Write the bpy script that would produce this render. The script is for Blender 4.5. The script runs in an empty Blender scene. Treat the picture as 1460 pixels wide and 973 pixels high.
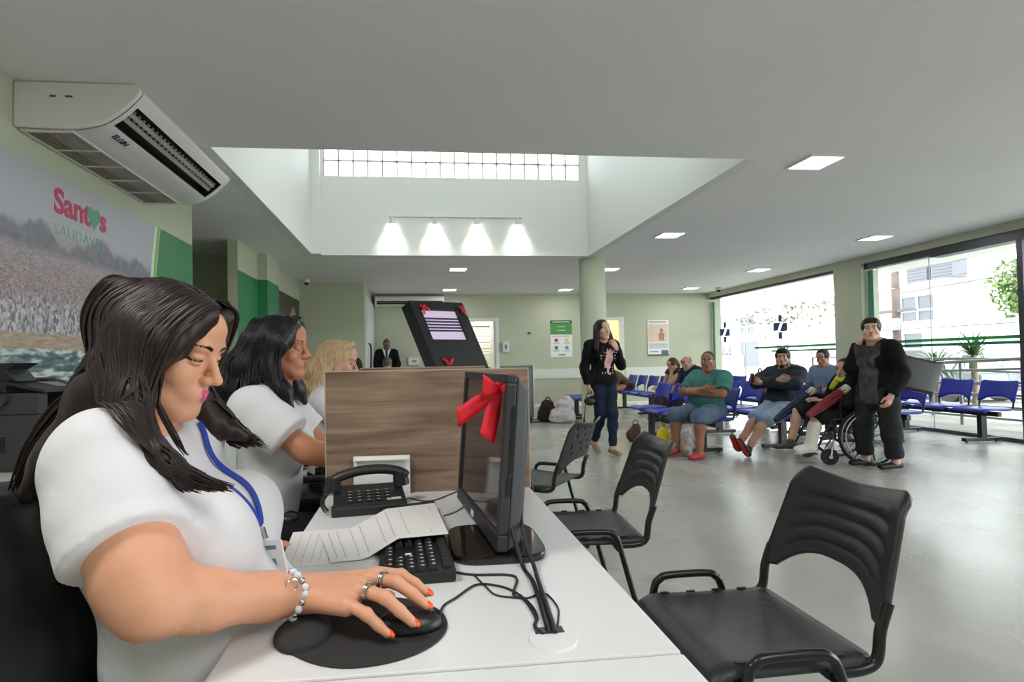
import bpy, math, random
import numpy as np
from mathutils import Matrix, Vector, Euler

# ------------------------------------------------------------------ camera, world, lights
SC = bpy.context.scene
COL = SC.collection
W_PX, H_PX = 1460, 973
F_PX, CAM_H = 770.0, 1.15
YAW, PITCH, ROLL = math.radians(5.873), math.radians(1.205), math.radians(0.986)
CX, CY = 670.4, 500.2
CEIL = 2.83


def cam_axes():
    cy, sy, cp, sp = math.cos(YAW), math.sin(YAW), math.cos(PITCH), math.sin(PITCH)
    fwd = Vector((sy * cp, cy * cp, sp))
    right = Vector((cy, -sy, 0))
    up = right.cross(fwd)
    c, s = math.cos(ROLL), math.sin(ROLL)
    return right * c - up * s, up * c + right * s, fwd


_r, _u, _f = cam_axes()
cd = bpy.data.cameras.new('camera')
cam = bpy.data.objects.new('camera', cd)
COL.objects.link(cam)
m3 = Matrix((_r, _u, -_f)).transposed()
cam.matrix_world = Matrix.Translation((0, 0, CAM_H)) @ m3.to_4x4()
cd.sensor_width = 36.0
cd.sensor_fit = 'HORIZONTAL'
cd.lens = F_PX / W_PX * 36.0
cd.shift_x = (W_PX / 2 - CX) / W_PX
cd.shift_y = (CY - H_PX / 2) / W_PX
cd.clip_start = 0.05
cd.clip_end = 300
SC.camera = cam

world = bpy.data.worlds.new('overcast_sky')
SC.world = world
world.use_nodes = True
bg = world.node_tree.nodes['Background']
bg.inputs[0].default_value = (0.93, 0.97, 1.0, 1)
bg.inputs[1].default_value = 5.2


def area(name, loc, rot, sx, sy, power, col=(1, 1, 1), spread=180):
    l = bpy.data.lights.new(name, 'AREA')
    l.shape = 'RECTANGLE'
    l.size, l.size_y = sx, sy
    l.energy = power
    l.color = col
    l.spread = math.radians(spread)
    o = bpy.data.objects.new(name, l)
    o.location = loc
    o.rotation_euler = rot
    COL.objects.link(o)
    return o


# portals guide the sky's light through the glazed front and the glass blocks; added area lights, out of view, brighten the foreground
def portal(loc, rot, sx, sy):
    o = area('window_portal', loc, rot, sx, sy, 1.0)
    o.data.cycles.is_portal = True


portal((7.68, 4.9, 1.4), (0, math.radians(90), 0), 2.6, 16.8)
portal((0.6, 8.40, 4.45), (math.radians(-90), 0, 0), 4.0, 0.85)
portal((0.6, 4.30, 4.45), (math.radians(90), 0, 0), 4.0, 0.85)  # for the added front blocks of the well
area('hall_fill', (1.6, -1.2, 2.81), (0, 0, 0), 2.0, 2.0, 42, (1, 0.98, 0.95))  # unseen fill added under the ceiling, no fixture of the hall
area('hall_fill', (-1.2, 0.6, 2.81), (0, 0, 0), 0.6, 0.6, 20, (1, 0.98, 0.95))

vs = SC.view_settings
vs.view_transform = 'Standard'
vs.look = 'None'
vs.gamma = 1.0
vs.use_curve_mapping = False
vs.exposure = 0.68
SC.cycles.use_denoising = True
SC.cycles.max_bounces = 8
SC.cycles.diffuse_bounces = 5
SC.cycles.transparent_max_bounces = 16
SC.cycles.sample_clamp_indirect = 6.0
SC.cycles.caustics_reflective = False
SC.cycles.caustics_refractive = False

# ------------------------------------------------------------------ materials
def lin(c):
    c = c / 255.0
    return c / 12.92 if c <= 0.04045 else ((c + 0.055) / 1.055) ** 2.4


def rgb(c):
    return (lin(c[0]), lin(c[1]), lin(c[2]), 1.0)


MATS = {}


def mat(name, col, rough=0.5, metal=0.0, spec=0.5, bump=0.0, bscale=60.0, var=0.0, vscale=4.0, emit=0.0, sss=0.0, coat=0.0, stretch=(1, 1, 1)):
    """principled surface with noise for colour variation and for bump"""
    if name in MATS:
        return MATS[name]
    m = bpy.data.materials.new(name)
    m.use_nodes = True
    nt = m.node_tree
    b = nt.nodes['Principled BSDF']
    b.inputs['Base Color'].default_value = rgb(col)
    b.inputs['Roughness'].default_value = rough
    b.inputs['Metallic'].default_value = metal
    b.inputs['Specular IOR Level'].default_value = spec
    if coat:
        b.inputs['Coat Weight'].default_value = coat
    if sss:
        b.inputs['Subsurface Weight'].default_value = sss
        b.inputs['Subsurface Radius'].default_value = (0.012, 0.005, 0.003)
        b.inputs['Subsurface Scale'].default_value = 0.6
    if emit:
        b.inputs['Emission Color'].default_value = rgb(col)
        b.inputs['Emission Strength'].default_value = emit
    tc = nt.nodes.new('ShaderNodeTexCoord')
    mp = nt.nodes.new('ShaderNodeMapping')
    mp.inputs['Scale'].default_value = stretch
    nt.links.new(tc.outputs['Object'], mp.inputs[0])
    if var:
        n = nt.nodes.new('ShaderNodeTexNoise')
        n.inputs['Scale'].default_value = vscale
        n.inputs['Detail'].default_value = 5
        nt.links.new(mp.outputs[0], n.inputs['Vector'])
        r = nt.nodes.new('ShaderNodeValToRGB')
        r.color_ramp.elements[0].position = 0.3
        r.color_ramp.elements[1].position = 0.7
        c = rgb(col)
        r.color_ramp.elements[0].color = (c[0] * (1 - var), c[1] * (1 - var), c[2] * (1 - var), 1)
        r.color_ramp.elements[1].color = (min(1, c[0] * (1 + var)), min(1, c[1] * (1 + var)), min(1, c[2] * (1 + var)), 1)
        nt.links.new(n.outputs['Fac'], r.inputs[0])
        nt.links.new(r.outputs[0], b.inputs['Base Color'])
    if bump:
        n = nt.nodes.new('ShaderNodeTexNoise')
        n.inputs['Scale'].default_value = bscale
        n.inputs['Detail'].default_value = 3
        nt.links.new(mp.outputs[0], n.inputs['Vector'])
        bp = nt.nodes.new('ShaderNodeBump')
        bp.inputs['Strength'].default_value = bump
        bp.inputs['Distance'].default_value = 0.01
        nt.links.new(n.outputs['Fac'], bp.inputs['Height'])
        nt.links.new(bp.outputs[0], b.inputs['Normal'])
    MATS[name] = m
    return m


# ------------------------------------------------------------------ mesh helpers
def catmull(pts, n=6, closed=False):
    p = [np.array(q, float) for q in pts]
    out = []
    N = len(p)
    rng = range(N if closed else N - 1)
    for i in rng:
        if closed:
            a, b, c, d = p[i - 1], p[i], p[(i + 1) % N], p[(i + 2) % N]
        else:
            a, b, c, d = p[max(i - 1, 0)], p[i], p[i + 1], p[min(i + 2, N - 1)]
        for k in range(n):
            t = k / n
            out.append(0.5 * (2 * b + (c - a) * t + (2 * a - 5 * b + 4 * c - d) * t * t + (3 * b - a - 3 * c + d) * t ** 3))
    if not closed:
        out.append(p[-1])
    return out


class MB:
    def __init__(self):
        self.V, self.F, self.M = [], [], []

    def add(self, V, F, m=0):
        o = len(self.V)
        self.V.extend([tuple(map(float, v)) for v in V])
        self.F.extend([tuple(int(i) + o for i in f) for f in F])
        self.M.extend([m] * len(F))
        return self

    def box(self, x0, x1, y0, y1, z0, z1, m=0):
        V = [(x, y, z) for x in (x0, x1) for y in (y0, y1) for z in (z0, z1)]
        F = [(0, 1, 3, 2), (4, 6, 7, 5), (0, 4, 5, 1), (2, 3, 7, 6), (0, 2, 6, 4), (1, 5, 7, 3)]
        return self.add(V, F, m)

    def obox(self, c, ax, ay, az, hx, hy, hz, m=0):
        c, ax, ay, az = [np.array(q, float) for q in (c, ax, ay, az)]
        V = [c + ax * hx * i + ay * hy * j + az * hz * k for i in (-1, 1) for j in (-1, 1) for k in (-1, 1)]
        F = [(0, 1, 3, 2), (4, 6, 7, 5), (0, 4, 5, 1), (2, 3, 7, 6), (0, 2, 6, 4), (1, 5, 7, 3)]
        return self.add(V, F, m)

    def prism(self, poly, ext, m=0):
        p = [np.array(q, float) for q in poly]
        e = np.array(ext, float)
        n = len(p)
        V = p + [q + e for q in p]
        F = [tuple(range(n))[::-1], tuple(range(n, 2 * n))]
        F += [(i, (i + 1) % n, n + (i + 1) % n, n + i) for i in range(n)]
        return self.add(V, F, m)

    def tube(self, path, r, n=8, m=0, cap=True, closed=False, flat=None):
        P = [np.array(q, float) for q in path]
        N = len(P)
        R = r if hasattr(r, '__len__') else [r] * N
        V, F = [], []
        ref = None
        for i in range(N):
            if closed:
                t = P[(i + 1) % N] - P[i - 1]
            else:
                t = P[min(i + 1, N - 1)] - P[max(i - 1, 0)]
            t = t / (np.linalg.norm(t) + 1e-12)
            if ref is None:
                a = np.array((0, 0, 1.0)) if abs(t[2]) < 0.9 else np.array((1.0, 0, 0))
                ref = a - t * (a @ t)
            else:
                ref = ref - t * (ref @ t)
            ref = ref / (np.linalg.norm(ref) + 1e-12)
            b = np.cross(t, ref)
            fl = flat if flat else 1.0
            for k in range(n):
                an = 2 * math.pi * k / n
                V.append(P[i] + R[i] * (math.cos(an) * ref * fl + math.sin(an) * b))
        for i in range(N if closed else N - 1):
            j = (i + 1) % N
            for k in range(n):
                k2 = (k + 1) % n
                F.append((i * n + k, i * n + k2, j * n + k2, j * n + k))
        if cap and not closed:
            F.append(tuple(range(n))[::-1])
            F.append(tuple((N - 1) * n + k for k in range(n)))
        return self.add(V, F, m)

    def cyl(self, p0, p1, r0, r1=None, n=20, m=0, cap=True):
        return self.tube([p0, p1], [r0, r0 if r1 is None else r1], n, m, cap)

    def lathe(self, prof, n=24, m=0, c=(0, 0, 0)):
        V = [(c[0] + r * math.cos(2 * math.pi * k / n), c[1] + r * math.sin(2 * math.pi * k / n), c[2] + z) for r, z in prof for k in range(n)]
        F = [(i * n + k, i * n + (k + 1) % n, (i + 1) * n + (k + 1) % n, (i + 1) * n + k) for i in range(len(prof) - 1) for k in range(n)]
        F += [tuple(range(n))[::-1], tuple((len(prof) - 1) * n + k for k in range(n))]
        return self.add(V, F, m)

    def ball(self, c, r, n=12, m=0):
        r = r if hasattr(r, '__len__') else (r, r, r)
        prof = [(math.sin(math.pi * i / n), -math.cos(math.pi * i / n)) for i in range(n + 1)]
        V = [(c[0] + r[0] * a * math.cos(2 * math.pi * k / (2 * n)), c[1] + r[1] * a * math.sin(2 * math.pi * k / (2 * n)), c[2] + r[2] * z) for a, z in prof for k in range(2 * n)]
        N = 2 * n
        F = [(i * N + k, i * N + (k + 1) % N, (i + 1) * N + (k + 1) % N, (i + 1) * N + k) for i in range(n) for k in range(N)]
        return self.add(V, F, m)

    def sheet(self, fn, nu, nv, m=0, skip=None):
        V = [fn(i / nu, j / nv) for i in range(nu + 1) for j in range(nv + 1)]
        F = [(i * (nv + 1) + j, (i + 1) * (nv + 1) + j, (i + 1) * (nv + 1) + j + 1, i * (nv + 1) + j + 1)
             for i in range(nu) for j in range(nv) if not (skip and skip(i, j))]
        return self.add(V, F, m)

    def build(self, name, mats, parent=None, loc=None, rot=None, smooth=None, bevel=0, seg=2, solid=0, sub=0, offset=(0, 0, 0)):
        me = bpy.data.meshes.new(name)
        V = self.V
        if any(offset):
            V = [(v[0] - offset[0], v[1] - offset[1], v[2] - offset[2]) for v in V]
        me.from_pydata(V, [], self.F)
        for q in (mats if isinstance(mats, (list, tuple)) else [mats]):
            me.materials.append(q)
        me.polygons.foreach_set('material_index', self.M)
        if smooth is not None:
            me.polygons.foreach_set('use_smooth', [True] * len(self.F))
            if smooth < 180:
                me.set_sharp_from_angle(angle=math.radians(smooth))
        me.validate()
        me.update()
        o = bpy.data.objects.new(name, me)
        COL.objects.link(o)
        if parent:
            o.parent = parent
        if loc:
            o.location = loc
        if rot:
            o.rotation_euler = rot
        if solid:
            md = o.modifiers.new('solid', 'SOLIDIFY')
            md.thickness = solid
            md.offset = 0
        if bevel:
            md = o.modifiers.new('bevel', 'BEVEL')
            md.width = bevel
            md.segments = seg
            md.limit_method = 'ANGLE'
            md.angle_limit = math.radians(40)
        if sub:
            md = o.modifiers.new('sub', 'SUBSURF')
            md.levels = md.render_levels = sub
        return o


def tag(o, label=None, cat=None, group=None, kind=None):
    if label:
        o['label'] = label
    if cat:
        o['category'] = cat
    if group:
        o['group'] = group
    if kind:
        o['kind'] = kind
    return o


def empty(name, loc=(0, 0, 0), rz=0.0, label=None, cat=None, group=None):
    o = bpy.data.objects.new(name, None)
    o.empty_display_size = 0.1
    o.location = loc
    o.rotation_euler = (0, 0, rz)
    COL.objects.link(o)
    return tag(o, label, cat, group)


def dup(o, parent=None):
    c = o.copy()
    COL.objects.link(c)
    if parent:
        c.parent = parent
    for ch in list(o.children):
        dup(ch, c)
    return c


def struct(name, mb, m, **k):
    return tag(mb.build(name, m, **k), kind='structure')


def text(name, s, size, M, m, parent=None, extrude=0.0008, bold=0.0, spacing=1.0, align='LEFT'):
    """lettering as a mesh; M places the text's x (reading direction) and y (up) axes"""
    c = bpy.data.curves.new(name, 'FONT')
    c.body = s
    c.size = size
    c.extrude = extrude
    c.offset = bold
    c.space_character = spacing
    c.align_x = align
    c.resolution_u = 4
    t = bpy.data.objects.new(name + '_tmp', c)
    COL.objects.link(t)
    bpy.context.view_layer.update()
    me = bpy.data.meshes.new_from_object(t.evaluated_get(bpy.context.evaluated_depsgraph_get()))
    bpy.data.objects.remove(t)
    me.transform(M)
    me.materials.clear()
    me.materials.append(m)
    o = bpy.data.objects.new(name, me)
    COL.objects.link(o)
    if parent:
        o.parent = parent
    return o


def frame(o, x, y):
    """matrix with origin o, x axis x and y axis y"""
    x, y = Vector(x).normalized(), Vector(y).normalized()
    z = x.cross(y)
    M = Matrix((x, y, z)).transposed().to_4x4()
    M.translation = Vector(o)
    return M


# ------------------------------------------------------------------ smooth-blended bodies (distance field -> one continuous surface)
def nrm(v):
    v = np.array(v, float)
    return v / (np.linalg.norm(v) + 1e-12)


class Field:
    def __init__(self, lo, hi, res):
        self.res = res
        self.lo = np.array(lo, float)
        n = np.ceil((np.array(hi, float) - self.lo) / res).astype(int) + 1
        self.n = n
        self.val = np.full(n, 9.0, np.float32)
        self.tag = np.zeros(n, np.int8)
        self.ax = [self.lo[i] + res * np.arange(n[i]) for i in range(3)]

    def _sl(self, lo, hi):
        s = []
        for i in range(3):
            a = max(0, int((lo[i] - self.lo[i]) / self.res))
            b = min(self.n[i], int((hi[i] - self.lo[i]) / self.res) + 2)
            if b <= a:
                return None
            s.append(slice(a, b))
        return tuple(s)

    def _grid(self, s):
        return np.meshgrid(self.ax[0][s[0]], self.ax[1][s[1]], self.ax[2][s[2]], indexing='ij', sparse=True)

    def _put(self, s, d, k, tg, sub):
        v = self.val[s]
        d = d.astype(np.float32)
        if sub:
            d = -d
            h = np.maximum(k - np.abs(v - d), 0) / k if k > 0 else 0
            nv = np.maximum(v, d) + (h * h * k * 0.25 if k > 0 else 0)
            self.val[s] = nv
            return
        t = self.tag[s]
        t[d < v] = tg
        if k > 0:
            h = np.maximum(k - np.abs(v - d), 0) / k
            self.val[s] = np.minimum(v, d) - h * h * k * 0.25
        else:
            self.val[s] = np.minimum(v, d)

    def cone(self, a, b, ra, rb=None, k=0.03, tg=0, sub=False, flat=None, squash=None):
        """tapered capsule; flat=(0/1) cuts the b end square; squash=(axis, factor) flattens the section along axis"""
        rb = ra if rb is None else rb
        a, b = np.array(a, float), np.array(b, float)
        mg = max(ra, rb) + k + 3 * self.res
        s = self._sl(np.minimum(a, b) - mg, np.maximum(a, b) + mg)
        if s is None:
            return self
        X, Y, Z = self._grid(s)
        ab = b - a
        L2 = ab @ ab + 1e-12
        px, py, pz = X - a[0], Y - a[1], Z - a[2]
        t0 = (px * ab[0] + py * ab[1] + pz * ab[2]) / L2
        t = np.clip(t0, 0, 1)
        qx, qy, qz = px - t * ab[0], py - t * ab[1], pz - t * ab[2]
        d2 = qx * qx + qy * qy + qz * qz
        if squash is not None:
            w = nrm(squash[0])
            pr = qx * w[0] + qy * w[1] + qz * w[2]
            d2 = d2 + pr * pr * (1.0 / squash[1] ** 2 - 1.0)
        d = np.sqrt(d2) - (ra + t * (rb - ra))
        if flat:
            d = np.maximum(d, (t0 - 1.0) * math.sqrt(L2))
        self._put(s, d, k, tg, sub)
        return self

    def ell(self, c, r, R=None, k=0.03, tg=0, sub=False):
        c = np.array(c, float)
        r = np.array(r if hasattr(r, '__len__') else (r, r, r), float)
        mg = max(r) + k + 3 * self.res
        s = self._sl(c - mg, c + mg)
        if s is None:
            return self
        X, Y, Z = self._grid(s)
        p = [X - c[0], Y - c[1], Z - c[2]]
        if R is not None:
            R = np.array(R, float)
            p = [p[0] * R[i][0] + p[1] * R[i][1] + p[2] * R[i][2] for i in range(3)]
        k0 = np.sqrt(sum((p[i] / r[i]) ** 2 for i in range(3)))
        k1 = np.sqrt(sum((p[i] / r[i] ** 2) ** 2 for i in range(3))) + 1e-9
        d = k0 * (k0 - 1.0) / k1
        self._put(s, d, k, tg, sub)
        return self

    def chain(self, pts, rs, k=0.02, tg=0):
        for i in range(len(pts) - 1):
            self.cone(pts[i], pts[i + 1], rs[i], rs[i + 1], k, tg)
        return self

    def half(self, p, n, k=0.0):
        """keep the side opposite to n"""
        n = nrm(n)
        X, Y, Z = np.meshgrid(*self.ax, indexing='ij', sparse=True)
        d = (X - p[0]) * n[0] + (Y - p[1]) * n[1] + (Z - p[2]) * n[2]
        self.val = np.maximum(self.val, d.astype(np.float32))
        return self

    def ripple(self, amp, freq, seed=0, stretch=(1, 1, 1)):
        X, Y, Z = np.meshgrid(*self.ax, indexing='ij', sparse=True)
        X, Y, Z = X * freq * stretch[0], Y * freq * stretch[1], Z * freq * stretch[2]
        a = np.sin(X * 1.3 + 2.1 * np.sin(Z * 0.9 + seed) + seed) * np.sin(Y * 1.1 + 1.7 * np.sin(X * 0.8 + 2 * seed))
        b = np.sin(Z * 1.7 + 1.9 * np.sin(Y * 0.7 + X * 0.6 + seed))
        near = np.abs(self.val) < 0.1
        self.val = np.where(near, self.val + amp * (a * 0.5 + b * 0.5).astype(np.float32), self.val)
        return self

    def mesh(self):
        v = self.val
        res, lo = self.res, self.lo
        sg = v < 0
        n = np.array(v.shape) - 1
        cnt = np.zeros(n, np.int8)
        cs = [(i, j, k) for i in (0, 1) for j in (0, 1) for k in (0, 1)]
        sl = lambda A, c: A[c[0]:c[0] + n[0], c[1]:c[1] + n[1], c[2]:c[2] + n[2]]
        for c in cs:
            cnt += sl(sg, c)
        act = (cnt > 0) & (cnt < 8)
        ci = np.argwhere(act)
        idx = np.full(n, -1, np.int64)
        idx[act] = np.arange(len(ci))
        vals = {c: sl(v, c)[act] for c in cs}
        acc = np.zeros((len(ci), 3))
        num = np.zeros(len(ci))
        for c in cs:
            for ax in range(3):
                if c[ax]:
                    continue
                d = list(c)
                d[ax] = 1
                d = tuple(d)
                a, b = vals[c], vals[d]
                mk = (a < 0) != (b < 0)
                t = np.where(mk, a / np.where(mk, a - b, 1), 0)
                p = np.tile(np.array(c, float), (len(ci), 1))
                p[:, ax] = t
                acc += p * mk[:, None]
                num += mk
        V = lo + res * (ci + acc / num[:, None])
        F = []
        for ax in range(3):
            o = [k for k in range(3) if k != ax]
            e = np.diff(sg.astype(np.int8), axis=ax)
            rng = [slice(None)] * 3
            rng[o[0]] = slice(1, -1)
            rng[o[1]] = slice(1, -1)
            e = e[tuple(rng)]
            q = np.argwhere(e != 0)
            sgn = e[e != 0]
            q[:, o[0]] += 1
            q[:, o[1]] += 1

            def cell(da, db):
                g = q.copy()
                g[:, o[0]] += da
                g[:, o[1]] += db
                return idx[g[:, 0], g[:, 1], g[:, 2]]
            quad = np.stack([cell(-1, -1), cell(0, -1), cell(0, 0), cell(-1, 0)], 1)
            flip = (sgn > 0) if ax != 1 else (sgn < 0)
            quad[flip] = quad[flip][:, ::-1]
            F.append(quad)
        F = np.concatenate(F)
        F = F[(F >= 0).all(1)]
        tg = self.tag[ci[:, 0], ci[:, 1], ci[:, 2]]
        return V, F, tg[F[:, 0]]


def fields(name, flds, mats, parent=None, off=(0, 0, 0), paint=None, relax=1, extra=None):
    """one mesh object out of one or more fields (and an optional MB)"""
    Vs, Fs, Ts = [], [], []
    o = 0
    for f in flds:
        V, F, T = f.mesh() if isinstance(f, Field) else f
        if relax and len(F):
            for _ in range(relax):
                s = np.zeros_like(V)
                c = np.zeros(len(V))
                for a in range(4):
                    np.add.at(s, F[:, a], V[F[:, (a + 1) % 4]] + V[F[:, a - 1]])
                    np.add.at(c, F[:, a], 2)
                V = 0.5 * V + 0.5 * s / np.maximum(c, 1)[:, None]
        if paint:
            cen = V[F].mean(1)
            T = paint(cen, T)
        Vs.append(V - np.array(off))
        Fs.append(F + o)
        Ts.append(T)
        o += len(V)
    V, F, T = np.concatenate(Vs), np.concatenate(Fs), np.concatenate(Ts)
    V, F, T = V.tolist(), F.tolist(), T.tolist()
    if extra:
        n = len(V)
        V += [(v[0] - off[0], v[1] - off[1], v[2] - off[2]) for v in extra.V]
        F += [tuple(i + n for i in f) for f in extra.F]
        T += extra.M
    me = bpy.data.meshes.new(name)
    me.from_pydata(V, [], F)
    for q in (mats if isinstance(mats, (list, tuple)) else [mats]):
        me.materials.append(q)
    me.polygons.foreach_set('material_index', [int(t) for t in T])
    me.polygons.foreach_set('use_smooth', [True] * len(F))
    me.update()
    ob = bpy.data.objects.new(name, me)
    COL.objects.link(ob)
    if parent:
        ob.parent = parent
    else:
        ob.location = off
    return ob
# ------------------------------------------------------------------ the setting
WL, WR, YB, YF = -2.29, 7.6, 13.3, -3.6
M_wall = mat('wall_paint', (186, 191, 168), 0.6, bump=0.04, bscale=90)
M_white = mat('white_paint', (226, 226, 222), 0.6, bump=0.03, bscale=90)
M_ceil = mat('ceiling_paint', (236, 236, 236), 0.75, var=0.02, vscale=1.2)
M_alu = mat('grey_aluminium', (112, 112, 116), 0.4, 0.6)
M_dark = mat('dark_aluminium', (78, 78, 84), 0.4, 0.5)
M_frame = mat('white_frame', (225, 226, 224), 0.4)
M_black = mat('black_plastic', (22, 22, 24), 0.35)


def floor_material():
    m = bpy.data.materials.new('polished_floor')
    m.use_nodes = True
    nt = m.node_tree
    b = nt.nodes['Principled BSDF']
    tc = nt.nodes.new('ShaderNodeTexCoord')
    n1 = nt.nodes.new('ShaderNodeTexNoise')
    n1.inputs['Scale'].default_value = 1.3
    n1.inputs['Detail'].default_value = 3
    n1.inputs['Distortion'].default_value = 0.2
    nt.links.new(tc.outputs['Object'], n1.inputs['Vector'])
    r = nt.nodes.new('ShaderNodeValToRGB')
    r.color_ramp.elements[0].color = rgb((164, 163, 158))
    r.color_ramp.elements[0].position = 0.3
    r.color_ramp.elements[1].color = rgb((182, 181, 176))
    r.color_ramp.elements[1].position = 0.72
    nt.links.new(n1.outputs['Fac'], r.inputs[0])
    nt.links.new(r.outputs[0], b.inputs['Base Color'])
    r2 = nt.nodes.new('ShaderNodeMapRange')
    r2.inputs['To Min'].default_value = 0.2
    r2.inputs['To Max'].default_value = 0.34
    nt.links.new(n1.outputs['Fac'], r2.inputs['Value'])
    nt.links.new(r2.outputs[0], b.inputs['Roughness'])
    b.inputs['Specular IOR Level'].default_value = 0.6
    n2 = nt.nodes.new('ShaderNodeTexNoise')
    n2.inputs['Scale'].default_value = 5
    nt.links.new(tc.outputs['Object'], n2.inputs['Vector'])
    bp = nt.nodes.new('ShaderNodeBump')
    bp.inputs['Strength'].default_value = 0.05
    bp.inputs['Distance'].default_value = 0.02
    nt.links.new(n2.outputs['Fac'], bp.inputs['Height'])
    nt.links.new(bp.outputs[0], b.inputs['Normal'])
    return m


def glass_material(name, tint, alpha, rough=0.0):
    """clear pane: mostly straight-through transparency with a faint reflection"""
    m = bpy.data.materials.new(name)
    m.use_nodes = True
    nt = m.node_tree
    nt.nodes.clear()
    out = nt.nodes.new('ShaderNodeOutputMaterial')
    tr = nt.nodes.new('ShaderNodeBsdfTransparent')
    tr.inputs[0].default_value = tint
    gl = nt.nodes.new('ShaderNodeBsdfGlossy')
    gl.inputs['Roughness'].default_value = 0.02 + rough
    lw = nt.nodes.new('ShaderNodeLayerWeight')
    lw.inputs[0].default_value = 0.5
    pw = nt.nodes.new('ShaderNodeMath')
    pw.operation = 'POWER'
    pw.inputs[1].default_value = 5.0
    nt.links.new(lw.outputs['Facing'], pw.inputs[0])
    fr = nt.nodes.new('ShaderNodeMapRange')
    fr.inputs['To Min'].default_value = 0.04
    fr.inputs['To Max'].default_value = 0.5
    nt.links.new(pw.outputs[0], fr.inputs['Value'])
    mx = nt.nodes.new('ShaderNodeMixShader')
    nt.links.new(fr.outputs[0], mx.inputs[0])
    nt.links.new(tr.outputs[0], mx.inputs[1])
    nt.links.new(gl.outputs[0], mx.inputs[2])
    last = mx
    if alpha:
        df = nt.nodes.new('ShaderNodeBsdfTranslucent')
        df.inputs[0].default_value = (0.9, 0.95, 0.93, 1)
        m2 = nt.nodes.new('ShaderNodeMixShader')
        m2.inputs[0].default_value = alpha
        nt.links.new(mx.outputs[0], m2.inputs[1])
        nt.links.new(df.outputs[0], m2.inputs[2])
        last = m2
    nt.links.new(last.outputs[0], out.inputs[0])
    return m


M_floor = floor_material()
M_glass = glass_material('clear_glass', (0.97, 0.99, 0.98, 1), 0)
M_block = glass_material('glass_block', (0.96, 0.98, 0.97, 1), 0.35)

struct('floor', MB().box(-5.5, 7.95, YF, 14.0, -0.12, 0.0), M_floor)
# ceiling slab with the opening of the light well
wx0, wx1, wy0, wy1 = -1.53, 2.81, 4.28, 8.45
struct('ceiling', MB().box(-5.5, wx0 - 0.12, YF, 14, CEIL, 3.0).box(wx1 + 0.12, 8.0, YF, 14, CEIL, 3.0)
       .box(wx0 - 0.12, wx1 + 0.12, YF, wy0, CEIL, 3.0).box(wx0 - 0.12, wx1 + 0.12, wy1 + 0.12, 14, CEIL, 3.0), M_ceil)
# light well: side walls, back wall below and above the glass blocks, lid
WT = 5.0
struct('wall_well_left', MB().box(wx0 - 0.12, wx0, wy0, wy1 + 0.12, CEIL, WT).box(wx0, wx0 + 0.13, wy1 - 0.12, wy1, CEIL, WT), M_white)
struct('wall_well_right', MB().box(wx1, wx1 + 0.12, wy0, wy1 + 0.12, CEIL, WT), M_white)
gb0, gb1, gx0, gx1 = 4.06, 4.82, -1.36, 2.70
struct('wall_well_front', MB().box(wx0 - 0.12, wx1 + 0.12, wy0 - 0.12, wy0, 3.0, gb0).box(wx0 - 0.12, wx1 + 0.12, wy0 - 0.12, wy0, gb1, WT)
       .box(wx0 - 0.12, gx0, wy0 - 0.12, wy0, gb0, gb1).box(gx1, wx1 + 0.12, wy0 - 0.12, wy0, gb0, gb1), M_white)  # unseen opening, added so daylight reaches the well's back wall
struct('wall_well_back', MB().box(wx0, wx1, wy1, wy1 + 0.12, CEIL, gb0).box(wx0, wx1, wy1, wy1 + 0.12, gb1, WT)
       .box(wx0, gx0, wy1, wy1 + 0.12, gb0, gb1).box(gx1, wx1, wy1, wy1 + 0.12, gb0, gb1), M_white)
struct('ceiling_well', MB().box(wx0 - 0.12, wx1 + 0.12, wy0 - 0.12, wy1 + 0.12, WT, WT + 0.1), M_ceil)
gbw = tag(empty('window_glass_blocks', (0, wy1 + 0.06, gb0)), kind='structure')
NX = 18
pitch = (gx1 - gx0) / NX
mb, mj = MB(), MB()
for i in range(NX):
    for j in range(3):
        x, z = gx0 + pitch * i, 0.253 * j
        mb.box(x + 0.008, x + pitch - 0.008, -0.035, 0.035, z + 0.008, z + 0.245)
for i in range(NX + 1):
    x = gx0 + pitch * i
    mj.box(x - 0.008, x + 0.008, -0.045, 0.045, 0, 0.76)
for j in range(4):
    mj.box(gx0, gx1, -0.045, 0.045, 0.253 * j - 0.008, 0.253 * j + 0.008)
blk = mb.build('glass_pane', M_block, gbw, bevel=0.012)
blk_added = blk.copy()
COL.objects.link(blk_added)
blk_added.location = (0, wy0 - wy1 - 0.12, 0)  # second set of blocks out of view, added to brighten the well
tag(mj.build('mortar_grid', mat('mortar', (150, 150, 148), 0.8), gbw), kind='structure')

# left side: mural wall, recess, stepped wall with pilaster, short wall, inner corner
struct('wall_left', MB().box(-2.5, WL, YF, 5.87, 0, CEIL), M_wall)
struct('wall_passage', MB().box(-5.5, -2.45, 8.43, 8.55, 0, CEIL).box(-5.5, -2.5, 5.75, 5.87, 0, CEIL).box(-5.5, -5.4, 5.8, 8.5, 0, CEIL), M_wall)
struct('wall_left_rear', MB().box(-2.45, -2.32, 7.42, 11.4, 0, CEIL).box(-2.33, -2.18, 8.33, 9.0, 0, CEIL), M_wall)
struct('wall_rear_left', MB().box(-2.45, -1.02, 11.27, 11.4, 0, CEIL), M_wall)
struct('wall_inner_corner', MB().box(-1.14, -1.02, 11.4, 13.3, 0, CEIL), M_wall)
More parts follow.
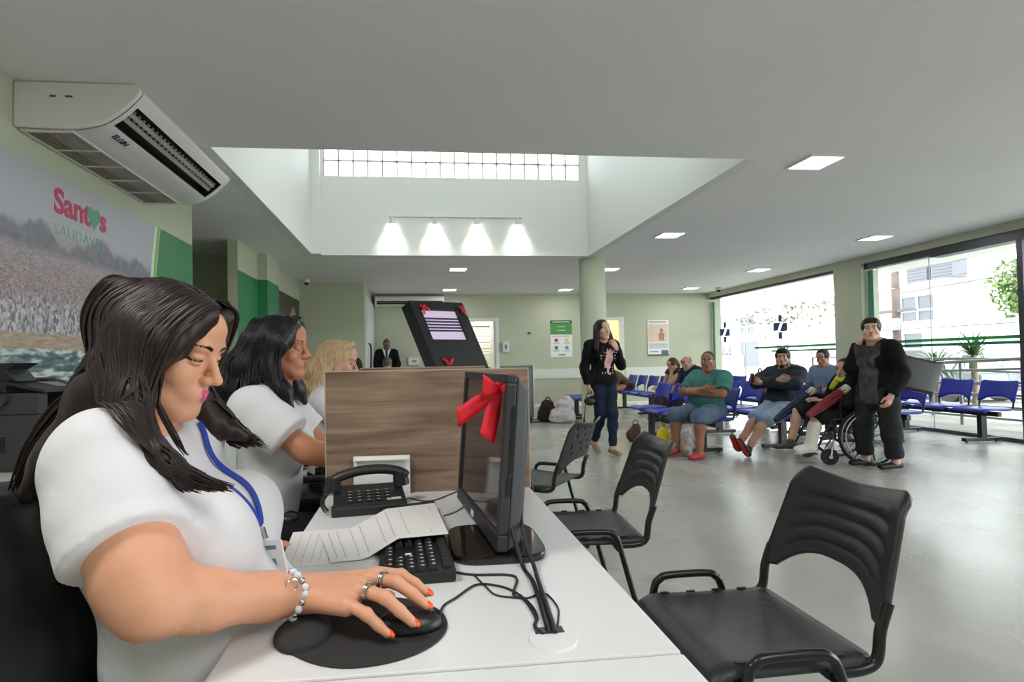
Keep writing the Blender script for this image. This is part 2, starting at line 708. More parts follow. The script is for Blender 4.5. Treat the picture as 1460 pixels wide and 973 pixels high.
# back wall with its two door openings
D1, D2 = (1.30, 2.03), (4.72, 5.26)
DT = 2.18
mb = MB().box(-1.14, D1[0], YB, YB + 0.14, 0, CEIL).box(D1[1], D2[0], YB, YB + 0.14, 0, CEIL).box(D2[1], 7.95, YB, YB + 0.14, 0, CEIL)
mb.box(D1[0], D1[1], YB, YB + 0.14, DT, CEIL).box(D2[0], D2[1], YB, YB + 0.14, DT, CEIL)
struct('wall_back', mb, M_wall)
struct('wall_front', MB().box(-2.5, 7.95, YF - 0.12, YF, 0, CEIL), M_wall)
# rooms behind the doors
M_cream = mat('cream_paint', (238, 232, 188), 0.6)
struct('wall_rear_room', MB().box(0.2, 3.2, 15.2, 15.3, 0, CEIL).box(0.1, 0.2, 13.44, 15.3, 0, CEIL).box(3.2, 3.3, 13.44, 15.3, 0, CEIL), M_white)
struct('wall_rear_office', MB().box(3.4, 6.4, 15.2, 15.3, 0, CEIL).box(3.3, 3.4, 13.44, 15.3, 0, CEIL).box(6.4, 6.5, 13.44, 15.3, 0, CEIL), M_cream)
struct('floor_rear', MB().box(0.1, 6.5, 13.9, 15.3, -0.12, 0), M_floor)
struct('ceiling_rear', MB().box(0.1, 6.5, 13.9, 15.3, CEIL, 3.0), M_ceil)
for loc in ((1.7, 14.4, 2.77), (5.0, 14.4, 2.77)):
    area('room_lamp', loc, (0, 0, 0), 0.6, 0.6, 26, (1, 0.98, 0.93))


def door_frame(n, d, leaf):
    r = tag(empty('door_%d' % n, (d[0], YB, 0)), kind='structure')
    w = d[1] - d[0]
    f = MB().box(-0.06, 0.02, -0.02, 0.16, 0, DT + 0.05).box(w - 0.02, w + 0.06, -0.02, 0.16, 0, DT + 0.05).box(0.02, w - 0.02, -0.02, 0.16, DT - 0.02, DT + 0.05)
    f.build('door_frame', M_frame, r, bevel=0.005)
    if leaf:
        lf = MB().box(w - 0.06, w - 0.02, 0.05, 0.75, 0.01, DT - 0.03).build('door_leaf', M_frame, r, bevel=0.003)
        MB().cyl((w - 0.09, 0.68, 1.0), (w - 0.09, 0.56, 1.0), 0.012).build('door_handle', M_alu, lf)
    return r


door_frame(1, D1, True)
door_frame(2, D2, False)
# slatted white shutter seen through the first door
sh = empty('window_shutter', (1.0, 15.19, 0.9), 0, 'white slatted roller shutter on the far wall behind the open white door', 'shutter')
mb = MB()
for i in range(14):
    mb.box(0, 1.5, -0.03 - 0.012 * (i % 2), -0.005, 0.09 * i, 0.09 * i + 0.082)
mb.build('slat_curtain', mat('shutter_white', (228, 226, 212), 0.5), sh)
MB().box(-0.05, 1.55, -0.1, 0, 1.26, 1.4).build('shutter_box', M_frame, sh, bevel=0.01)
# wide white door leaf standing against the inner corner wall, with a black pull
d3 = tag(empty('door_3', (-1.02, 12.0, 0)), kind='structure')
MB().box(0.0, 0.05, -0.6, 1.2, 0.02, 2.56).build('door_leaf', mat('door_white', (222, 224, 228), 0.35), d3, bevel=0.005)
MB().tube(catmull([(0.05, -0.42, 1.02), (0.1, -0.42, 1.1), (0.1, -0.42, 1.5), (0.05, -0.42, 1.58)], 5), 0.02, 8).build('door_handle', M_black, d3, smooth=60)

# wall guard band on the back wall and skirting
struct('trim_1', MB().box(D1[1] + 0.07, D2[0] - 0.07, YB - 0.025, YB, 0.70, 0.94).box(D2[1] + 0.07, 7.6, YB - 0.025, YB, 0.70, 0.94), mat('wall_guard', (222, 224, 216), 0.4), bevel=0.006)
struct('baseboard_back', MB().box(D1[1] + 0.07, D2[0] - 0.07, YB - 0.015, YB, 0, 0.08).box(D2[1] + 0.07, 7.6, YB - 0.015, YB, 0, 0.08), M_frame)
# round column
struct('column', MB().cyl((2.97, 8.74, 0), (2.97, 8.74, CEIL), 0.215, n=48), M_wall, smooth=40)
struct('column_base', MB().cyl((2.97, 8.74, 0), (2.97, 8.74, 0.09), 0.222, n=48), mat('column_base', (182, 183, 174), 0.4), smooth=40)

# glazed front on the right: beam, pier, tracks, panes, decals
struct('wall_right', MB().box(WR, 7.95, YF, YB, 2.71, CEIL).box(WR, 7.92, 8.46, 9.07, 0, 2.71).box(WR, 7.95, YF, -3.3, 0, 2.71), M_wall)
struct('trim_2', MB().box(7.66, 7.80, 9.07, YB, 2.66, 2.71).box(7.66, 7.80, -3.3, 8.46, 2.61, 2.71).box(7.63, 7.82, 6.0, 7.25, 2.58, 2.705), M_dark)
struct('trim_3', MB().box(7.64, 7.82, 9.07, YB, 0.0, 0.05).box(7.64, 7.82, -3.3, 8.46, 0.0, 0.05), M_alu)
M_edge = mat('green_edge_film', (92, 160, 138), 0.35)
M_dgreen = mat('green_decal', (38, 160, 84), 0.4)
M_dteal = mat('teal_decal', (24, 118, 92), 0.4)
M_dnavy = mat('navy_decal', (36, 52, 102), 0.4)


def window(n, y0, y1, seams):
    w = tag(empty('window_%d' % n, (7.72, y0, 0.05)), kind='structure')
    ed = [y0] + seams + [y1]
    top = 2.61
    for i in range(len(ed) - 1):
        a, b = ed[i] - y0, ed[i + 1] - y0
        MB().box(-0.005, 0.005, a + 0.004, b - 0.004, 0, top - 0.04).build('glass_pane', M_glass, w)
    if seams:
        s = MB()
        for q in seams:
            s.box(-0.006, 0.006, q - y0 - 0.004, q - y0 + 0.004, 0, top - 0.04)
        s.build('glass_seam', M_frame, w)
    return w


w1 = window(1, 9.07, 13.3, [11.2])
w2 = window(2, 6.12, 8.46, [7.35])
w3 = window(3, -3.3, 6.05, [-1.0, 1.3, 3.6])
struct('trim_4', MB().box(7.66, 7.80, 6.05, 6.12, 0.05, 2.61), M_dark)
MB().box(-0.012, -0.006, 4.12, 4.22, 0, 2.54).build('edge_film', M_edge, w1)
MB().box(-0.012, -0.006, 2.22, 2.335, 0, 2.54).build('edge_film', M_edge, w2)


def decal_band(w, y0, ya, yb, z, h, m):
    MB().box(-0.009, -0.006, ya - y0, yb - y0, z - 0.05, z + h - 0.05).build('decal_stripe', m, w)


decal_band(w1, 9.07, 9.07, 11.58, 1.335, 0.045, M_dgreen)
decal_band(w1, 9.07, 9.2, 11.0, 1.255, 0.035, M_dteal)
decal_band(w2, 6.12, 6.12, 8.3, 1.335, 0.045, M_dgreen)
decal_band(w2, 6.12, 6.12, 8.3, 1.265, 0.04, M_dteal)


def cross_decal(w, y0, yc, zc):
    """two-bar cross emblem cut by a slanted white line, mirrored letters below (they face the street)"""
    d = tag(empty('cross_decal', (-0.008, yc - y0, zc - 0.05)), kind='structure')
    d.parent = w
    m = MB()
    a = 0.12
    up = [(0, -0.055, 0.11), (0, 0.055, 0.11), (0, 0.055, 0.255), (0, -0.055, 0.255)]
    dn = [(0, -0.055, -0.255), (0, 0.055, -0.255), (0, 0.055, -0.11), (0, -0.055, -0.11)]
    lf = [(0, 0.215, -0.075), (0, 0.215, 0.095), (0, -0.01, 0.095), (0, 0.085, -0.075)]
    rt = [(0, -0.215, -0.095), (0, -0.215, 0.075), (0, -0.085, 0.075), (0, 0.01, -0.095)]
    for p in (up, dn, lf, rt):
        m.prism(p, (-0.003, 0, 0))
    m.build('emblem', M_dnavy, d)
    # mirrored when read from the inside
    text('lettering', 'SUS', 0.25, frame((-0.002, -0.26, -0.56), (0, 1, 0), (0, 0, 1)), mat('grey_decal', (96, 100, 112), 0.5), d, 0.001, 0.004)


cross_decal(w1, 9.07, 10.7, 1.78)
cross_decal(w1, 9.07, 12.75, 1.78)
# ------------------------------------------------------------------ ceiling lamps
M_led = mat('led_diffuser', (255, 252, 246), 0.4, emit=7.0)


def ceiling_light(x, y, label):
    t = empty('ceiling_light', (x, y, CEIL), 0, label, 'ceiling light', 'square recessed ceiling lights')
    a, b = 0.17, 0.145
    f = MB()
    f.box(-a, a, -a, -b, -0.012, 0.0).box(-a, a, b, a, -0.012, 0.0).box(-a, -b, -b, b, -0.012, 0.0).box(b, a, -b, b, -0.012, 0.0)
    f.build('frame', M_frame, t)
    MB().box(-b, b, -b, b, -0.008, -0.001).build('diffuser', M_led, t)
    l = bpy.data.lights.new('lamp', 'AREA')
    l.shape = 'SQUARE'
    l.size = 0.28
    l.energy = 4
    l.color = (1, 0.985, 0.95)
    lo = bpy.data.objects.new('lamp', l)
    lo.location = (0, 0, -0.014)
    lo.parent = t
    COL.objects.link(lo)
    return t


LIGHTS = [(1163, 231, 'square ceiling light nearest the camera, on the window side of the light well'),
          (955, 335, 'square ceiling light beside the light well, nearer than the round column'),
          (1248, 339, 'square ceiling light closest to the pier between the windows'),
          (653, 384, 'square ceiling light just beyond the light well, below the row of spotlights'),
          (641, 413, 'square ceiling light above the black tilted kiosk, farther one of that pair'),
          (806, 413, 'square ceiling light over the green and white wall poster'),
          (869, 384, 'square ceiling light half hidden behind the round column'),
          (1082, 385, 'square ceiling light before the first window with cross decals'),
          (985, 411, 'square ceiling light near the far corner dome camera')]
for px, py, lb in LIGHTS:
    u, v = (px - CX) / F_PX, (CY - py) / F_PX
    d = _f + _r * u + _u * v
    k = (CEIL - CAM_H) / d.z
    ceiling_light(d.x * k, d.y * k, lb)

# ------------------------------------------------------------------ spotlight rail on the well's back wall
tr = empty('track_light_rail', (0.68, wy1, 3.44), 0, 'white track rail with four lit spotlights on the light well wall', 'track light')
MB().box(-1.05, 1.05, -0.035, 0, -0.012, 0.02).build('rail', M_white, tr, bevel=0.004)
M_lamp = mat('spot_glow', (255, 250, 235), 0.4, emit=30.0)
for x in (-1.0, -0.33, 0.33, 0.98):
    h = MB().cyl((x, -0.05, -0.015), (x, -0.06, -0.045), 0.012).cyl((x, -0.075, -0.045), (x, -0.05, -0.13), 0.03, 0.043, 16).build('spot_head', M_white, tr, smooth=40)
    MB().cyl((x, -0.0495, -0.131), (x, -0.049, -0.134), 0.038, n=16).build('bulb', M_lamp, h)
    l = bpy.data.lights.new('spot_lamp', 'SPOT')
    l.energy = 24
    l.spot_size = math.radians(95)
    l.spot_blend = 0.9
    l.shadow_soft_size = 0.035
    l.color = (1, 0.98, 0.92)
    o = bpy.data.objects.new('spot_lamp', l)
    o.location = (x, -0.085, -0.15)
    o.rotation_euler = (math.radians(22), 0, 0)
    o.parent = tr
    COL.objects.link(o)

# ------------------------------------------------------------------ ceiling air conditioner over the mural
M_ac = mat('ac_shell', (226, 223, 219), 0.35)
M_acg = mat('ac_grille', (150, 140, 132), 0.5)
ac = empty('air_conditioner', (-2.29, 3.34, 2.56), 0, 'big white ceiling air conditioner hung above the city mural', 'air conditioner')
# section (depth along +x, z up)
sec = [(0.0, 0.0), (0.30, -0.005), (0.46, 0.02), (0.56, 0.075), (0.635, 0.14), (0.69, 0.20), (0.70, 0.235), (0.665, 0.268), (0.0, 0.268)]
LEN = 1.55
V, F = MB(), None
# body: same section swept, with the outlet slot cut into the sloping front between x .50 and .64
mb = MB()
S = catmull([(p[0], 0, p[1]) for p in sec[:8]], 4)
S = [(q[0], q[2]) for q in S]
slot = [i for i, q in enumerate(S) if 0.505 < q[0] < 0.655 and q[1] < 0.2]
i0, i1 = slot[0], slot[-1]
pts = S + [(0.0, 0.268)]
n = len(pts)
ys = [0.03, 0.07, LEN - 0.07, LEN - 0.03]
for k in range(3):
    a, b = ys[k], ys[k + 1]
    for i in range(n):
        j = (i + 1) % n
        if k == 1 and i0 <= i < i1:
            continue
        mb.add([(pts[i][0], a, pts[i][1]), (pts[j][0], a, pts[j][1]), (pts[j][0], b, pts[j][1]), (pts[i][0], b, pts[i][1])], [(0, 1, 2, 3)])
A_, B_ = pts[i0], pts[i1]
inn = 0.10
nx, nz = -(B_[1] - A_[1]), (B_[0] - A_[0])
ln = math.hypot(nx, nz)
nx, nz = nx / ln * inn, nz / ln * inn
mk = MB()
mk.add([(A_[0], ys[1], A_[1]), (B_[0], ys[1], B_[1]), (B_[0], ys[2], B_[1]), (A_[0], ys[2], A_[1]),
        (A_[0] + nx, ys[1], A_[1] + nz), (B_[0] + nx, ys[1], B_[1] + nz), (B_[0] + nx, ys[2], B_[1] + nz), (A_[0] + nx, ys[2], A_[1] + nz)],
       [(0, 3, 7, 4), (1, 5, 6, 2), (4, 7, 6, 5), (0, 4, 5, 1), (3, 2, 6, 7)])
mb.build('body', M_ac, ac, smooth=35)
mk.build('outlet_recess', mat('outlet_dark', (26, 26, 28), 0.6), ac)
for t in (0.40, 0.66):
    c = (A_[0] + (B_[0] - A_[0]) * t + nx * 0.18, A_[1] + (B_[1] - A_[1]) * t + nz * 0.18)
    lv = MB()
    tx, tz = (B_[0] - A_[0]) / ln, (B_[1] - A_[1]) / ln
    lv.obox((c[0], LEN / 2, c[1]), (tx, 0, tz), (0, 1, 0), (-tz, 0, tx), 0.014, LEN / 2 - 0.09, 0.004)
    for q in range(24):
        lv.obox((c[0] + tx * 0.018, 0.12 + q * (LEN - 0.24) / 23, c[1] + tz * 0.018), (tx, 0, tz), (0, 1, 0), (-tz, 0, tx), 0.012, 0.0025, 0.008)
    lv.build('louver', mat('louver_grey', (170, 168, 165), 0.4), ac)
for y0, y1 in ((0.0, 0.032), (LEN - 0.032, LEN)):
    e = MB().prism([(q[0] * 1.0, y0, q[1]) for q in pts], (0, y1 - y0, 0)).build('end_cap', M_ac, ac, bevel=0.012, seg=3, smooth=35)
    if y0 == 0.0:
        for x, w in ((0.2, 0.035), (0.285, 0.04)):
            MB().box(x, x + w, -0.0015, 0.001, 0.175, 0.186).build('sticker', mat('sticker_blue', (70, 84, 120), 0.5), e)
# intake grille under the rear half: five framed panels of slats
gr = MB()
for k in range(5):
    a = 0.06 + k * (LEN - 0.12) / 5
    b = a + (LEN - 0.12) / 5 - 0.018
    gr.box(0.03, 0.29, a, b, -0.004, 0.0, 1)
    for q in range(13):
        x = 0.036 + q * 0.02
        gr.box(x, x + 0.008, a, b, -0.010, -0.004, 0)
gr.box(0.012, 0.03, 0.04, LEN - 0.04, -0.012, 0.002, 2).box(0.29, 0.302, 0.04, LEN - 0.04, -0.012, 0.002, 2)
for k in range(6):
    a = 0.06 + k * (LEN - 0.12) / 5 - 0.018
    gr.box(0.03, 0.29, a, a + 0.018, -0.012, 0.002, 2)
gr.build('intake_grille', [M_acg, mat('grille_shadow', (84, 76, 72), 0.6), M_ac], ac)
# maker's lettering on the underside, as on the unit
text('lettering', 'ELGIN', 0.055, frame((0.452, 0.16, 0.0135), (0, 1, 0), (0.92, 0, 0.38)), mat('brand_blue', (40, 52, 96), 0.4), ac, 0.002, 0.0)

# second, smaller unit high on the rear wall
a2 = empty('air_conditioner', (-0.93, YB, 2.53), 0, 'long white air conditioner high on the far wall above the guard', 'air conditioner')
MB().prism([(0, 0, 0.0), (0, -0.16, 0.0), (0, -0.24, 0.07), (0, -0.24, 0.20), (0, -0.2, 0.24), (0, 0, 0.24)], (1.66, 0, 0)).build('body', M_ac, a2, bevel=0.008)
MB().box(0.05, 1.62, -0.247, -0.235, 0.035, 0.115).build('outlet_recess', mat('outlet_dark', (26, 26, 28), 0.6), a2)
MB().box(0.05, 1.62, -0.252, -0.24, 0.072, 0.084).build('louver', M_alu, a2)
MB().prism([(0, 0, -0.01), (0, -0.17, -0.01), (0, -0.25, 0.065), (0, -0.25, 0.205), (0, -0.2, 0.245), (0, 0, 0.245)], (0.04, 0, 0)).build('end_cap', M_ac, a2, bevel=0.006)
MB().box(-0.0, 1.66, -0.1, 0, 0.24, 0.265).build('mounting_bracket', M_dark, a2)

# ------------------------------------------------------------------ mural with the city from the air


def mural_material():
    m = bpy.data.materials.new('city_mural')
    m.use_nodes = True
    nt = m.node_tree
    N, L = nt.nodes, nt.links
    b = N['Principled BSDF']
    b.inputs['Roughness'].default_value = 0.45
    tc = N.new('ShaderNodeTexCoord')
    sep = N.new('ShaderNodeSeparateXYZ')
    L.new(tc.outputs['Object'], sep.inputs[0])

    def noise(scale, detail=6, sx=1, sz=1):
        mp = N.new('ShaderNodeMapping')
        mp.inputs['Scale'].default_value = (1, sx, sz)
        L.new(tc.outputs['Object'], mp.inputs[0])
        n = N.new('ShaderNodeTexNoise')
        n.inputs['Scale'].default_value = scale
        n.inputs['Detail'].default_value = detail
        L.new(mp.outputs[0], n.inputs['Vector'])
        return n

    def vor(scale, sx=1, sz=1):
        mp = N.new('ShaderNodeMapping')
        mp.inputs['Scale'].default_value = (1, sx, sz)
        L.new(tc.outputs['Object'], mp.inputs[0])
        n = N.new('ShaderNodeTexVoronoi')
        n.inputs['Scale'].default_value = scale
        L.new(mp.outputs[0], n.inputs['Vector'])
        return n

    def ramp(src, stops):
        r = N.new('ShaderNodeValToRGB')
        e = r.color_ramp.elements
        while len(e) < len(stops):
            e.new(0.5)
        for i, (p, c) in enumerate(stops):
            e[i].position = p
            e[i].color = rgb(c)
        L.new(src, r.inputs[0])
        return r

    def mathn(op, a, b_):
        n = N.new('ShaderNodeMath')
        n.operation = op
        for i, q in enumerate((a, b_)):
            if isinstance(q, (int, float)):
                n.inputs[i].default_value = q
            else:
                L.new(q, n.inputs[i])
        return n.outputs[0]

    def mix(fac, a, b_):
        n = N.new('ShaderNodeMix')
        n.data_type = 'RGBA'
        L.new(fac, n.inputs['Factor'])
        for s, q in ((n.inputs[6], a), (n.inputs[7], b_)):
            L.new(q, s)
        return n.outputs[2]

    def step(src, at, soft):
        r = N.new('ShaderNodeMapRange')
        r.inputs['From Min'].default_value = at - soft
        r.inputs['From Max'].default_value = at + soft
        L.new(src, r.inputs['Value'])
        return r.outputs[0]
    z = sep.outputs[2]
    # sea with surf
    surf = ramp(noise(9, 8, 0.6, 2.2).outputs['Fac'], [(0.38, (58, 84, 88)), (0.5, (110, 130, 132)), (0.58, (206, 212, 214)), (0.7, (226, 230, 232))])
    sand = ramp(noise(30, 4, 0.4, 2).outputs['Fac'], [(0.3, (150, 132, 116)), (0.7, (192, 172, 150))])
    tow = ramp(vor(42, 1.7, 0.95).outputs['Color'], [(0.1, (96, 92, 104)), (0.4, (150, 146, 156)), (0.75, (208, 204, 208)), (0.95, (128, 108, 108))])
    city = ramp(vor(72, 1, 1.6).outputs['Color'], [(0.1, (112, 92, 96)), (0.35, (168, 142, 142)), (0.6, (140, 126, 136)), (0.85, (186, 172, 176)), (1.0, (110, 112, 104))])
    hill = ramp(noise(14, 6).outputs['Fac'], [(0.3, (92, 96, 108)), (0.7, (124, 126, 138))])
    sky = ramp(z, [(0.0, (170, 168, 176)), (0.88, (164, 162, 172)), (1.0, (178, 177, 186))])
    wob = mathn('MULTIPLY', mathn('SUBTRACT', noise(2.6, 5, 1, 0.0).outputs['Fac'], 0.5), 0.8)
    wob2 = mathn('MULTIPLY', mathn('SUBTRACT', noise(20, 4, 1, 0.0).outputs['Fac'], 0.5), 0.12)
    c = mix(step(z, 0.19, 0.012), surf.outputs[0], sand.outputs[0])
    c = mix(step(mathn('ADD', z, mathn('MULTIPLY', wob2, 0.2)), 0.285, 0.006), c, tow.outputs[0])
    c = mix(step(mathn('ADD', z, wob2), 0.50, 0.05), c, city.outputs[0])
    haze = ramp(z, [(0.0, (150, 138, 144)), (1.0, (176, 172, 180))])
    c = mix(mathn('MULTIPLY', step(z, 0.8, 0.3), 0.75), c, haze.outputs[0])
    c = mix(step(mathn('SUBTRACT', mathn('ADD', wob, 0.76), z), 0.0, 0.015), c, c)
    # ridge of hills: shown only where the ridge line rises above the haze
    rid = mathn('MULTIPLY', step(mathn('SUBTRACT', mathn('ADD', mathn('MULTIPLY', wob, 0.7), 0.93), z), 0.0, 0.02), step(z, 0.80, 0.03))
    c = mix(step(z, 0.92, 0.05), c, sky.outputs[0])
    c = mix(mathn('MULTIPLY', rid, 0.8), c, hill.outputs[0])
    L.new(c, b.inputs['Base Color'])
    return m


MZ, MY0, MY1 = 1.085, 0.6, 5.86
mu = empty('city_mural', (-2.288, MY0, MZ), 0, 'large wall mural of a beachfront city seen from the air', 'mural')
MH = 2.41 - MZ
MB().box(0, 0.003, 0, MY1 - MY0, 0, MH).build('printed_panel', mural_material(), mu)
M_gdark = mat('mural_green', (44, 122, 80), 0.4, var=0.04, vscale=2)
M_glite = mat('mural_lime', (140, 190, 84), 0.4)
M_gpale = mat('mural_pale', (206, 226, 206), 0.4)


def swoosh(off, width, m, x):
    """curved band running up the right end of the mural"""
    L_ = []
    for i in range(17):
        t = i / 16
        L_.append((4.98 + 0.17 * t ** 1.7 + off, t * MH))
    p = [(x, q[0] - MY0, q[1]) for q in L_]
    r = [(x, min(q[0] + width, MY1) - MY0, q[1]) for q in L_]
    mb = MB()
    for i in range(16):
        mb.prism([p[i], r[i], r[i + 1], p[i + 1]], (0.0006, 0, 0))
    return mb.build('curved_band', m, mu)


swoosh(-0.10, 0.05, M_gpale, 0.0032)
swoosh(-0.055, 0.045, M_glite, 0.0032)
swoosh(-0.015, 0.02, M_gpale, 0.0032)
swoosh(0.0, 2.0, M_gdark, 0.0034)
M_pink = mat('letter_pink', (186, 54, 96), 0.5)
M_lgreen = mat('letter_green', (120, 178, 150), 0.5)
fx = lambda y, z: frame((0.0045, y - MY0, z - MZ), (0, 1, 0), (0, 0, 1))
text('lettering', 'Sant', 0.225, fx(3.69, 2.165), M_pink, mu, 0.0008, 0.007)
text('lettering', 's', 0.225, fx(4.195, 2.165), M_pink, mu, 0.0008, 0.007)
text('lettering', 'SAUDÁVEL', 0.108, fx(3.69, 2.02), M_lgreen, mu, 0.0008, -0.001, 1.12)
hp = []
for i in range(40):
    t = 2 * math.pi * i / 40
    hp.append((0.0045, 4.125 - MY0 + 0.0058 * 16 * math.sin(t) ** 3 * 0.85, 2.235 - MZ + 0.0058 * (13 * math.cos(t) - 5 * math.cos(2 * t) - 2 * math.cos(3 * t) - math.cos(4 * t))))
MB().prism(hp, (0.001, 0, 0)).build('heart', mat('heart_green', (92, 160, 128), 0.5), mu)

# green panels and portrait print on the stepped wall behind the clerks
g2 = empty('wall_print', (-2.32, 7.42, 1.2), 0, 'plain green wall print wrapping the pilaster behind the clerks', 'wall print')
mb = MB().box(0, 0.004, 0.0, 0.91, 0, 1.23).box(0.0, 0.14, 0.902, 0.91, 0, 1.23).box(0.139, 0.144, 0.902, 1.58, 0, 1.23).box(0, 0.144, 1.576, 1.582, 0, 1.23).box(0, 0.004, 1.58, 1.7, 0, 1.23)
mb.build('printed_panel', M_gdark, g2)
g3 = empty('portrait_print', (-2.319, 9.14, 1.2), 0, 'dark brown wall print with a face, beside the green print', 'wall print')
MB().box(0, 0.004, 0.0, 2.1, 0, 1.25).build('printed_panel', mat('print_brown', (70, 66, 58), 0.5, var=0.25, vscale=3), g3)
fp = [(0.0045, 1.55 + 0.34 * math.cos(t) * (1 - 0.18 * math.sin(t)), 0.62 + 0.46 * math.sin(t)) for t in [2 * math.pi * i / 28 for i in range(28)]]
MB().prism(fp, (0.001, 0, 0)).build('face_shape', mat('print_skin', (168, 132, 112), 0.5, var=0.12, vscale=4), g3)
bp_ = [(0.006, 0.18 + 0.05 * math.sin(3 * t), 0.3 + 0.8 * t) for t in [i / 10 for i in range(11)]]
MB().tube(catmull(bp_, 3), 0.008, 6).build('twig', mat('print_twig', (150, 140, 112), 0.6), g3)

# dark sign by the passage
sg = empty('door_sign', (-2.9, 8.425, 1.62), 0, 'small dark sign box on the passage wall', 'sign')
MB().box(0, 0.34, -0.06, 0, 0, 0.13).build('panel', mat('sign_dark', (48, 50, 46), 0.5), sg, bevel=0.006)
MB().box(0.02, 0.32, -0.063, -0.059, 0.05, 0.09).build('face_strip', mat('sign_grey', (96, 98, 92), 0.5), sg)


def dome_camera(loc, label):
    t = empty('dome_camera', loc, 0, label, 'security camera', 'white dome cameras')
    MB().lathe([(0.062, 0.0), (0.066, -0.02), (0.062, -0.055), (0.05, -0.06)]).build('housing', M_frame, t, smooth=40)
    MB().lathe([(0.05, -0.058), (0.046, -0.085), (0.03, -0.105), (0.008, -0.112)]).build('dome', mat('dome_smoke', (28, 28, 30), 0.1), t, smooth=60)


dome_camera((-2.1, 10.9, CEIL), 'white dome camera in the corner by the portrait print')
dome_camera((7.25, 12.2, CEIL), 'white dome camera above the first window with cross decals')

# ------------------------------------------------------------------ posters and small things on the back wall


def lines_of(mb, m, parent):
    """each box of mb (8 vertices) becomes a printed line of its own"""
    for i in range(0, len(mb.V), 8):
        q = MB()
        q.add(mb.V[i:i + 8], [(0, 1, 3, 2), (4, 6, 7, 5), (0, 4, 5, 1), (2, 3, 7, 6), (0, 2, 6, 4), (1, 5, 7, 3)])
        q.build('text_line', m, parent)


M_paper = mat('paper_white', (236, 236, 234), 0.6)
po = empty('poster', (3.40, YB, 1.24), 0, 'triage colour chart poster, green top over four coloured dots', 'poster')
MB().box(0, 0.56, -0.006, 0, 0, 0.92).build('sheet', M_paper, po)
MB().box(0, 0.56, -0.008, -0.005, 0.56, 0.92).build('green_header', mat('poster_green', (76, 140, 74), 0.5), po)
MB().box(0, 0.56, -0.0085, -0.006, 0.84, 0.92).build('dark_header', mat('poster_dark_green', (44, 82, 50), 0.5), po)
for x, z, c, nm in ((0.15, 0.42, (196, 48, 62), 'red'), (0.42, 0.42, (226, 196, 88), 'yellow'), (0.15, 0.23, (38, 140, 96), 'green'), (0.42, 0.23, (76, 150, 200), 'blue')):
    d = MB().cyl((x, -0.0055, z), (x, -0.009, z), 0.047, n=24).build('dot', mat('dot_' + nm, c, 0.5), po)
    d['label'] = nm + ' dot'
M_ink = mat('ink_grey', (150, 152, 156), 0.6)
M_inkd = mat('ink_dark', (58, 60, 64), 0.6)
M_inkl = mat('ink_pale', (190, 214, 186), 0.6)
ln = MB()
for x, z in ((0.15, 0.35), (0.42, 0.35), (0.15, 0.16), (0.42, 0.16)):
    for q in range(2):
        ln.box(x - 0.085, x + 0.085, -0.0075, -0.006, z - 0.022 * q, z - 0.022 * q + 0.009)
ln.box(0.05, 0.51, -0.0075, -0.006, 0.525, 0.534).box(0.05, 0.51, -0.0075, -0.006, 0.505, 0.514)
lines_of(ln, M_ink, po)
l2 = MB().box(0.06, 0.50, -0.0095, -0.008, 0.868, 0.892).box(0.18, 0.38, -0.0095, -0.008, 0.755, 0.77).box(0.17, 0.39, -0.0095, -0.008, 0.66, 0.675)
lines_of(l2, M_inkl, po)
MB().box(0.2, 0.38, -0.0075, -0.006, 0.04, 0.065).build('footer_mark', M_inkd, po)

p2 = empty('poster', (5.94, YB, 1.22), 0, 'framed poster with a pale picture above lines of print', 'poster')
MB().box(0, 0.56, -0.02, 0, 0, 0.92).build('sheet', M_paper, p2)
MB().box(0.02, 0.54, -0.022, -0.018, 0.36, 0.82).build('picture', mat('poster_beige', (216, 198, 178), 0.5, var=0.08, vscale=6), p2)
fg = MB().ball((0.37, -0.024, 0.66), (0.045, 0.006, 0.05), 8).prism([(0.30, -0.024, 0.40), (0.44, -0.024, 0.40), (0.45, -0.024, 0.57), (0.37, -0.024, 0.62), (0.29, -0.024, 0.57)], (0, 0.004, 0))
fg.build('printed_figure', mat('poster_figure', (168, 128, 104), 0.5), p2)
t2 = MB().box(0.04, 0.5, -0.0225, -0.02, 0.855, 0.89)
for q in range(5):
    t2.box(0.03, 0.53, -0.0225, -0.02, 0.2 + 0.028 * q, 0.212 + 0.028 * q)
t2.box(0.06, 0.28, -0.0225, -0.02, 0.10, 0.125)
lines_of(t2, M_ink, p2)
MB().box(0.0, 0.56, -0.023, -0.02, 0.0, 0.045).box(0.36, 0.54, -0.024, -0.02, 0.045, 0.15).build('dark_corner', mat('poster_slate', (84, 92, 100), 0.5), p2)

dp = empty('soap_dispenser', (2.17, YB, 1.38), 0, 'white sanitizer dispenser on the far wall beside the shuttered doorway', 'dispenser')
MB().box(0, 0.16, -0.1, 0, 0, 0.26).build('body', M_frame, dp, bevel=0.02, seg=3)
MB().box(0.045, 0.115, -0.104, -0.098, 0.06, 0.2).build('sight_window', mat('disp_grey', (176, 178, 180), 0.3), dp, bevel=0.004)
MB().box(0.06, 0.10, -0.106, -0.1, 0.11, 0.15).build('badge', M_inkd, dp)
sn = empty('wall_sensor', (2.83, YB, 1.82), 0, 'tiny grey sensor on the bare far wall', 'sensor')
MB().box(0, 0.07, -0.03, 0, 0, 0.05).build('housing', mat('sensor_grey', (112, 112, 104), 0.5), sn, bevel=0.006)
MB().cyl((0.02, -0.03, 0.025), (0.02, -0.045, 0.025), 0.012).build('lens', M_black, sn)
pn = empty('notice_box', (-0.16, YB, 1.10), 0, 'small white notice holder on the far wall beside the guard', 'notice holder')
MB().box(0, 0.26, -0.05, 0, 0, 0.18).build('holder', M_frame, pn, bevel=0.005)
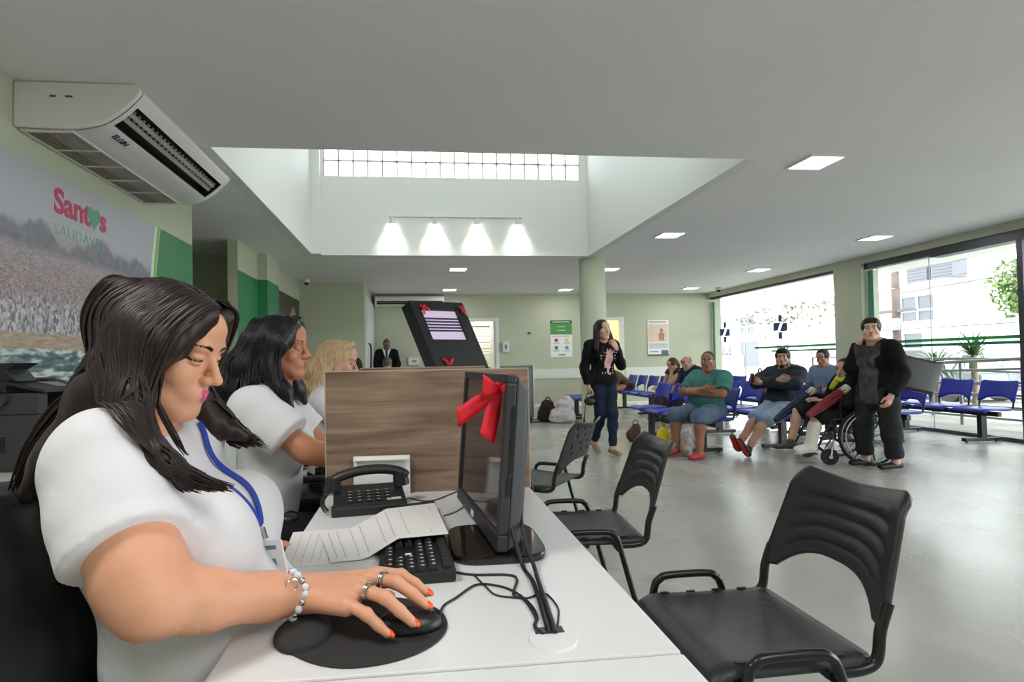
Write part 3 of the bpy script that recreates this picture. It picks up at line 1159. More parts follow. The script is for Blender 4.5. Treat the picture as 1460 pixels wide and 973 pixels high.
MB().box(0.09, 0.2, -0.053, -0.049, 0.06, 0.12).build('mark', M_ink, pn)

# grey steel cabinet with a white edge at the back, its cord beside it
cb = empty('steel_cabinet', (1.70, 10.25, 0), 0, 'grey steel cabinet with white side edge standing near the far wall', 'cabinet')
MB().box(0, 0.56, 0, 0.5, 0.06, 1.06).build('body', mat('cabinet_grey', (128, 132, 134), 0.35, 0.3), cb, bevel=0.006)
MB().box(0.56, 0.585, -0.02, 0.52, 0.03, 1.08).build('side_panel', M_frame, cb, bevel=0.004)
MB().box(0.03, 0.54, -0.012, 0.0, 0.1, 1.0).build('door', mat('cabinet_door', (136, 140, 143), 0.35, 0.3), cb, bevel=0.004)
MB().box(0.02, 0.06, 0.02, 0.06, 0, 0.06).box(0.5, 0.54, 0.02, 0.06, 0, 0.06).box(0.02, 0.06, 0.44, 0.48, 0, 0.06).box(0.5, 0.54, 0.44, 0.48, 0, 0.06).build('foot', M_black, cb)
MB().tube(catmull([(0.587, 0.25, 0.60), (0.66, 0.25, 0.64), (0.77, 0.25, 0.52), (0.76, 0.25, 0.3), (0.70, 0.25, 0.06), (0.66, 0.25, 0.006)], 6), 0.005, 6).build('power_cord', mat('cord_white', (206, 208, 206), 0.5), cb, smooth=60)
# ------------------------------------------------------------------ outside the glass
M_conc = mat('pavement_concrete', (168, 166, 160), 0.8, var=0.06, vscale=2)
struct('pavement', MB().box(7.95, 40, -12, 40, -0.25, -0.02), M_conc)
struct('canopy', MB().box(7.95, 10.4, -4, 16.0, 2.95, 3.12), M_white)
M_bld = mat('facade_white', (206, 204, 200), 0.8)
M_shut = mat('window_grey', (82, 84, 94), 0.3)
M_tile = mat('roof_tile', (140, 74, 62), 0.8, var=0.15, vscale=8, stretch=(1, 1, 6))
bl = empty('house', (16, 14.75, 0), 0, 'white two storey house across the street with grey windows', 'house')
MB().box(0, 6, 0, 18, 0, 3.32).build('wall', M_bld, bl)
MB().box(-0.25, 6.2, -0.25, 18.2, 3.32, 3.42).build('roof_edge', mat('roof_edge', (214, 216, 214), 0.7), bl)
for y0, y1, z0, z1, mull in ((0.35, 1.45, 2.22, 3.0, True), (0.75, 1.4, 1.25, 1.82, False), (9.2, 10.3, 2.3, 3.1, True), (8.9, 10.3, 0.7, 1.9, False)):
    wn = MB().box(-0.05, 0.02, y0 - 0.05, y1 + 0.05, z0 - 0.05, z0).box(-0.05, 0.02, y0 - 0.05, y1 + 0.05, z1, z1 + 0.05).box(-0.05, 0.02, y0 - 0.05, y0, z0, z1).box(-0.05, 0.02, y1, y1 + 0.05, z0, z1)
    if mull:
        wn.box(-0.05, 0.02, (y0 + y1) / 2 - 0.02, (y0 + y1) / 2 + 0.02, z0, z1).box(-0.05, 0.02, y0, y1, z0 + 0.3, z0 + 0.36)
    w_ = wn.build('window', M_frame, bl)
    MB().box(-0.01, 0.01, y0, y1, z0, z1).build('pane', M_shut, w_)
for i, (y, lb) in enumerate(((0.85, 'grey condenser unit with vents on the white house roof, nearer the roof corner'), (1.72, 'grey condenser unit with vents on the white house roof, farther from the roof corner'))):
    cu = empty('condenser_unit', (16.4, 14.75 + y - 0.75, 3.42), 0, lb, 'condenser unit', 'condenser units on the white house')
    MB().box(0, 0.5, 0, 0.72, 0.08, 0.78).build('body', mat('condenser_grey', (92, 94, 102), 0.6), cu, bevel=0.01)
    g = MB()
    for q in range(6):
        g.box(-0.012, 0.0, 0.05, 0.67, 0.16 + 0.1 * q, 0.2 + 0.1 * q)
    g.build('vent_slats', M_dark, cu)
    MB().box(0.05, 0.45, 0.05, 0.12, 0, 0.08).box(0.05, 0.45, 0.6, 0.67, 0, 0.08).build('foot', M_dark, cu)


def gable(loc, w, d, h, rh, label):
    t = empty('house', loc, 0, label, 'house')
    MB().box(0, d, 0, w, 0, h).build('wall', M_bld, t)
    MB().prism([(-0.4, -0.4, h), (-0.4, w + 0.4, h), (-0.4, w / 2, h + rh)], (d + 0.8, 0, 0)).build('roof', M_tile, t)


gable((26, 15.5, 0), 7.0, 6, 2.6, 1.4, 'low house with a red tiled gable roof beyond the white house')
gable((34, 18, 0), 12.0, 6, 4.6, 1.6, 'taller house with red tiled roof far behind the low gable house')
tb = empty('apartment_building', (70, 30, 0), 0, 'pale tall apartment block in the far distance above the roofs', 'building')
MB().box(0, 10, -14, 14, 0, 19).build('wall', M_bld, tb)
for k in range(5):
    for j in range(6):
        MB().box(-0.1, 0, -12 + 4.2 * j, -10 + 4.2 * j, 4 + 3 * k, 5.5 + 3 * k).build('window', mat('far_window', (190, 192, 198), 0.4), tb)

# utility pole and its wires
pl = empty('utility_pole', (12, 12.33, 0), 0, 'weathered utility pole with crossarm in front of the white house', 'utility pole')
MB().cyl((0, 0, -0.02), (0, 0, 3.45), 0.1, 0.085, 16).build('shaft', mat('pole_concrete', (104, 90, 86), 0.9, var=0.25, vscale=6), pl, smooth=40)
MB().box(-0.05, 0.05, -0.5, 0.5, 2.2, 2.28).build('crossarm', mat('pole_arm', (110, 106, 108), 0.8), pl)
MB().box(-0.14, -0.08, -0.2, 0.2, 1.75, 2.05).build('junction_box', mat('pole_box', (150, 150, 156), 0.6), pl, bevel=0.02)
wire_lb = ['power line running highest past the utility pole', 'power line sagging just below the highest wire', 'third power line down, crossing the condenser units', 'lowest power line, crossing the red tiled roof']
for i, (z0, z1) in enumerate(((3.05, 3.55), (2.82, 3.2), (2.6, 3.05), (1.98, 1.75))):
    p = [(12.0 + 0.1 * i, 24.0 - 22.0 * t, z0 + (z1 - z0) * t - 0.35 * math.sin(math.pi * t) * (0.4 if i < 3 else 0.2)) for t in [q / 24 for q in range(25)]]
    tag(MB().tube(p, 0.012, 5).build('power_line', M_dark, smooth=60), wire_lb[i], 'power line', 'power lines along the street')


def leaf_cloud(seed, c, r, n, sz, m, parent, name='crown'):
    rng = np.random.default_rng(seed)
    mb = MB()
    for i in range(n):
        d = nrm(rng.normal(size=3))
        q = np.array(c) + d * np.array(r) * (0.55 + 0.5 * rng.random()) * (1 + 0.18 * math.sin(5 * d[0] + 4 * d[2] + seed))
        a = nrm(rng.normal(size=3))
        b = nrm(np.cross(a, rng.normal(size=3)))
        s = sz * (0.6 + 0.8 * rng.random())
        mb.add([q - a * s, q + b * s * 0.45, q + a * s, q - b * s * 0.45], [(0, 1, 2, 3)])
    return mb.build(name, m, parent)


te = empty('tree', (14.6, 10.75, 0), 0, 'bushy bright green tree at the street beside the red roofs', 'tree')
MB().tube(catmull([(0, 0, -0.02), (0.1, 0.05, 0.8), (0, 0, 1.6), (0.1, 0, 2.4)], 4), [0.2] * 5 + [0.16] * 5 + [0.12] * 3, 10).build('trunk', mat('bark', (104, 88, 74), 0.9, bump=0.6, bscale=20), te, smooth=60)
leaf_cloud(3, (0, -0.1, 2.6), (1.0, 1.2, 0.95), 6500, 0.075, mat('tree_leaf', (98, 124, 60), 0.6, var=0.25, vscale=1.5), te)


def spiky_plant(loc, h, n, L_, label, seed):
    t = empty('yucca_plant', loc, 0, label, 'yucca', 'yucca plants outside the glass')
    MB().tube([(0, 0, 0), (0.02, 0, h * 0.5), (0, 0.02, h)], [0.06, 0.05, 0.055], 10).build('trunk', mat('yucca_trunk', (150, 132, 108), 0.9, bump=0.4, bscale=30), t, smooth=60)
    rng = np.random.default_rng(seed)
    mb = MB()
    for i in range(n):
        az = rng.random() * 2 * math.pi
        el = math.radians(-15 + 95 * rng.random())
        l = L_ * (0.75 + 0.4 * rng.random())
        side = np.array([-math.sin(az), math.cos(az), 0])
        prev = None
        for k in range(6):
            s = k / 5
            e2 = el - 0.5 * s * s
            q = np.array([math.cos(az) * math.cos(e2) * l * s, math.sin(az) * math.cos(e2) * l * s, h + math.sin(e2) * l * s])
            w = 0.026 * (1 - s) ** 0.7 + 0.002
            cur = (q - side * w, q + side * w)
            if prev:
                mb.add([prev[0], prev[1], cur[1], cur[0]], [(0, 1, 2, 3)])
            prev = cur
    mb.build('leaves', mat('yucca_leaf', (78, 108, 56), 0.5, var=0.2, vscale=3), t)


spiky_plant((10.3, 9.0, -0.02), 1.12, 70, 0.62, 'spiky yucca plant outside the second window, the taller of the pair', 4)
spiky_plant((10.1, 9.55, -0.02), 0.88, 60, 0.6, 'spiky yucca plant outside the second window, the shorter of the pair', 9)
leaf_cloud(11, (15.6, 21.5, 2.95), (0.25, 3.6, 0.55), 170, 0.10, mat('vine_leaf', (84, 88, 60), 0.7, var=0.3, vscale=2), None, 'climbing_vine')
tag(bpy.data.objects['climbing_vine'], 'sparse green vine along the top of the far wall, seen through the first window', 'vine')

# ramp railings outside
M_rail = mat('railing_steel', (132, 134, 140), 0.4, 0.5)


def railing(x, y0, y1, z0, z1, label, rails, np_):
    t = empty('ramp_railing', (x, y0, -0.02), 0, label, 'railing', 'steel ramp railings outside')
    for i, f in enumerate(rails):
        MB().cyl((0, 0, z0 * f + 0.02), (0, y1 - y0, z1 * f + 0.02), 0.026 if i == 0 else 0.019, n=10).build('rail', M_rail, t, smooth=60)
    for k in range(np_):
        s = k / (np_ - 1)
        MB().cyl((0.0, (y1 - y0) * s, 0), (0, (y1 - y0) * s, z0 + (z1 - z0) * s + 0.02), 0.024, n=10).build('post', M_rail, t, smooth=60)


railing(8.95, 3.7, 11.3, 1.22, 0.86, 'steel ramp railing nearest to the glass front', (1.0, 0.86, 0.66, 0.48, 0.30, 0.13), 8)
railing(9.85, 3.2, 12.5, 0.95, 1.12, 'second steel ramp railing, one step farther from the glass', (1.0, 0.80, 0.58, 0.38, 0.2), 7)
lp = empty('street_sign', (12.4, 19.2, -0.02), 0, 'thin grey street sign post seen below the left cross decal', 'sign post')
MB().cyl((0, 0, 0), (0, 0, 1.75), 0.03).build('post', M_alu, lp)
MB().box(-0.02, 0.02, 0.05, 0.42, 0.75, 1.25).build('plate', M_alu, lp)
cr_ = empty('parked_car', (13.6, 11.1, -0.02), 0, 'dark parked car half hidden behind the ramp railings', 'car')
pf = [(-0.7, 0.0, 0.28), (-0.7, 0.05, 0.72), (-0.7, 0.9, 0.82), (-0.7, 1.45, 1.32), (-0.7, 2.9, 1.36), (-0.7, 3.6, 0.92), (-0.7, 3.95, 0.82), (-0.7, 4.0, 0.28)]
MB().prism(pf, (1.5, 0, 0)).build('body', mat('car_paint', (112, 116, 122), 0.3, 0.4), cr_, bevel=0.06, seg=3)
MB().prism([(-0.705, 1.05, 0.86), (-0.705, 1.5, 1.26), (-0.705, 2.85, 1.29), (-0.705, 3.4, 0.9)], (1.51, 0, 0)).build('windows', mat('car_glass', (60, 66, 72), 0.1), cr_)
for y in (0.8, 3.2):
    for x in (-0.72, 0.62):
        MB().cyl((x, y, 0.3), (x + 0.2, y, 0.3), 0.3, n=24).build('wheel', M_black, cr_, smooth=40)
# ------------------------------------------------------------------ clerks' desks, partitions, back cabinet
DZ = 0.74
M_desk = mat('desk_laminate', (224, 225, 228), 0.35, bump=0.01, bscale=200)
M_leg = mat('desk_panel', (214, 215, 216), 0.4)


def wood_material():
    m = bpy.data.materials.new('wood_laminate')
    m.use_nodes = True
    nt = m.node_tree
    N, L = nt.nodes, nt.links
    b = N['Principled BSDF']
    b.inputs['Roughness'].default_value = 0.45
    tc = N.new('ShaderNodeTexCoord')

    def noise(sc, scale, det, dist):
        mp = N.new('ShaderNodeMapping')
        mp.inputs['Scale'].default_value = sc
        L.new(tc.outputs['Object'], mp.inputs[0])
        n = N.new('ShaderNodeTexNoise')
        n.inputs['Scale'].default_value = scale
        n.inputs['Detail'].default_value = det
        n.inputs['Distortion'].default_value = dist
        L.new(mp.outputs[0], n.inputs['Vector'])
        return n
    a = noise((1.0, 1.0, 10.0), 2.2, 8, 0.9)
    c = noise((5.0, 1.0, 170.0), 1.0, 3, 0.0)
    r = N.new('ShaderNodeValToRGB')
    e = r.color_ramp.elements
    e.new(0.5)
    for i, (p, q) in enumerate(((0.3, (112, 91, 75)), (0.5, (146, 122, 104)), (0.72, (172, 150, 132)))):
        e[i].position = p
        e[i].color = rgb(q)
    L.new(a.outputs['Fac'], r.inputs[0])
    r2 = N.new('ShaderNodeValToRGB')
    r2.color_ramp.elements[0].position = 0.3
    r2.color_ramp.elements[0].color = (0.8, 0.79, 0.78, 1)
    r2.color_ramp.elements[1].position = 0.65
    r2.color_ramp.elements[1].color = (1, 1, 1, 1)
    L.new(c.outputs['Fac'], r2.inputs[0])
    mx = N.new('ShaderNodeMix')
    mx.data_type = 'RGBA'
    mx.blend_type = 'MULTIPLY'
    mx.inputs['Factor'].default_value = 1
    L.new(r.outputs[0], mx.inputs[6])
    L.new(r2.outputs[0], mx.inputs[7])
    L.new(mx.outputs[2], b.inputs['Base Color'])
    return m


M_wood = wood_material()
M_wedge = mat('wood_edge', (190, 170, 152), 0.45)


def desk(y0, y1, label, grommet=None):
    t = empty('desk', (0.04, (y0 + y1) / 2, 0), 0, label, 'desk', 'white clerk desks in a row')
    oy = -(y0 + y1) / 2
    ya, yb = y0 + oy, y1 + oy
    MB().box(-0.32, 0.325, ya + 0.001, yb - 0.001, DZ - 0.025, DZ).build('desktop', M_desk, t, bevel=0.003)
    for y in (ya + 0.02, yb - 0.045):
        MB().box(-0.26, 0.28, y, y + 0.025, 0.0, DZ - 0.026).build('side_panel', M_leg, t, bevel=0.002)
    MB().box(0.2, 0.218, ya + 0.046, yb - 0.046, 0.25, DZ - 0.026).build('modesty_panel', M_leg, t)
    if grommet:
        g = MB().cyl((grommet[0], grommet[1] + oy, DZ), (grommet[0], grommet[1] + oy, DZ + 0.003), 0.036, 0.034, 32).build('grommet', M_desk, t, smooth=40)
        MB().box(grommet[0] - 0.022, grommet[0] + 0.022, grommet[1] + oy + 0.014, grommet[1] + oy + 0.032, DZ + 0.0028, DZ + 0.0038).build('cable_slot', M_black, g)
    return t


desk(0.22, 0.727, 'white desk end nearest the camera, cut off by the picture edge')
desk(0.73, 1.76, 'white desk with the monitor, keyboard and mouse pad on it', (0.155, 0.785))
desk(1.763, 2.86, 'white desk of the black haired clerk, behind the wood partition')
desk(2.863, 3.9, 'white desk of the blonde clerk, farthest in the row')


def partition(y, label):
    t = empty('desk_partition', (0.04, y, DZ), 0, label, 'partition', 'wood grain desk partitions')
    MB().box(-0.32, 0.325, -0.0125, 0.0125, 0.0, 0.385).build('panel', M_wood, t)
    MB().box(-0.323, 0.328, -0.0135, 0.0135, 0.385, 0.388).box(-0.323, -0.32, -0.0135, 0.0135, 0, 0.385).box(0.325, 0.328, -0.0135, 0.0135, 0, 0.385).build('edge_band', M_wedge, t)


partition(1.745, 'wood grain partition panel nearest the camera, behind the telephone')
partition(2.85, 'wood grain partition panel between the second and third clerks')

cabm = mat('cabinet_white', (222, 222, 218), 0.4)
lc = empty('low_cabinet', (-2.28, 1.6, 0), 0, 'long low white cabinet along the mural wall carrying the printer', 'cabinet')
MB().box(0, 0.42, 0, 4.2, 0.06, 0.605).build('body', cabm, lc)
MB().box(-0.0, 0.44, -0.01, 4.21, 0.605, 0.63).build('top', cabm, lc, bevel=0.003)
MB().box(0, 0.38, 0.02, 4.18, 0, 0.06).build('plinth', M_dark, lc)
for k in range(6):
    d_ = MB().box(0.421, 0.437, 0.004 + 0.7 * k, 0.696 + 0.7 * k, 0.07, 0.60).build('door', cabm, lc, bevel=0.002)
    MB().box(0.437, 0.452, 0.60 + 0.7 * k, 0.612 + 0.7 * k, 0.4, 0.52).build('handle', M_alu, d_)

# multifunction printer: paper slot faces the clerks, scanner lid on top
pr_ = empty('printer', (-2.27, 2.97, 0.63), 0, 'dark grey office printer on the low white cabinet below the mural', 'printer')
M_pg = mat('printer_grey', (64, 65, 70), 0.5)
M_pd = mat('printer_dark', (38, 38, 42), 0.45)
mb = MB().box(0, 0.36, 0, 0.40, 0.0, 0.29).box(0, 0.36, 0, 0.07, 0.29, 0.40).box(0, 0.36, 0.38, 0.40, 0.29, 0.40).box(0, 0.12, 0.07, 0.38, 0.29, 0.40)
mb.build('body', M_pg, pr_, bevel=0.008)
MB().box(0.12, 0.355, 0.07, 0.38, 0.285, 0.30).box(0.115, 0.13, 0.07, 0.38, 0.3, 0.4).build('output_slot', M_black, pr_)
MB().box(0.361, 0.366, 0.01, 0.39, 0.13, 0.285).build('front_cover', M_pg, pr_, bevel=0.004)
MB().box(0.361, 0.366, 0.01, 0.39, 0.01, 0.12).build('paper_tray', M_pg, pr_, bevel=0.004)
MB().box(0.3655, 0.37, 0.2, 0.29, 0.262, 0.278).build('latch', M_black, pr_)
text('lettering', 'brother', 0.04, frame((0.3675, 0.22, 0.19), (0, 1, 0), (0, 0, 1)), mat('logo_silver', (190, 190, 196), 0.4), pr_, 0.001)
MB().prism([(0.20, -0.005, 0.445), (0.385, -0.005, 0.40), (0.385, -0.005, 0.415), (0.20, -0.005, 0.462)], (0, 0.42, 0)).build('control_panel', M_pd, pr_, bevel=0.003)
MB().prism([(0.245, 0.17, 0.4525), (0.345, 0.17, 0.427), (0.345, 0.17, 0.429), (0.245, 0.17, 0.4545)], (0, 0.11, 0)).build('display', mat('lcd_grey', (128, 134, 140), 0.25), pr_)
MB().box(0, 0.2, 0, 0.40, 0.401, 0.46).build('scanner_bed', M_pd, pr_, bevel=0.005)
MB().prism([(0, 0.02, 0.46), (0.24, 0.02, 0.46), (0.19, 0.02, 0.52), (0.25, 0.02, 0.555), (0, 0.02, 0.555)], (0, 0.16, 0)).build('document_feeder', M_pd, pr_, bevel=0.004)
MB().box(0.02, 0.22, 0.18, 0.36, 0.462, 0.475).build('feeder_tray', M_pd, pr_, bevel=0.003)
vt = MB()
for k in range(7):
    vt.box(0.08, 0.2, -0.003, 0.002, 0.10 + 0.012 * k, 0.106 + 0.012 * k)
vt.build('side_vent', M_black, pr_)
MB().prism([(0.05, -0.03, 0.335), (0.2, -0.03, 0.335), (0.22, -0.03, 0.36), (0.22, -0.03, 0.395), (0.05, -0.03, 0.395)], (0, 0.035, 0)).build('side_handle', M_pg, pr_, bevel=0.004)

# drawer unit between the second and third clerks
du = empty('drawer_unit', (-1.48, 6.1, 0.0), 0, 'white plastic drawer tower behind the black haired clerk', 'drawer unit')
MB().box(0, 0.02, 0, 0.4, 0, 1.04).box(0.38, 0.4, 0, 0.4, 0, 1.04).box(0.02, 0.38, 0.38, 0.4, 0, 1.04).box(0, 0.4, 0, 0.4, 1.04, 1.08).build('frame', M_pd, du)
for k in range(6):
    dr = MB().box(0.025, 0.375, -0.005, 0.37, 0.02 + 0.17 * k, 0.175 + 0.17 * k).build('drawer', mat('drawer_white', (214, 208, 222), 0.4), du, bevel=0.006)
    MB().box(0.14, 0.26, -0.02, -0.004, 0.13 + 0.17 * k, 0.15 + 0.17 * k).build('handle', M_ink, dr, bevel=0.003)

# tilted self-service kiosk
ki = empty('kiosk', (0.37, 4.28, 0), math.radians(24), 'black tilted self service kiosk with a lit screen behind the partition', 'kiosk')
M_kb = mat('kiosk_black', (26, 27, 29), 0.4)
T = math.radians(20)
kx, kz = (1, 0, 0), (-0.0, math.sin(T), math.cos(T))


def kp(u, v, w):
    """u across, v up the tilted face, w out of the face; the head leans back and to the left"""
    o = np.array((-0.03, 0.0, 1.21))
    ux = np.array((1.0, 0, 0))
    uv = nrm((-0.30, 0.26, 1.0))
    uw = np.cross(ux, uv)
    uw = uw / np.linalg.norm(uw)
    return o + ux * u + uv * v + uw * w


def kbox(u0, u1, v0, v1, w0, w1, mb, m=0):
    P = [kp(u, v, w) for u in (u0, u1) for v in (v0, v1) for w in (w0, w1)]
    return mb.add(P, [(0, 1, 3, 2), (4, 6, 7, 5), (0, 4, 5, 1), (2, 3, 7, 6), (0, 2, 6, 4), (1, 5, 7, 3)], m)


mb = MB()
kbox(-0.235, 0.235, -0.16, 0.13, -0.17, 0.0, mb)
kbox(-0.235, -0.165, 0.13, 0.46, -0.17, 0.0, mb)
kbox(0.15, 0.235, 0.13, 0.46, -0.17, 0.0, mb)
kbox(-0.165, 0.15, 0.39, 0.46, -0.17, 0.0, mb)
kbox(-0.165, 0.15, 0.13, 0.39, -0.13, -0.03, mb)
mb.build('head', M_kb, ki)
mb = MB()
kbox(-0.16, 0.145, 0.135, 0.385, -0.03, -0.022, mb)
scr = mb.build('screen', mat('screen_lilac', (186, 172, 194), 0.3, emit=0.45), ki)
for k in range(5):
    mb = MB()
    kbox(-0.16, 0.145, 0.205 + 0.026 * k, 0.221 + 0.026 * k, -0.022, -0.0205, mb)
    mb.build('screen_bar', mat('screen_bar', (62, 60, 84), 0.3, emit=0.15), scr)
MB().box(-0.16, 0.16, -0.02, 0.12, 0.05, 1.12).build('pedestal', M_kb, ki, bevel=0.006)
MB().box(-0.25, 0.25, -0.15, 0.27, 0, 0.05).build('base', M_kb, ki, bevel=0.006)
ki_M = Matrix.Translation((0.37, 4.28, 0)) @ Matrix.Rotation(math.radians(24), 4, 'Z')

M_red = mat('ribbon_red', (226, 22, 44), 0.55, bump=0.15, bscale=120)


def ribbon_bow(name, o, ax, up, s, label, tails=((-0.9, -1.0), (0.2, -1.3)), parent=None):
    """flat ribbon bow: two loops, a knot and two cut tails, laid out in the plane ax/up"""
    o, ax, up = np.array(o, float), nrm(ax), nrm(up)
    nn = nrm(np.cross(ax, up))
    t = empty(name, tuple(o), 0, label, 'bow', 'red ribbon bows')
    P = lambda a, b, c: (ax * a + up * b + nn * c) * s
    for sg in (-1, 1):
        mb = MB()

        def loop(u, v, sg=sg):
            an = -math.pi + u * 2 * math.pi
            rch = 0.21 * (1 + math.cos(an))
            w = 0.14 + 0.40 * (rch / 0.42)
            return P(sg * (0.02 + rch * 0.95), (v - 0.5) * w + 0.22 * rch + 0.02, 0.10 + 0.15 * math.sin(an) * (0.4 + rch))
        mb.sheet(loop, 20, 4)
        mb.build('loop', M_red, t, smooth=60, solid=0.004 * s)
    for (a, b) in tails:
        mb = MB()
        L_ = math.hypot(a, b)
        dx, dy = a / L_, b / L_
        px, py = -dy, dx

        def tail(u, v):
            w = (v - 0.5) * (0.16 + 0.24 * min(1, u * 2))
            cut = -0.18 * abs(v) if u > 0.99 else 0
            q = u * L_ + (0.16 * (0.5 - v) if u > 0.99 else 0)
            return P(dx * q + px * w, dy * q + py * w, 0.12 + 0.10 * math.sin(u * 4 + v))
        mb.sheet(tail, 10, 3)
        mb.build('tail', M_red, t, smooth=60, solid=0.004 * s)
    k = MB()
    c = P(0.02, 0.06, 0.2)
    k.ball(tuple(c), (0.11 * s, 0.11 * s, 0.13 * s), 8)
    k.build('knot', M_red, t, smooth=180)
    return t


def kw(u, v, w):
    return ki_M @ Vector(tuple(kp(u, v, w)))


_kx = (ki_M.to_3x3() @ Vector((1, 0, 0)))
_ku = kw(0, 1, 0) - kw(0, 0, 0)
ribbon_bow('ribbon_bow', kw(-0.15, 0.405, 0.012), _kx, _ku, 0.055, 'red ribbon bow on the upper left corner of the black kiosk', ((-0.2, -1.2), (1.1, -0.5)))
ribbon_bow('ribbon_bow', kw(0.19, 0.405, 0.012), _kx, _ku, 0.05, 'red ribbon bow on the upper right corner of the black kiosk', ((0.6, -1.2), (0.1, -0.7)))
ribbon_bow('ribbon_bow', kw(-0.12, -0.085, 0.012), _kx, _ku, 0.055, 'small red ribbon bow low on the kiosk, just above the partition, its two tips upright', ((-0.7, 0.9), (0.9, 0.9)))

# ------------------------------------------------------------------ monitor, its bow and cables
mo = empty('monitor', (0.17, 1.20, DZ), 0, 'black widescreen monitor seen nearly edge on, with a red bow on its corner', 'monitor')
M_mb = mat('monitor_bezel', (48, 49, 52), 0.45)
M_mback = mat('monitor_back', (62, 64, 68), 0.5)
M_scr = mat('monitor_screen', (66, 58, 60), 0.08, spec=0.6)
b = MB()
N_ = 28
bp = []
for i in range(N_):
    t = 2 * math.pi * i / N_
    c_, s_ = math.cos(t), math.sin(t)
    bp.append((0.102 * math.copysign(abs(c_) ** 0.45, c_), 0.115 * math.copysign(abs(s_) ** 0.45, s_), 0))
b.prism(bp, (0, 0, 0.016))
b.build('base', mat('gloss_black', (24, 22, 22), 0.06, spec=0.6), mo, bevel=0.004)
MB().prism([(0.0, -0.045, 0.014), (0.06, -0.03, 0.014), (0.045, -0.025, 0.13), (0.015, -0.03, 0.13)], (0, 0.075, 0)).build('neck', M_black, mo, bevel=0.004)
# the head is tilted: near end at y -.12, far end at y +.20 (yawed a little), screen faces -x
head = empty('screen_head', (0, 0, 0))
head.parent = mo
nb, fb = np.array((0.012, -0.10, 0.018)), np.array((-0.034, 0.36, 0.018))
ax = nrm(fb - nb)
upv = nrm((0.08, 0.0, 1.0))
out = nrm(np.cross(upv, ax))      # toward -x (viewer of the screen)
if out[0] > 0:
    out = -out
L_ = np.linalg.norm(fb - nb)
Hh = 0.365


def hp_(a, h, w):
    return nb + ax * a + upv * h + out * w


def hbox(a0, a1, h0, h1, w0, w1, mb):
    P = [hp_(a, h, w) for a in (a0, a1) for h in (h0, h1) for w in (w0, w1)]
    return mb.add(P, [(0, 1, 3, 2), (4, 6, 7, 5), (0, 4, 5, 1), (2, 3, 7, 6), (0, 2, 6, 4), (1, 5, 7, 3)])


bpy.data.objects.remove(head)
mb = MB()
hbox(0, L_, 0, 0.035, 0, 0.022, mb)
hbox(0, L_, Hh - 0.018, Hh, 0, 0.022, mb)
hbox(0, 0.018, 0.035, Hh - 0.018, 0, 0.022, mb)
hbox(L_ - 0.018, L_, 0.035, Hh - 0.018, 0, 0.022, mb)
mb.build('bezel', M_mb, mo, bevel=0.003)
mb = MB()
hbox(0.018, L_ - 0.018, 0.035, Hh - 0.018, 0.004, 0.016, mb)
mb.build('screen', M_scr, mo)
mb = MB()
q = [hp_(a, h, w) for a, h, w in ((0, 0, 0), (L_, 0, 0), (L_, Hh, 0), (0, Hh, 0))]
q2 = [hp_(a, h, w) for a, h, w in ((0.012, 0.015, -0.03), (L_ - 0.012, 0.015, -0.03), (L_ - 0.012, Hh - 0.03, -0.03), (0.012, Hh - 0.03, -0.03))]
q3 = [hp_(a, h, w) for a, h, w in ((0.07, 0.05, -0.052), (L_ - 0.07, 0.05, -0.052), (L_ - 0.07, Hh - 0.1, -0.052), (0.07, Hh - 0.1, -0.052))]
mb.add(q + q2 + q3, [(0, 1, 2, 3)] + [(i, i + 4, (i + 1) % 4 + 4, (i + 1) % 4) for i in range(4)] + [(i + 4, i + 8, (i + 1) % 4 + 8, (i + 1) % 4 + 4) for i in range(4)] + [(11, 10, 9, 8)])
mb.build('back_shell', M_mback, mo, bevel=0.006, seg=3)
mb = MB()
hbox(-0.002, 0.006, 0.16, 0.30, -0.001, 0.008, mb)
hbox(-0.0025, 0.004, 0.115, 0.155, 0.0, 0.01, mb)
mb.build('side_buttons', M_black, mo)
mb = MB()
hbox(0.019, 0.023, 0.075, 0.115, 0.0162, 0.0175, mb)
hbox(0.019, 0.023, 0.125, 0.150, 0.0162, 0.0175, mb)
mb.build('screen_edge_label', M_paper, mo)
mb = MB()
hbox(L_ * 0.5, L_ * 0.5 + 0.03, 0.008, 0.022, 0.0222, 0.0235, mb)
mb.build('energy_sticker', M_paper, mo)
mo.location = (0.17, 1.20, DZ)
# bow over the near upper corner of the screen
bo = np.array((0.17, 1.20, DZ)) + hp_(0.03, Hh - 0.035, 0.025)
ribbon_bow('ribbon_bow', bo, (-1, -0.1, 0), (0.05, 0.0, 1), 0.092, 'large red ribbon bow on the top corner of the monitor', ((1.0, -0.60), (0.30, -1.10)))

M_cable = mat('cable_black', (26, 26, 30), 0.5)


def cable(pts, r, label, name='cable', m=None):
    zz = [(p[0], p[1], p[2] if len(p) > 2 else DZ + r + 0.0006) for p in pts]
    return tag(MB().tube(catmull(zz, 8), r, 8).build(name, m or M_cable, smooth=60), label, 'cable')


def dp_(px, py, z=DZ):
    """point of the desk surface under a pixel of the photograph"""
    u, v = (px - CX) / F_PX, (CY - py) / F_PX
    d = _f + _r * u + _u * v
    k = (z - CAM_H) / d.z
    return (d.x * k, d.y * k)


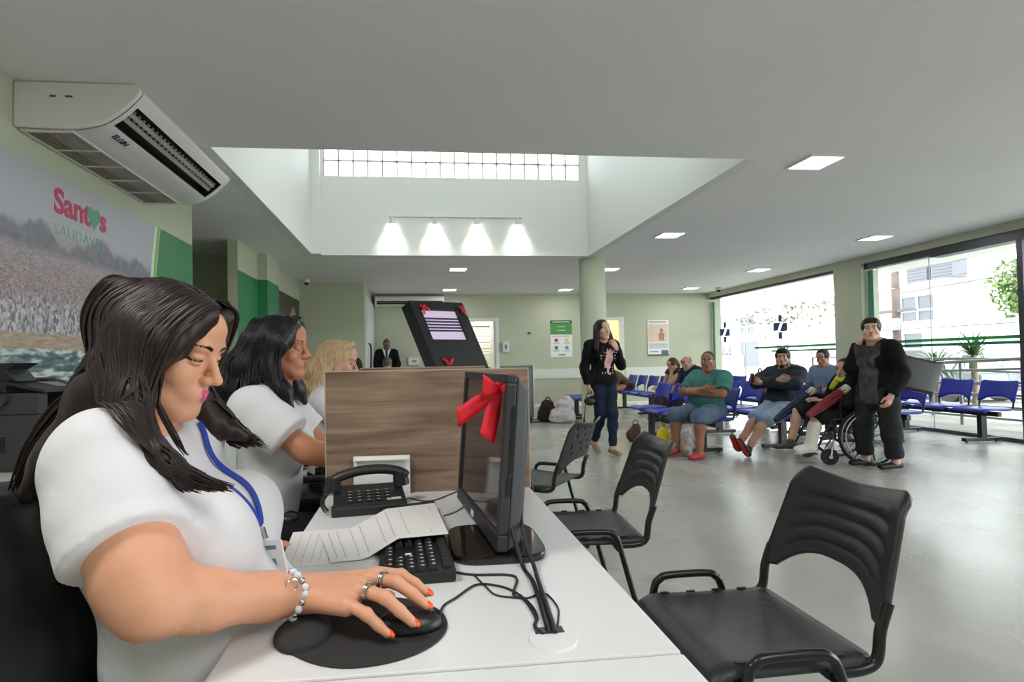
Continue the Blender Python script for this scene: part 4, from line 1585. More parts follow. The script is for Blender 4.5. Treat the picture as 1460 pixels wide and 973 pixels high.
G = (0.155, 0.812)
cable([(0.205, 1.17, 0.86), (0.195, 1.10, 0.80)] + [dp_(*q) for q in ((745, 810), (758, 830), (766, 850), (775, 880))] + [dp_(783, 907)], 0.0042, 'thick black cable from the back of the monitor straight down to the desk hole')
cable([(0.225, 1.17, 0.86), (0.215, 1.10, 0.80)] + [dp_(*q) + (DZ + 0.012,) for q in ((762, 818), (766, 832), (770, 845))] + [dp_(*q) for q in ((780, 870), (788, 895), (791, 907))], 0.0042, 'second thick black cable from the monitor, kinked before it joins the first')
cable([dp_(*q) for q in ((647, 818), (677, 822), (722, 822), (737, 828), (732, 850), (745, 856), (755, 868), (764, 885), (762, 896), (774, 908))], 0.0022, 'thin black keyboard cable bent in a square loop on the desk')
cable([dp_(*q) for q in ((677, 823), (692, 838), (706, 850), (730, 854), (752, 855), (766, 850), (780, 850), (795, 868), (796, 885), (793, 906))], 0.0016, 'thinnest black cable curving wide around the desk hole')

# ------------------------------------------------------------------ keyboard
kb = empty('keyboard', (-0.012, 1.265, DZ), math.radians(2.5), 'black keyboard half covered by a printed sheet', 'keyboard')
M_kbb = mat('keyboard_black', (30, 30, 32), 0.45)
M_key = mat('key_black', (36, 36, 39), 0.5)
M_kl = mat('key_legend', (206, 208, 212), 0.5)
MB().prism([(-0.072, -0.255, 0.0), (0.072, -0.255, 0.0), (0.072, -0.255, 0.026), (-0.072, -0.255, 0.014)], (0, 0.51, 0)).build('case', M_kbb, kb, bevel=0.004)
sl = (0.026 - 0.014) / 0.144
keys, leg = [], MB()
# rows run along y (the keyboard is seen from its number pad end); columns across x from the space row to the function row
rng_k = random.Random(5)
for r_ in range(6):
    x = -0.052 + 0.0205 * r_ + (0.006 if r_ == 5 else 0)
    y = -0.244
    blocks = [4, 3, 15] if r_ != 0 else [3, 3, 9]
    widths = {0: [0.028, 0.019, 0.019]}.get(r_, None)
    for bi, nk in enumerate(blocks):
        if bi == 1 and r_ in (1, 2):
            y += 0.058 + 0.006
            continue
        span = {0: 0.076, 1: 0.057, 2: 0.3}[bi]
        w = span / nk
        for k in range(nk):
            zt = 0.014 + (x + 0.072) * sl
            kk = MB()
            a, b_ = y + w * k + 0.0012, y + w * (k + 1) - 0.0012
            h = 0.008
            P = [(x - 0.009, a, zt), (x + 0.009, a, zt), (x + 0.009, b_, zt), (x - 0.009, b_, zt), (x - 0.007, a + 0.0018, zt + h), (x + 0.007, a + 0.0018, zt + h), (x + 0.007, b_ - 0.0018, zt + h), (x - 0.007, b_ - 0.0018, zt + h)]
            kk.add(P, [(3, 2, 1, 0), (4, 5, 6, 7), (0, 1, 5, 4), (1, 2, 6, 5), (2, 3, 7, 6), (3, 0, 4, 7)])
            keys.append(kk)
            if r_ < 5 and not (r_ == 0 and bi == 2 and k == 4):
                cx_, cy_ = x + 0.002, (a + b_) / 2
                leg.box(cx_ - 0.0028, cx_ + 0.0028, cy_ - 0.0022, cy_ + 0.0022, zt + h, zt + h + 0.0003)
        y += span + 0.006
for kk in keys[:100]:
    kk.build('key', M_key, kb)
rest = MB()
for kk in keys[100:]:
    rest.add(kk.V, kk.F)
if rest.V:
    tag(rest.build('function_keys', M_key, kb), kind='stuff')
leg.build('key_legends', M_kl, kb)
MB().box(-0.02, -0.008, -0.172, -0.160, 0.0262, 0.0268).build('white_key_label', M_paper, kb)
for k in range(3):
    MB().box(0.062, 0.0655, -0.23 + 0.013 * k, -0.226 + 0.013 * k, 0.0252, 0.0262).build('status_light', M_kl, kb)

# ------------------------------------------------------------------ papers


def sheet(name, pts, z, label, lines, lift=None, group=None):
    """a printed page spanning four corners (counter-clockwise from the lower left of the print)"""
    c = [np.array(p + (0,), float) for p in pts]
    o = np.mean(c, 0)
    t = empty(name, (o[0], o[1], z), 0, label, 'paper', group)

    def fn(u, v):
        p = (c[0] * (1 - u) + c[1] * u) * (1 - v) + (c[3] * (1 - u) + c[2] * u) * v - o
        return (p[0], p[1], lift(u, v) if lift else 0.0)
    mb = MB()
    mb.sheet(fn, 16, 10)
    mb.build('page', M_paper, t, solid=0.0006)
    ls = MB()
    rng = random.Random(len(label))
    for (u, v0, v1) in lines:
        v = v0
        while v < v1:
            w = 0.012 + 0.03 * rng.random()
            a, b_, c_, d_ = fn(u, v), fn(u + 0.007, v), fn(u + 0.007, min(v + w, v1)), fn(u, min(v + w, v1))
            ls.add([(q[0], q[1], q[2] + 0.0006) for q in (a, b_, c_, d_)], [(0, 1, 2, 3)])
            v += w + 0.02
    ls.build('lettering', M_ink, t)
    return t


ph = lambda u, v: 0.0008 + 0.036 * max(0, min(1, (u - 0.42) / 0.25))
sheet('printed_sheet', [dp_(396, 812), dp_(534, 800), dp_(536, 752), dp_(418, 760)], DZ + 0.001, 'printed sheet lying flat on the desk near the badge', [(u, 0.08, 0.9) for u in (0.12, 0.22, 0.32, 0.4, 0.5, 0.6, 0.72, 0.84)])
ph2 = lambda u, v: 0.004 + 0.036 * max(0.0, min(1.0, (u - 0.28) / 0.28))
sheet('printed_sheet', [dp_(472, 806), dp_(640, 789), dp_(620, 740), dp_(455, 762)], DZ + 0.001, 'printed sheet bridging from the desk onto the keyboard', [(u, 0.1, 0.92) for u in (0.06, 0.13, 0.24, 0.32, 0.46, 0.54, 0.66)] + [(0.86, 0.08, 0.2), (0.93, 0.75, 0.88)], ph2)
# white sheet leaning against the partition behind the telephone
lt = empty('leaning_sheet', (-0.11, 1.715, DZ), 0, 'blank white sheet propped against the wood partition behind the telephone', 'paper')


def lf(u, v):
    z = 0.118 * v
    return (-0.085 + 0.175 * u, 0.012 * v ** 2 + (0.004 * math.sin(u * 3)), z)


MB().sheet(lf, 8, 8).sheet(lambda u, v: (-0.085 + 0.175 * u, 0.012 - 0.02 * v, 0.118 + 0.002 - 0.012 * v * v), 8, 4).build('page', M_paper, lt, smooth=60, solid=0.0008)

# ------------------------------------------------------------------ telephone
te_ = empty('telephone', (-0.135, 1.575, DZ), math.radians(8), 'black desk telephone with keypad in front of the wood partition', 'telephone')
M_tel = mat('phone_black', (40, 41, 44), 0.4)
MB().prism([(-0.1, -0.075, 0.0), (-0.1, 0.075, 0.0), (-0.1, 0.075, 0.052), (-0.1, -0.06, 0.028), (-0.1, -0.075, 0.018)], (0.2, 0, 0)).build('body', M_tel, te_, bevel=0.006, seg=3)
MB().prism([(-0.105, -0.085, 0.0), (-0.105, -0.07, 0.0), (-0.105, -0.065, 0.03), (-0.105, -0.085, 0.024)], (0.2, 0, 0)).build('front_lip', M_tel, te_, bevel=0.004)
sl_ = (0.052 - 0.028) / 0.135
for i in range(4):
    for j in range(5):
        x, y = -0.055 + 0.026 * j, -0.05 + 0.02 * i
        z = 0.028 + (y + 0.06) * sl_
        k = MB().box(x - 0.009, x + 0.009, y - 0.006, y + 0.006, z - 0.002, z + 0.005).build('key', M_key, te_, bevel=0.0015)
        MB().box(x - 0.004, x + 0.004, y - 0.002, y + 0.002, z + 0.005, z + 0.0055).build('legend', M_kl, k)
MB().box(0.045, 0.085, -0.058, -0.043, 0.031, 0.034).build('label_strip', M_paper, te_)
# handset: arched grip with two cups, lying across the back of the phone
hs = MB()
path = catmull([(-0.115, 0.03, 0.062), (-0.09, 0.032, 0.082), (-0.03, 0.034, 0.098), (0.04, 0.034, 0.100), (0.09, 0.032, 0.090), (0.112, 0.03, 0.075)], 5)
hs.tube(path, [0.016] + [0.019] * (len(path) - 2) + [0.016], 12, flat=0.75)
hs.cyl((-0.098, 0.031, 0.085), (-0.102, 0.031, 0.045), 0.022, 0.024, 16)
hs.cyl((0.092, 0.031, 0.09), (0.095, 0.031, 0.052), 0.022, 0.024, 16)
hnd = hs.build('handset', M_tel, te_, smooth=50)
cp = []
for i in range(90):
    t = i / 89
    a = 2 * math.pi * 13 * t
    cp.append((-0.118 - 0.012 * math.sin(math.pi * t) + 0.006 * math.cos(a), -0.055 + 0.1 * t * 0.8, 0.012 + 0.03 * t + 0.006 * math.sin(a)))
MB().tube(cp, 0.0016, 5).build('coiled_cord', M_cable, te_, smooth=60)
cable([(-0.03, 1.60, DZ + 0.012)] + [dp_(*q) for q in ((585, 712), (605, 716), (622, 714), (640, 707), (658, 699))], 0.0018, 'thin telephone wire running across the desk behind the monitor')
cable([dp_(*q) for q in ((633, 737), (650, 731), (664, 722), (668, 718), (676, 724))], 0.0016, 'short thin wire from the keyboard edge to behind the monitor')

# ------------------------------------------------------------------ mouse pad and mouse
pad = empty('mouse_pad', (-0.085, 0.855, DZ), 0, 'black mouse pad with padded wrist rest under the hand', 'mouse pad')
M_pad = mat('pad_cloth', (44, 43, 44), 0.85, bump=0.15, bscale=900)
op = []
for i in range(48):
    t = 2 * math.pi * i / 48
    x = 0.130 * math.cos(t)
    y = 0.108 * math.sin(t)
    if x < 0:
        y *= 1 - 0.35 * (-x / 0.13) ** 2.2
    op.append((x, y, 0))
MB().prism(op, (0, 0, 0.004)).build('cloth', M_pad, pad, bevel=0.0015)
wr = MB()


def rest_fn(u, v):
    a = 2 * math.pi * v
    r_ = math.sin(u * math.pi / 2)
    return (-0.088 + 0.042 * r_ * math.cos(a), -0.012 + 0.052 * r_ * math.sin(a), 0.004 + 0.018 * math.cos(u * math.pi / 2) ** 0.7)


wr.sheet(rest_fn, 10, 28)
wr.build('wrist_rest', M_pad, pad, smooth=180)
text('lettering', 'Maxprint', 0.017, frame((0.098, 0.045, 0.0042), (0.05, -1, 0), (1, 0.05, 0)), mat('gold_print', (176, 150, 104), 0.5), pad, 0.0002, 0.0004)
ms = empty('mouse', (-0.018, 0.842, DZ + 0.004), math.radians(4), 'black computer mouse under the clerk\'s hand on the pad', 'mouse')
f = Field((-0.065, -0.04, -0.004), (0.065, 0.04, 0.045), 0.0022)
f.ell((0.002, 0, 0.004), (0.052, 0.029, 0.026), k=0.0).half((0, 0, 0.0), (0, 0, -1))
fields('shell', [f], M_black, ms)
MB().cyl((0.03, -0.003, 0.02), (0.03, 0.003, 0.02), 0.009, n=16).build('scroll_wheel', M_alu, ms)
cable([(0.032, 0.846, DZ + 0.012)] + [dp_(*q) for q in ((632, 867), (650, 855), (668, 842), (680, 836), (700, 836), (725, 842), (748, 856), (762, 872), (766, 884), (764, 896), (776, 908))], 0.002, 'thin mouse cable arching from the pad to the desk hole')

# ------------------------------------------------------------------ visitor chairs
M_shell = mat('chair_shell', (34, 35, 37), 0.42, bump=0.12, bscale=250)
M_tubeb = mat('chair_tube', (20, 20, 22), 0.28)
M_tip = mat('chair_tip', (30, 30, 30), 0.6)


def shell_seat(w, d, z, dip=0.018):
    """moulded seat pan: x from front (0) to rear (d), y across"""
    def fn(u, v):
        y = (v - 0.5) * w
        e = abs(v - 0.5) * 2
        fr = -0.035 * max(0, (0.16 - u) / 0.16) ** 2
        zz = z + fr - dip * (1 - e ** 2.4) * math.sin(math.pi * min(1, u * 1.05)) - 0.016 * max(0, (e - 0.88) / 0.12) ** 2
        w2 = 1.0 - 0.05 * u
        return (u * d, y * w2, zz)
    return fn


def visitor_chair(loc, rz, label, slotted=False):
    """front at local x=0 facing -x, backrest at x~.43"""
    t = empty('visitor_chair', loc, rz, label, 'chair', 'black visitor chairs along the desks')
    s = MB()
    hole = (lambda i, j: i % 4 == 2 and j in (2, 7, 12, 17)) if False else None
    s.sheet(shell_seat(0.43, 0.40, 0.455), 20, 20, skip=hole)
    s.build('seat', M_shell, t, smooth=50, solid=0.011)
    if not slotted:
        for q in range(4):
            for sg in (-1, 1):
                MB().box(0.075 + 0.08 * q, 0.10 + 0.08 * q, sg * 0.187 - 0.004, sg * 0.187 + 0.004, 0.458, 0.4615).build('seat_slot', M_black, t)

    def back(u, v):
        y = (u - 0.5) * (0.43 - 0.06 * v)
        e = abs(u - 0.5) * 2
        z0 = 0.525 + 0.075 * max(0, 1 - (e / 0.82) ** 3)
        z1 = 0.815 - 0.018 * (1 - e ** 2) + 0.008 * e - 0.03 * max(0, (e - 0.86) / 0.14) ** 2
        z = z0 + (z1 - z0) * v
        x = 0.415 + (z - 0.52) * 0.34 + 0.045 * (1 - e ** 2) * 0.9 + 0.018 * max(0, (v - 0.85) / 0.15) ** 2
        rib = 0.0
        if not slotted and 0.1 < u < 0.9 and 0.12 < v < 0.86:
            rib = 0.004 * math.sin((v - 0.12) / 0.74 * math.pi * 8)
        return (x + rib, y, z)
    sk = None
    if slotted:
        def sk(i, j):
            return 4 <= i <= 28 and j % 8 in (1, 2, 3, 4) and 3 < j < 38 and ((i - 4) % 6 == (j // 8) % 2 * 2)
    MB().sheet(back, 32, 40, skip=sk).build('backrest', M_shell, t, smooth=60, solid=0.008 if slotted else 0.014)
    for sg in (-1, 1):
        y = sg * 0.205
        up = catmull([(0.28, y, 0.432), (0.36, y, 0.432), (0.405, y, 0.452), (0.418, y, 0.52), (0.44, y, 0.58)], 6)
        MB().tube(up, 0.0125, 10).build('back_upright', M_tubeb, t, smooth=60)
        y2 = sg * 0.232
        lg = [(0.025, y2 + sg * 0.02, 0.006), (0.055, y2 + sg * 0.004, 0.30), (0.075, y2, 0.45), (0.095, y2, 0.482), (0.125, y2, 0.492), (0.24, y2, 0.492), (0.27, y2, 0.482), (0.29, y2, 0.45), (0.33, y2 + sg * 0.004, 0.3), (0.41, y2 + sg * 0.02, 0.006)]
        lo = MB().tube(catmull(lg, 6), 0.0115, 10).build('leg_frame', M_tubeb, t, smooth=60)
        for p in (lg[0], lg[-1]):
            MB().cyl((p[0], p[1], 0.0), (p[0], p[1], 0.03), 0.015, 0.014, 12).build('foot_cap', M_tip, lo, smooth=40)
        MB().tube([(0.07, y2, 0.425), (0.07, y2 - sg * 0.05, 0.428)], 0.008, 8).build('side_bracket', M_tubeb, t)
    for x in (0.08, 0.29):
        MB().tube([(x, -0.23, 0.425), (x, 0.23, 0.425)], 0.010, 8).build('cross_bar', M_tubeb, t)
    return t


visitor_chair((0.635, 1.355, 0), math.radians(0), 'black visitor chair nearest the camera, with a ribbed backrest')
visitor_chair((0.49, 2.26, 0), math.radians(-4), 'black visitor chair in the middle of the three along the desks')
visitor_chair((0.56, 3.32, 0), math.radians(-40), 'black visitor chair with slotted backrest, farthest of the three along the desks', True)


# ------------------------------------------------------------------ clerks' swivel chairs
M_lea = mat('chair_leather', (30, 31, 34), 0.42, bump=0.08, bscale=300)
M_leb = mat('chair_backing', (46, 47, 50), 0.55)


def swivel_chair(loc, rz, label, tilt=0.22, tall=0.46):
    """sitter faces local +x"""
    t = empty('swivel_chair', loc, rz, label, 'office chair', 'black clerk chairs')
    f = Field((-0.28, -0.28, 0.36), (0.30, 0.28, 0.56), 0.012)
    f.ell((0.02, 0, 0.455), (0.26, 0.25, 0.055), k=0).cone((-0.15, 0, 0.455), (0.18, 0, 0.455), 0.05, k=0.05)
    fields('seat', [f], M_lea, t)

    def bk(off):
        g = Field((-0.52, -0.27, 0.42), (0.0, 0.27, 1.06), 0.011)
        for q in range(9):
            s = q / 8
            z = 0.50 + tall * s
            x = -0.235 - tilt * 0.46 * s + 0.05 * math.sin(math.pi * s) * 0.5 + off
            w = (0.17 + 0.05 * math.sin(math.pi * min(1, s * 1.1))) if s < 0.9 else 0.15
            for yy in (-1, 0, 1):
                g.ell((x - 0.02 * (1 - abs(yy)), yy * w * 0.62, z), (0.038, w * 0.5, 0.06), k=0.03)
        return g
    fields('backrest', [bk(0.0)], M_lea, t)
    fields('back_shell', [bk(-0.036)], M_leb, t)
    MB().tube(catmull([(-0.05, 0, 0.405), (-0.25, 0, 0.40), (-0.31, 0, 0.48), (-0.33, 0, 0.62)], 5), 0.022, 10, flat=0.5).build('back_bracket', M_black, t, smooth=60)
    for sg in (-1, 1):
        MB().tube(catmull([(0.05, sg * 0.2, 0.42), (0.04, sg * 0.29, 0.44), (0.02, sg * 0.30, 0.56), (0.02, sg * 0.295, 0.64)], 5), 0.014, 10).build('arm_post', M_black, t, smooth=60)
        g = Field((-0.16, sg * 0.295 - 0.05, 0.62), (0.2, sg * 0.295 + 0.05, 0.69), 0.008)
        g.cone((-0.11, sg * 0.295, 0.655), (0.15, sg * 0.295, 0.655), 0.03, k=0, squash=((0, 0, 1), 0.55))
        fields('armrest', [g], M_lea, t)
    MB().cyl((0, 0, 0.14), (0, 0, 0.41), 0.028, n=16).build('gas_lift', M_black, t, smooth=40)
    for k in range(5):
        a = 2 * math.pi * k / 5 + 0.3
        c_, s_ = math.cos(a), math.sin(a)
        MB().tube([(0.02 * c_, 0.02 * s_, 0.13), (0.27 * c_, 0.27 * s_, 0.075)], [0.028, 0.016], 8).build('base_leg', M_black, t, smooth=60)
        MB().cyl((0.27 * c_ - 0.022 * s_, 0.27 * s_ + 0.022 * c_, 0.028), (0.27 * c_ + 0.022 * s_, 0.27 * s_ - 0.022 * c_, 0.028), 0.028, n=16).build('caster', M_black, t, smooth=40)
    return t


swivel_chair((-0.35, 0.985, 0), math.radians(3), 'black swivel chair of the clerk nearest the camera', 0.14, 0.405)
swivel_chair((-0.56, 2.1, 0), math.radians(0), 'black swivel chair of the clerk with straight black hair')
swivel_chair((-0.48, 3.08, 0), 0, 'black swivel chair of the blonde clerk')

# ------------------------------------------------------------------ blue beam seating
M_blue = mat('seat_blue', (30, 48, 170), 0.38, bump=0.05, bscale=150)
M_beam = mat('beam_black', (20, 21, 24), 0.4)


def beam_bench(n):
    """n blue shells along +y, sitters face -x; origin at the floor under the middle of the first seat"""
    t = empty('beam_seating', (0, 0, 0))
    P = 0.55
    MB().box(0.0, 0.06, -0.22, P * (n - 1) + 0.22, 0.345, 0.405).build('beam', M_beam, t, bevel=0.004)
    for y in ((0.0, P * (n - 1)) if n < 4 else (0.12, P * (n - 1) - 0.12)):
        lg = MB().box(-0.01, 0.07, y - 0.03, y + 0.03, 0.055, 0.36).build('leg', M_beam, t, bevel=0.004)
        MB().box(-0.24, 0.27, y - 0.03, y + 0.03, 0.015, 0.06).build('floor_bar', M_beam, lg, bevel=0.004)
        for x in (-0.2, 0.23):
            MB().cyl((x, y, 0), (x, y, 0.016), 0.013, n=10).build('glide', M_beam, lg)
    for k in range(n):
        y = P * k
        fn = shell_seat(0.46, 0.42, 0.445, 0.022)
        MB().sheet(lambda u, v: (fn(u, v)[0] - 0.19, fn(u, v)[1] + y, fn(u, v)[2]), 12, 12).build('seat', M_blue, t, smooth=60, solid=0.012)

        def back(u, v):
            yy = (u - 0.5) * 0.45
            e = abs(u - 0.5) * 2
            z0 = 0.525 + 0.06 * max(0, 1 - (e / 0.8) ** 3)
            z1 = 0.80 - 0.018 * (1 - e ** 2) - 0.02 * max(0, (e - 0.85) / 0.15) ** 2
            z = z0 + (z1 - z0) * v
            return (0.235 + (z - 0.52) * 0.30 + 0.035 * (1 - e ** 2), yy + y, z)
        MB().sheet(back, 14, 8).build('backrest', M_blue, t, smooth=60, solid=0.013)
        for sg in (-1, 1):
            MB().tube(catmull([(0.05, y + sg * 0.19, 0.425), (0.19, y + sg * 0.2, 0.425), (0.235, y + sg * 0.205, 0.45), (0.248, y + sg * 0.207, 0.55)], 5), 0.011, 8).build('back_upright', M_beam, t, smooth=60)
    return t


B4, B3, B2 = beam_bench(4), beam_bench(3), beam_bench(2)
used = set()


def place_bench(proto, x, y, label, rz=0.0):
    o = proto if proto not in used else dup(proto)
    used.add(proto)
    o.location = (x, y, 0)
    o.rotation_euler = (0, 0, rz)
    tag(o, label, 'beam seating', 'rows of blue beam seating')
    return o


place_bench(B4, 3.42, 6.12, 'row of four blue seats with the man in the green shirt')
place_bench(B4, 4.78, 10.55, 'row of four blue seats against the far wall side, empty but for the bent person')
place_bench(B4, 4.55, 6.25, 'row of four blue seats with the bearded man in the dark sweater')
place_bench(B4, 5.96, 6.25, 'row of four blue seats right behind the bearded man in the dark sweater')
place_bench(B3, 5.98, 8.85, 'row of three blue seats with the grey backpack on it')
place_bench(B3, 7.26, 6.30, 'row of three blue seats by the second window, two of them plainly empty')
place_bench(B2, 3.22, 10.15, 'pair of blue seats partly hidden behind the round column')
# ------------------------------------------------------------------ people
from mathutils.bvhtree import BVHTree

M_eyew = mat('eye_white', (214, 208, 202), 0.2)
M_eyed = mat('eye_dark', (44, 31, 27), 0.2)
SKINS = {}


def skin(name, c):
    if name not in SKINS:
        SKINS[name] = mat('skin_' + name, c, 0.48, spec=0.4, bump=0.05, bscale=120, var=0.05, vscale=9, sss=0.08)
    return SKINS[name]


def basis(h, pitch=0.0, yaw=0.0, roll=0.0):
    """rows right, forward, up for a heading in degrees from +x"""
    a = math.radians(h + yaw)
    r = np.array((math.sin(a), -math.cos(a), 0.0))
    f = np.array((math.cos(a), math.sin(a), 0.0))
    u = np.array((0, 0, 1.0))
    p = math.radians(pitch)
    f, u = f * math.cos(p) + u * math.sin(p), u * math.cos(p) - f * math.sin(p)
    q = math.radians(roll)
    r, u = r * math.cos(q) + u * math.sin(q), u * math.cos(q) - r * math.sin(q)
    return np.stack([r, f, u])


def head_prims(f, c, B, s=1.0, fine=False, jaw=1.0, beard=None, brow=True):
    """tags: 0 skin, 1 lips, 2 eye white, 3 dark (iris, brow, lashes), 5 beard"""
    c = np.array(c, float)
    L = lambda x, y, z: c + s * (x * B[0] + y * B[1] + z * B[2])
    E = lambda p, r, k=0.02, tg=0, sub=False: f.ell(L(*p), np.array(r) * s, B, k * s, tg, sub)
    Cn = lambda a, b, ra, rb, k=0.012, tg=0: f.cone(L(*a), L(*b), ra * s, rb * s, k * s, tg)
    E((0, -0.014, 0.036), (0.071, 0.090, 0.082))
    E((0, 0.028, -0.018), (0.060, 0.060, 0.088), 0.03)
    for sg in (-1, 1):
        Cn((sg * 0.050 * jaw, 0.0, -0.045), (sg * 0.018, 0.068, -0.098), 0.026, 0.020, 0.03)
        E((sg * 0.036, 0.060, -0.028), (0.026, 0.022, 0.024), 0.02)
        E((sg * 0.073, -0.004, 0.0), (0.010, 0.019, 0.031), 0.008)
    E((0, 0.074, -0.096), (0.022, 0.020, 0.018), 0.02)
    E((0, 0.066, 0.062), (0.050, 0.026, 0.036), 0.03)
    Cn((-0.034, 0.079, 0.030), (0.034, 0.079, 0.030), 0.012, 0.012, 0.015)
    for sg in (-1, 1):
        E((sg * 0.031, 0.100, 0.008), (0.018, 0.018, 0.0105), 0.012, 0, True)
    Cn((0, 0.086, 0.018), (0, 0.111, -0.022), 0.0075, 0.0095, 0.012)
    E((0, 0.112, -0.026), (0.011, 0.012, 0.0095), 0.008)
    for sg in (-1, 1):
        E((sg * 0.012, 0.099, -0.030), (0.0085, 0.012, 0.0085), 0.006)
    E((0, 0.076, -0.060), (0.032, 0.024, 0.022), 0.02)
    for sg in (-1, 1):
        Cn((sg * 0.023, 0.084, -0.059), (sg * 0.006, 0.0985, -0.0545), 0.0035, 0.0055, 0.004, 1)
        Cn((sg * 0.021, 0.084, -0.062), (sg * 0.005, 0.0965, -0.0660), 0.0038, 0.0068, 0.004, 1)
    for sg in (-1, 1):
        E((sg * 0.031, 0.0755, 0.007), (0.0135, 0.0125, 0.0115), 0.002, 2)
        if fine:
            E((sg * 0.031, 0.0775, 0.0115), (0.0155, 0.0125, 0.0085), 0.003, 0)
            E((sg * 0.031, 0.0765, 0.0005), (0.0145, 0.012, 0.007), 0.003, 0)
            E((sg * 0.0315, 0.0848, 0.0058), (0.0058, 0.0042, 0.0045), 0.0, 3)
        else:
            E((sg * 0.031, 0.083, 0.007), (0.0062, 0.0062, 0.0062), 0.0, 3)
    if beard:
        g = beard
        for sg in (-1, 1):
            Cn((sg * 0.058, 0.012, -0.035), (sg * 0.040, 0.052, -0.085), 0.017 * g, 0.022 * g, 0.012, 5)
            Cn((sg * 0.040, 0.052, -0.085), (0, 0.082, -0.098), 0.021 * g, 0.023 * g, 0.012, 5)
            Cn((sg * 0.030, 0.074, -0.062), (sg * 0.004, 0.095, -0.044), 0.007 * g, 0.007 * g, 0.004, 5)
            Cn((sg * 0.030, 0.072, -0.062), (sg * 0.022, 0.074, -0.088), 0.011, 0.012, 0.008, 5)
        E((0, 0.086, -0.084), (0.02, 0.012, 0.012), 0.006, 5)


def rot_about(v, ax, a):
    ax = nrm(ax)
    v = np.array(v, float)
    return v * math.cos(a) + np.cross(ax, v) * math.sin(a) + ax * (ax @ v) * (1 - math.cos(a))


def hand_prims(f, wr, d, n, right=True, s=1.0, curl=0.4, spread=1.0):
    """wrist point, finger direction d, palm normal n; four unequal bent fingers and a thumb off the side of the palm"""
    wr, d = np.array(wr, float), nrm(d)
    n = np.array(n, float)
    n = nrm(n - d * (n @ d))
    t = np.cross(d, n) * (1 if right else -1)
    ks = (0.029, 0.0095, -0.0105, -0.0285)
    ys = (0.082, 0.086, 0.082, 0.074)
    for i in range(4):
        B_ = wr + d * 0.012 * s + t * ks[i] * 0.62 * s
        K = wr + d * ys[i] * s + t * ks[i] * s
        f.cone(B_, K, 0.0145 * s, 0.0115 * s, 0.014 * s)
        ln = (0.072, 0.080, 0.074, 0.058)[i] * s
        dirn = nrm(d + t * (0.10, 0.03, -0.04, -0.12)[i] * spread)
        axis = np.cross(dirn, n)
        p, a = K, curl * 0.6
        for j, (fr, r0, r1) in enumerate(((0.45, 0.0095, 0.0088), (0.31, 0.0088, 0.008), (0.24, 0.008, 0.0068))):
            q = p + rot_about(dirn, axis, a) * ln * fr
            f.cone(p, q, r0 * s, r1 * s, 0.003 * s)
            p = q
            a += curl * (1.0, 0.8, 0)[j]
    b0 = wr + d * 0.018 * s + t * 0.020 * s
    b1 = b0 + (d * 0.6 + t * 0.62 + n * 0.35) * 0.045 * s
    b2 = b1 + (d * 0.92 + t * 0.25 + n * 0.3) * 0.030 * s
    b3 = b2 + (d * 0.98 - t * 0.02 + n * 0.25) * 0.022 * s
    f.cone(b0, b1, 0.0155 * s, 0.0112 * s, 0.014 * s)
    f.cone(b1, b2, 0.0112 * s, 0.0098 * s, 0.004 * s)
    f.cone(b2, b3, 0.0098 * s, 0.0078 * s, 0.003 * s)


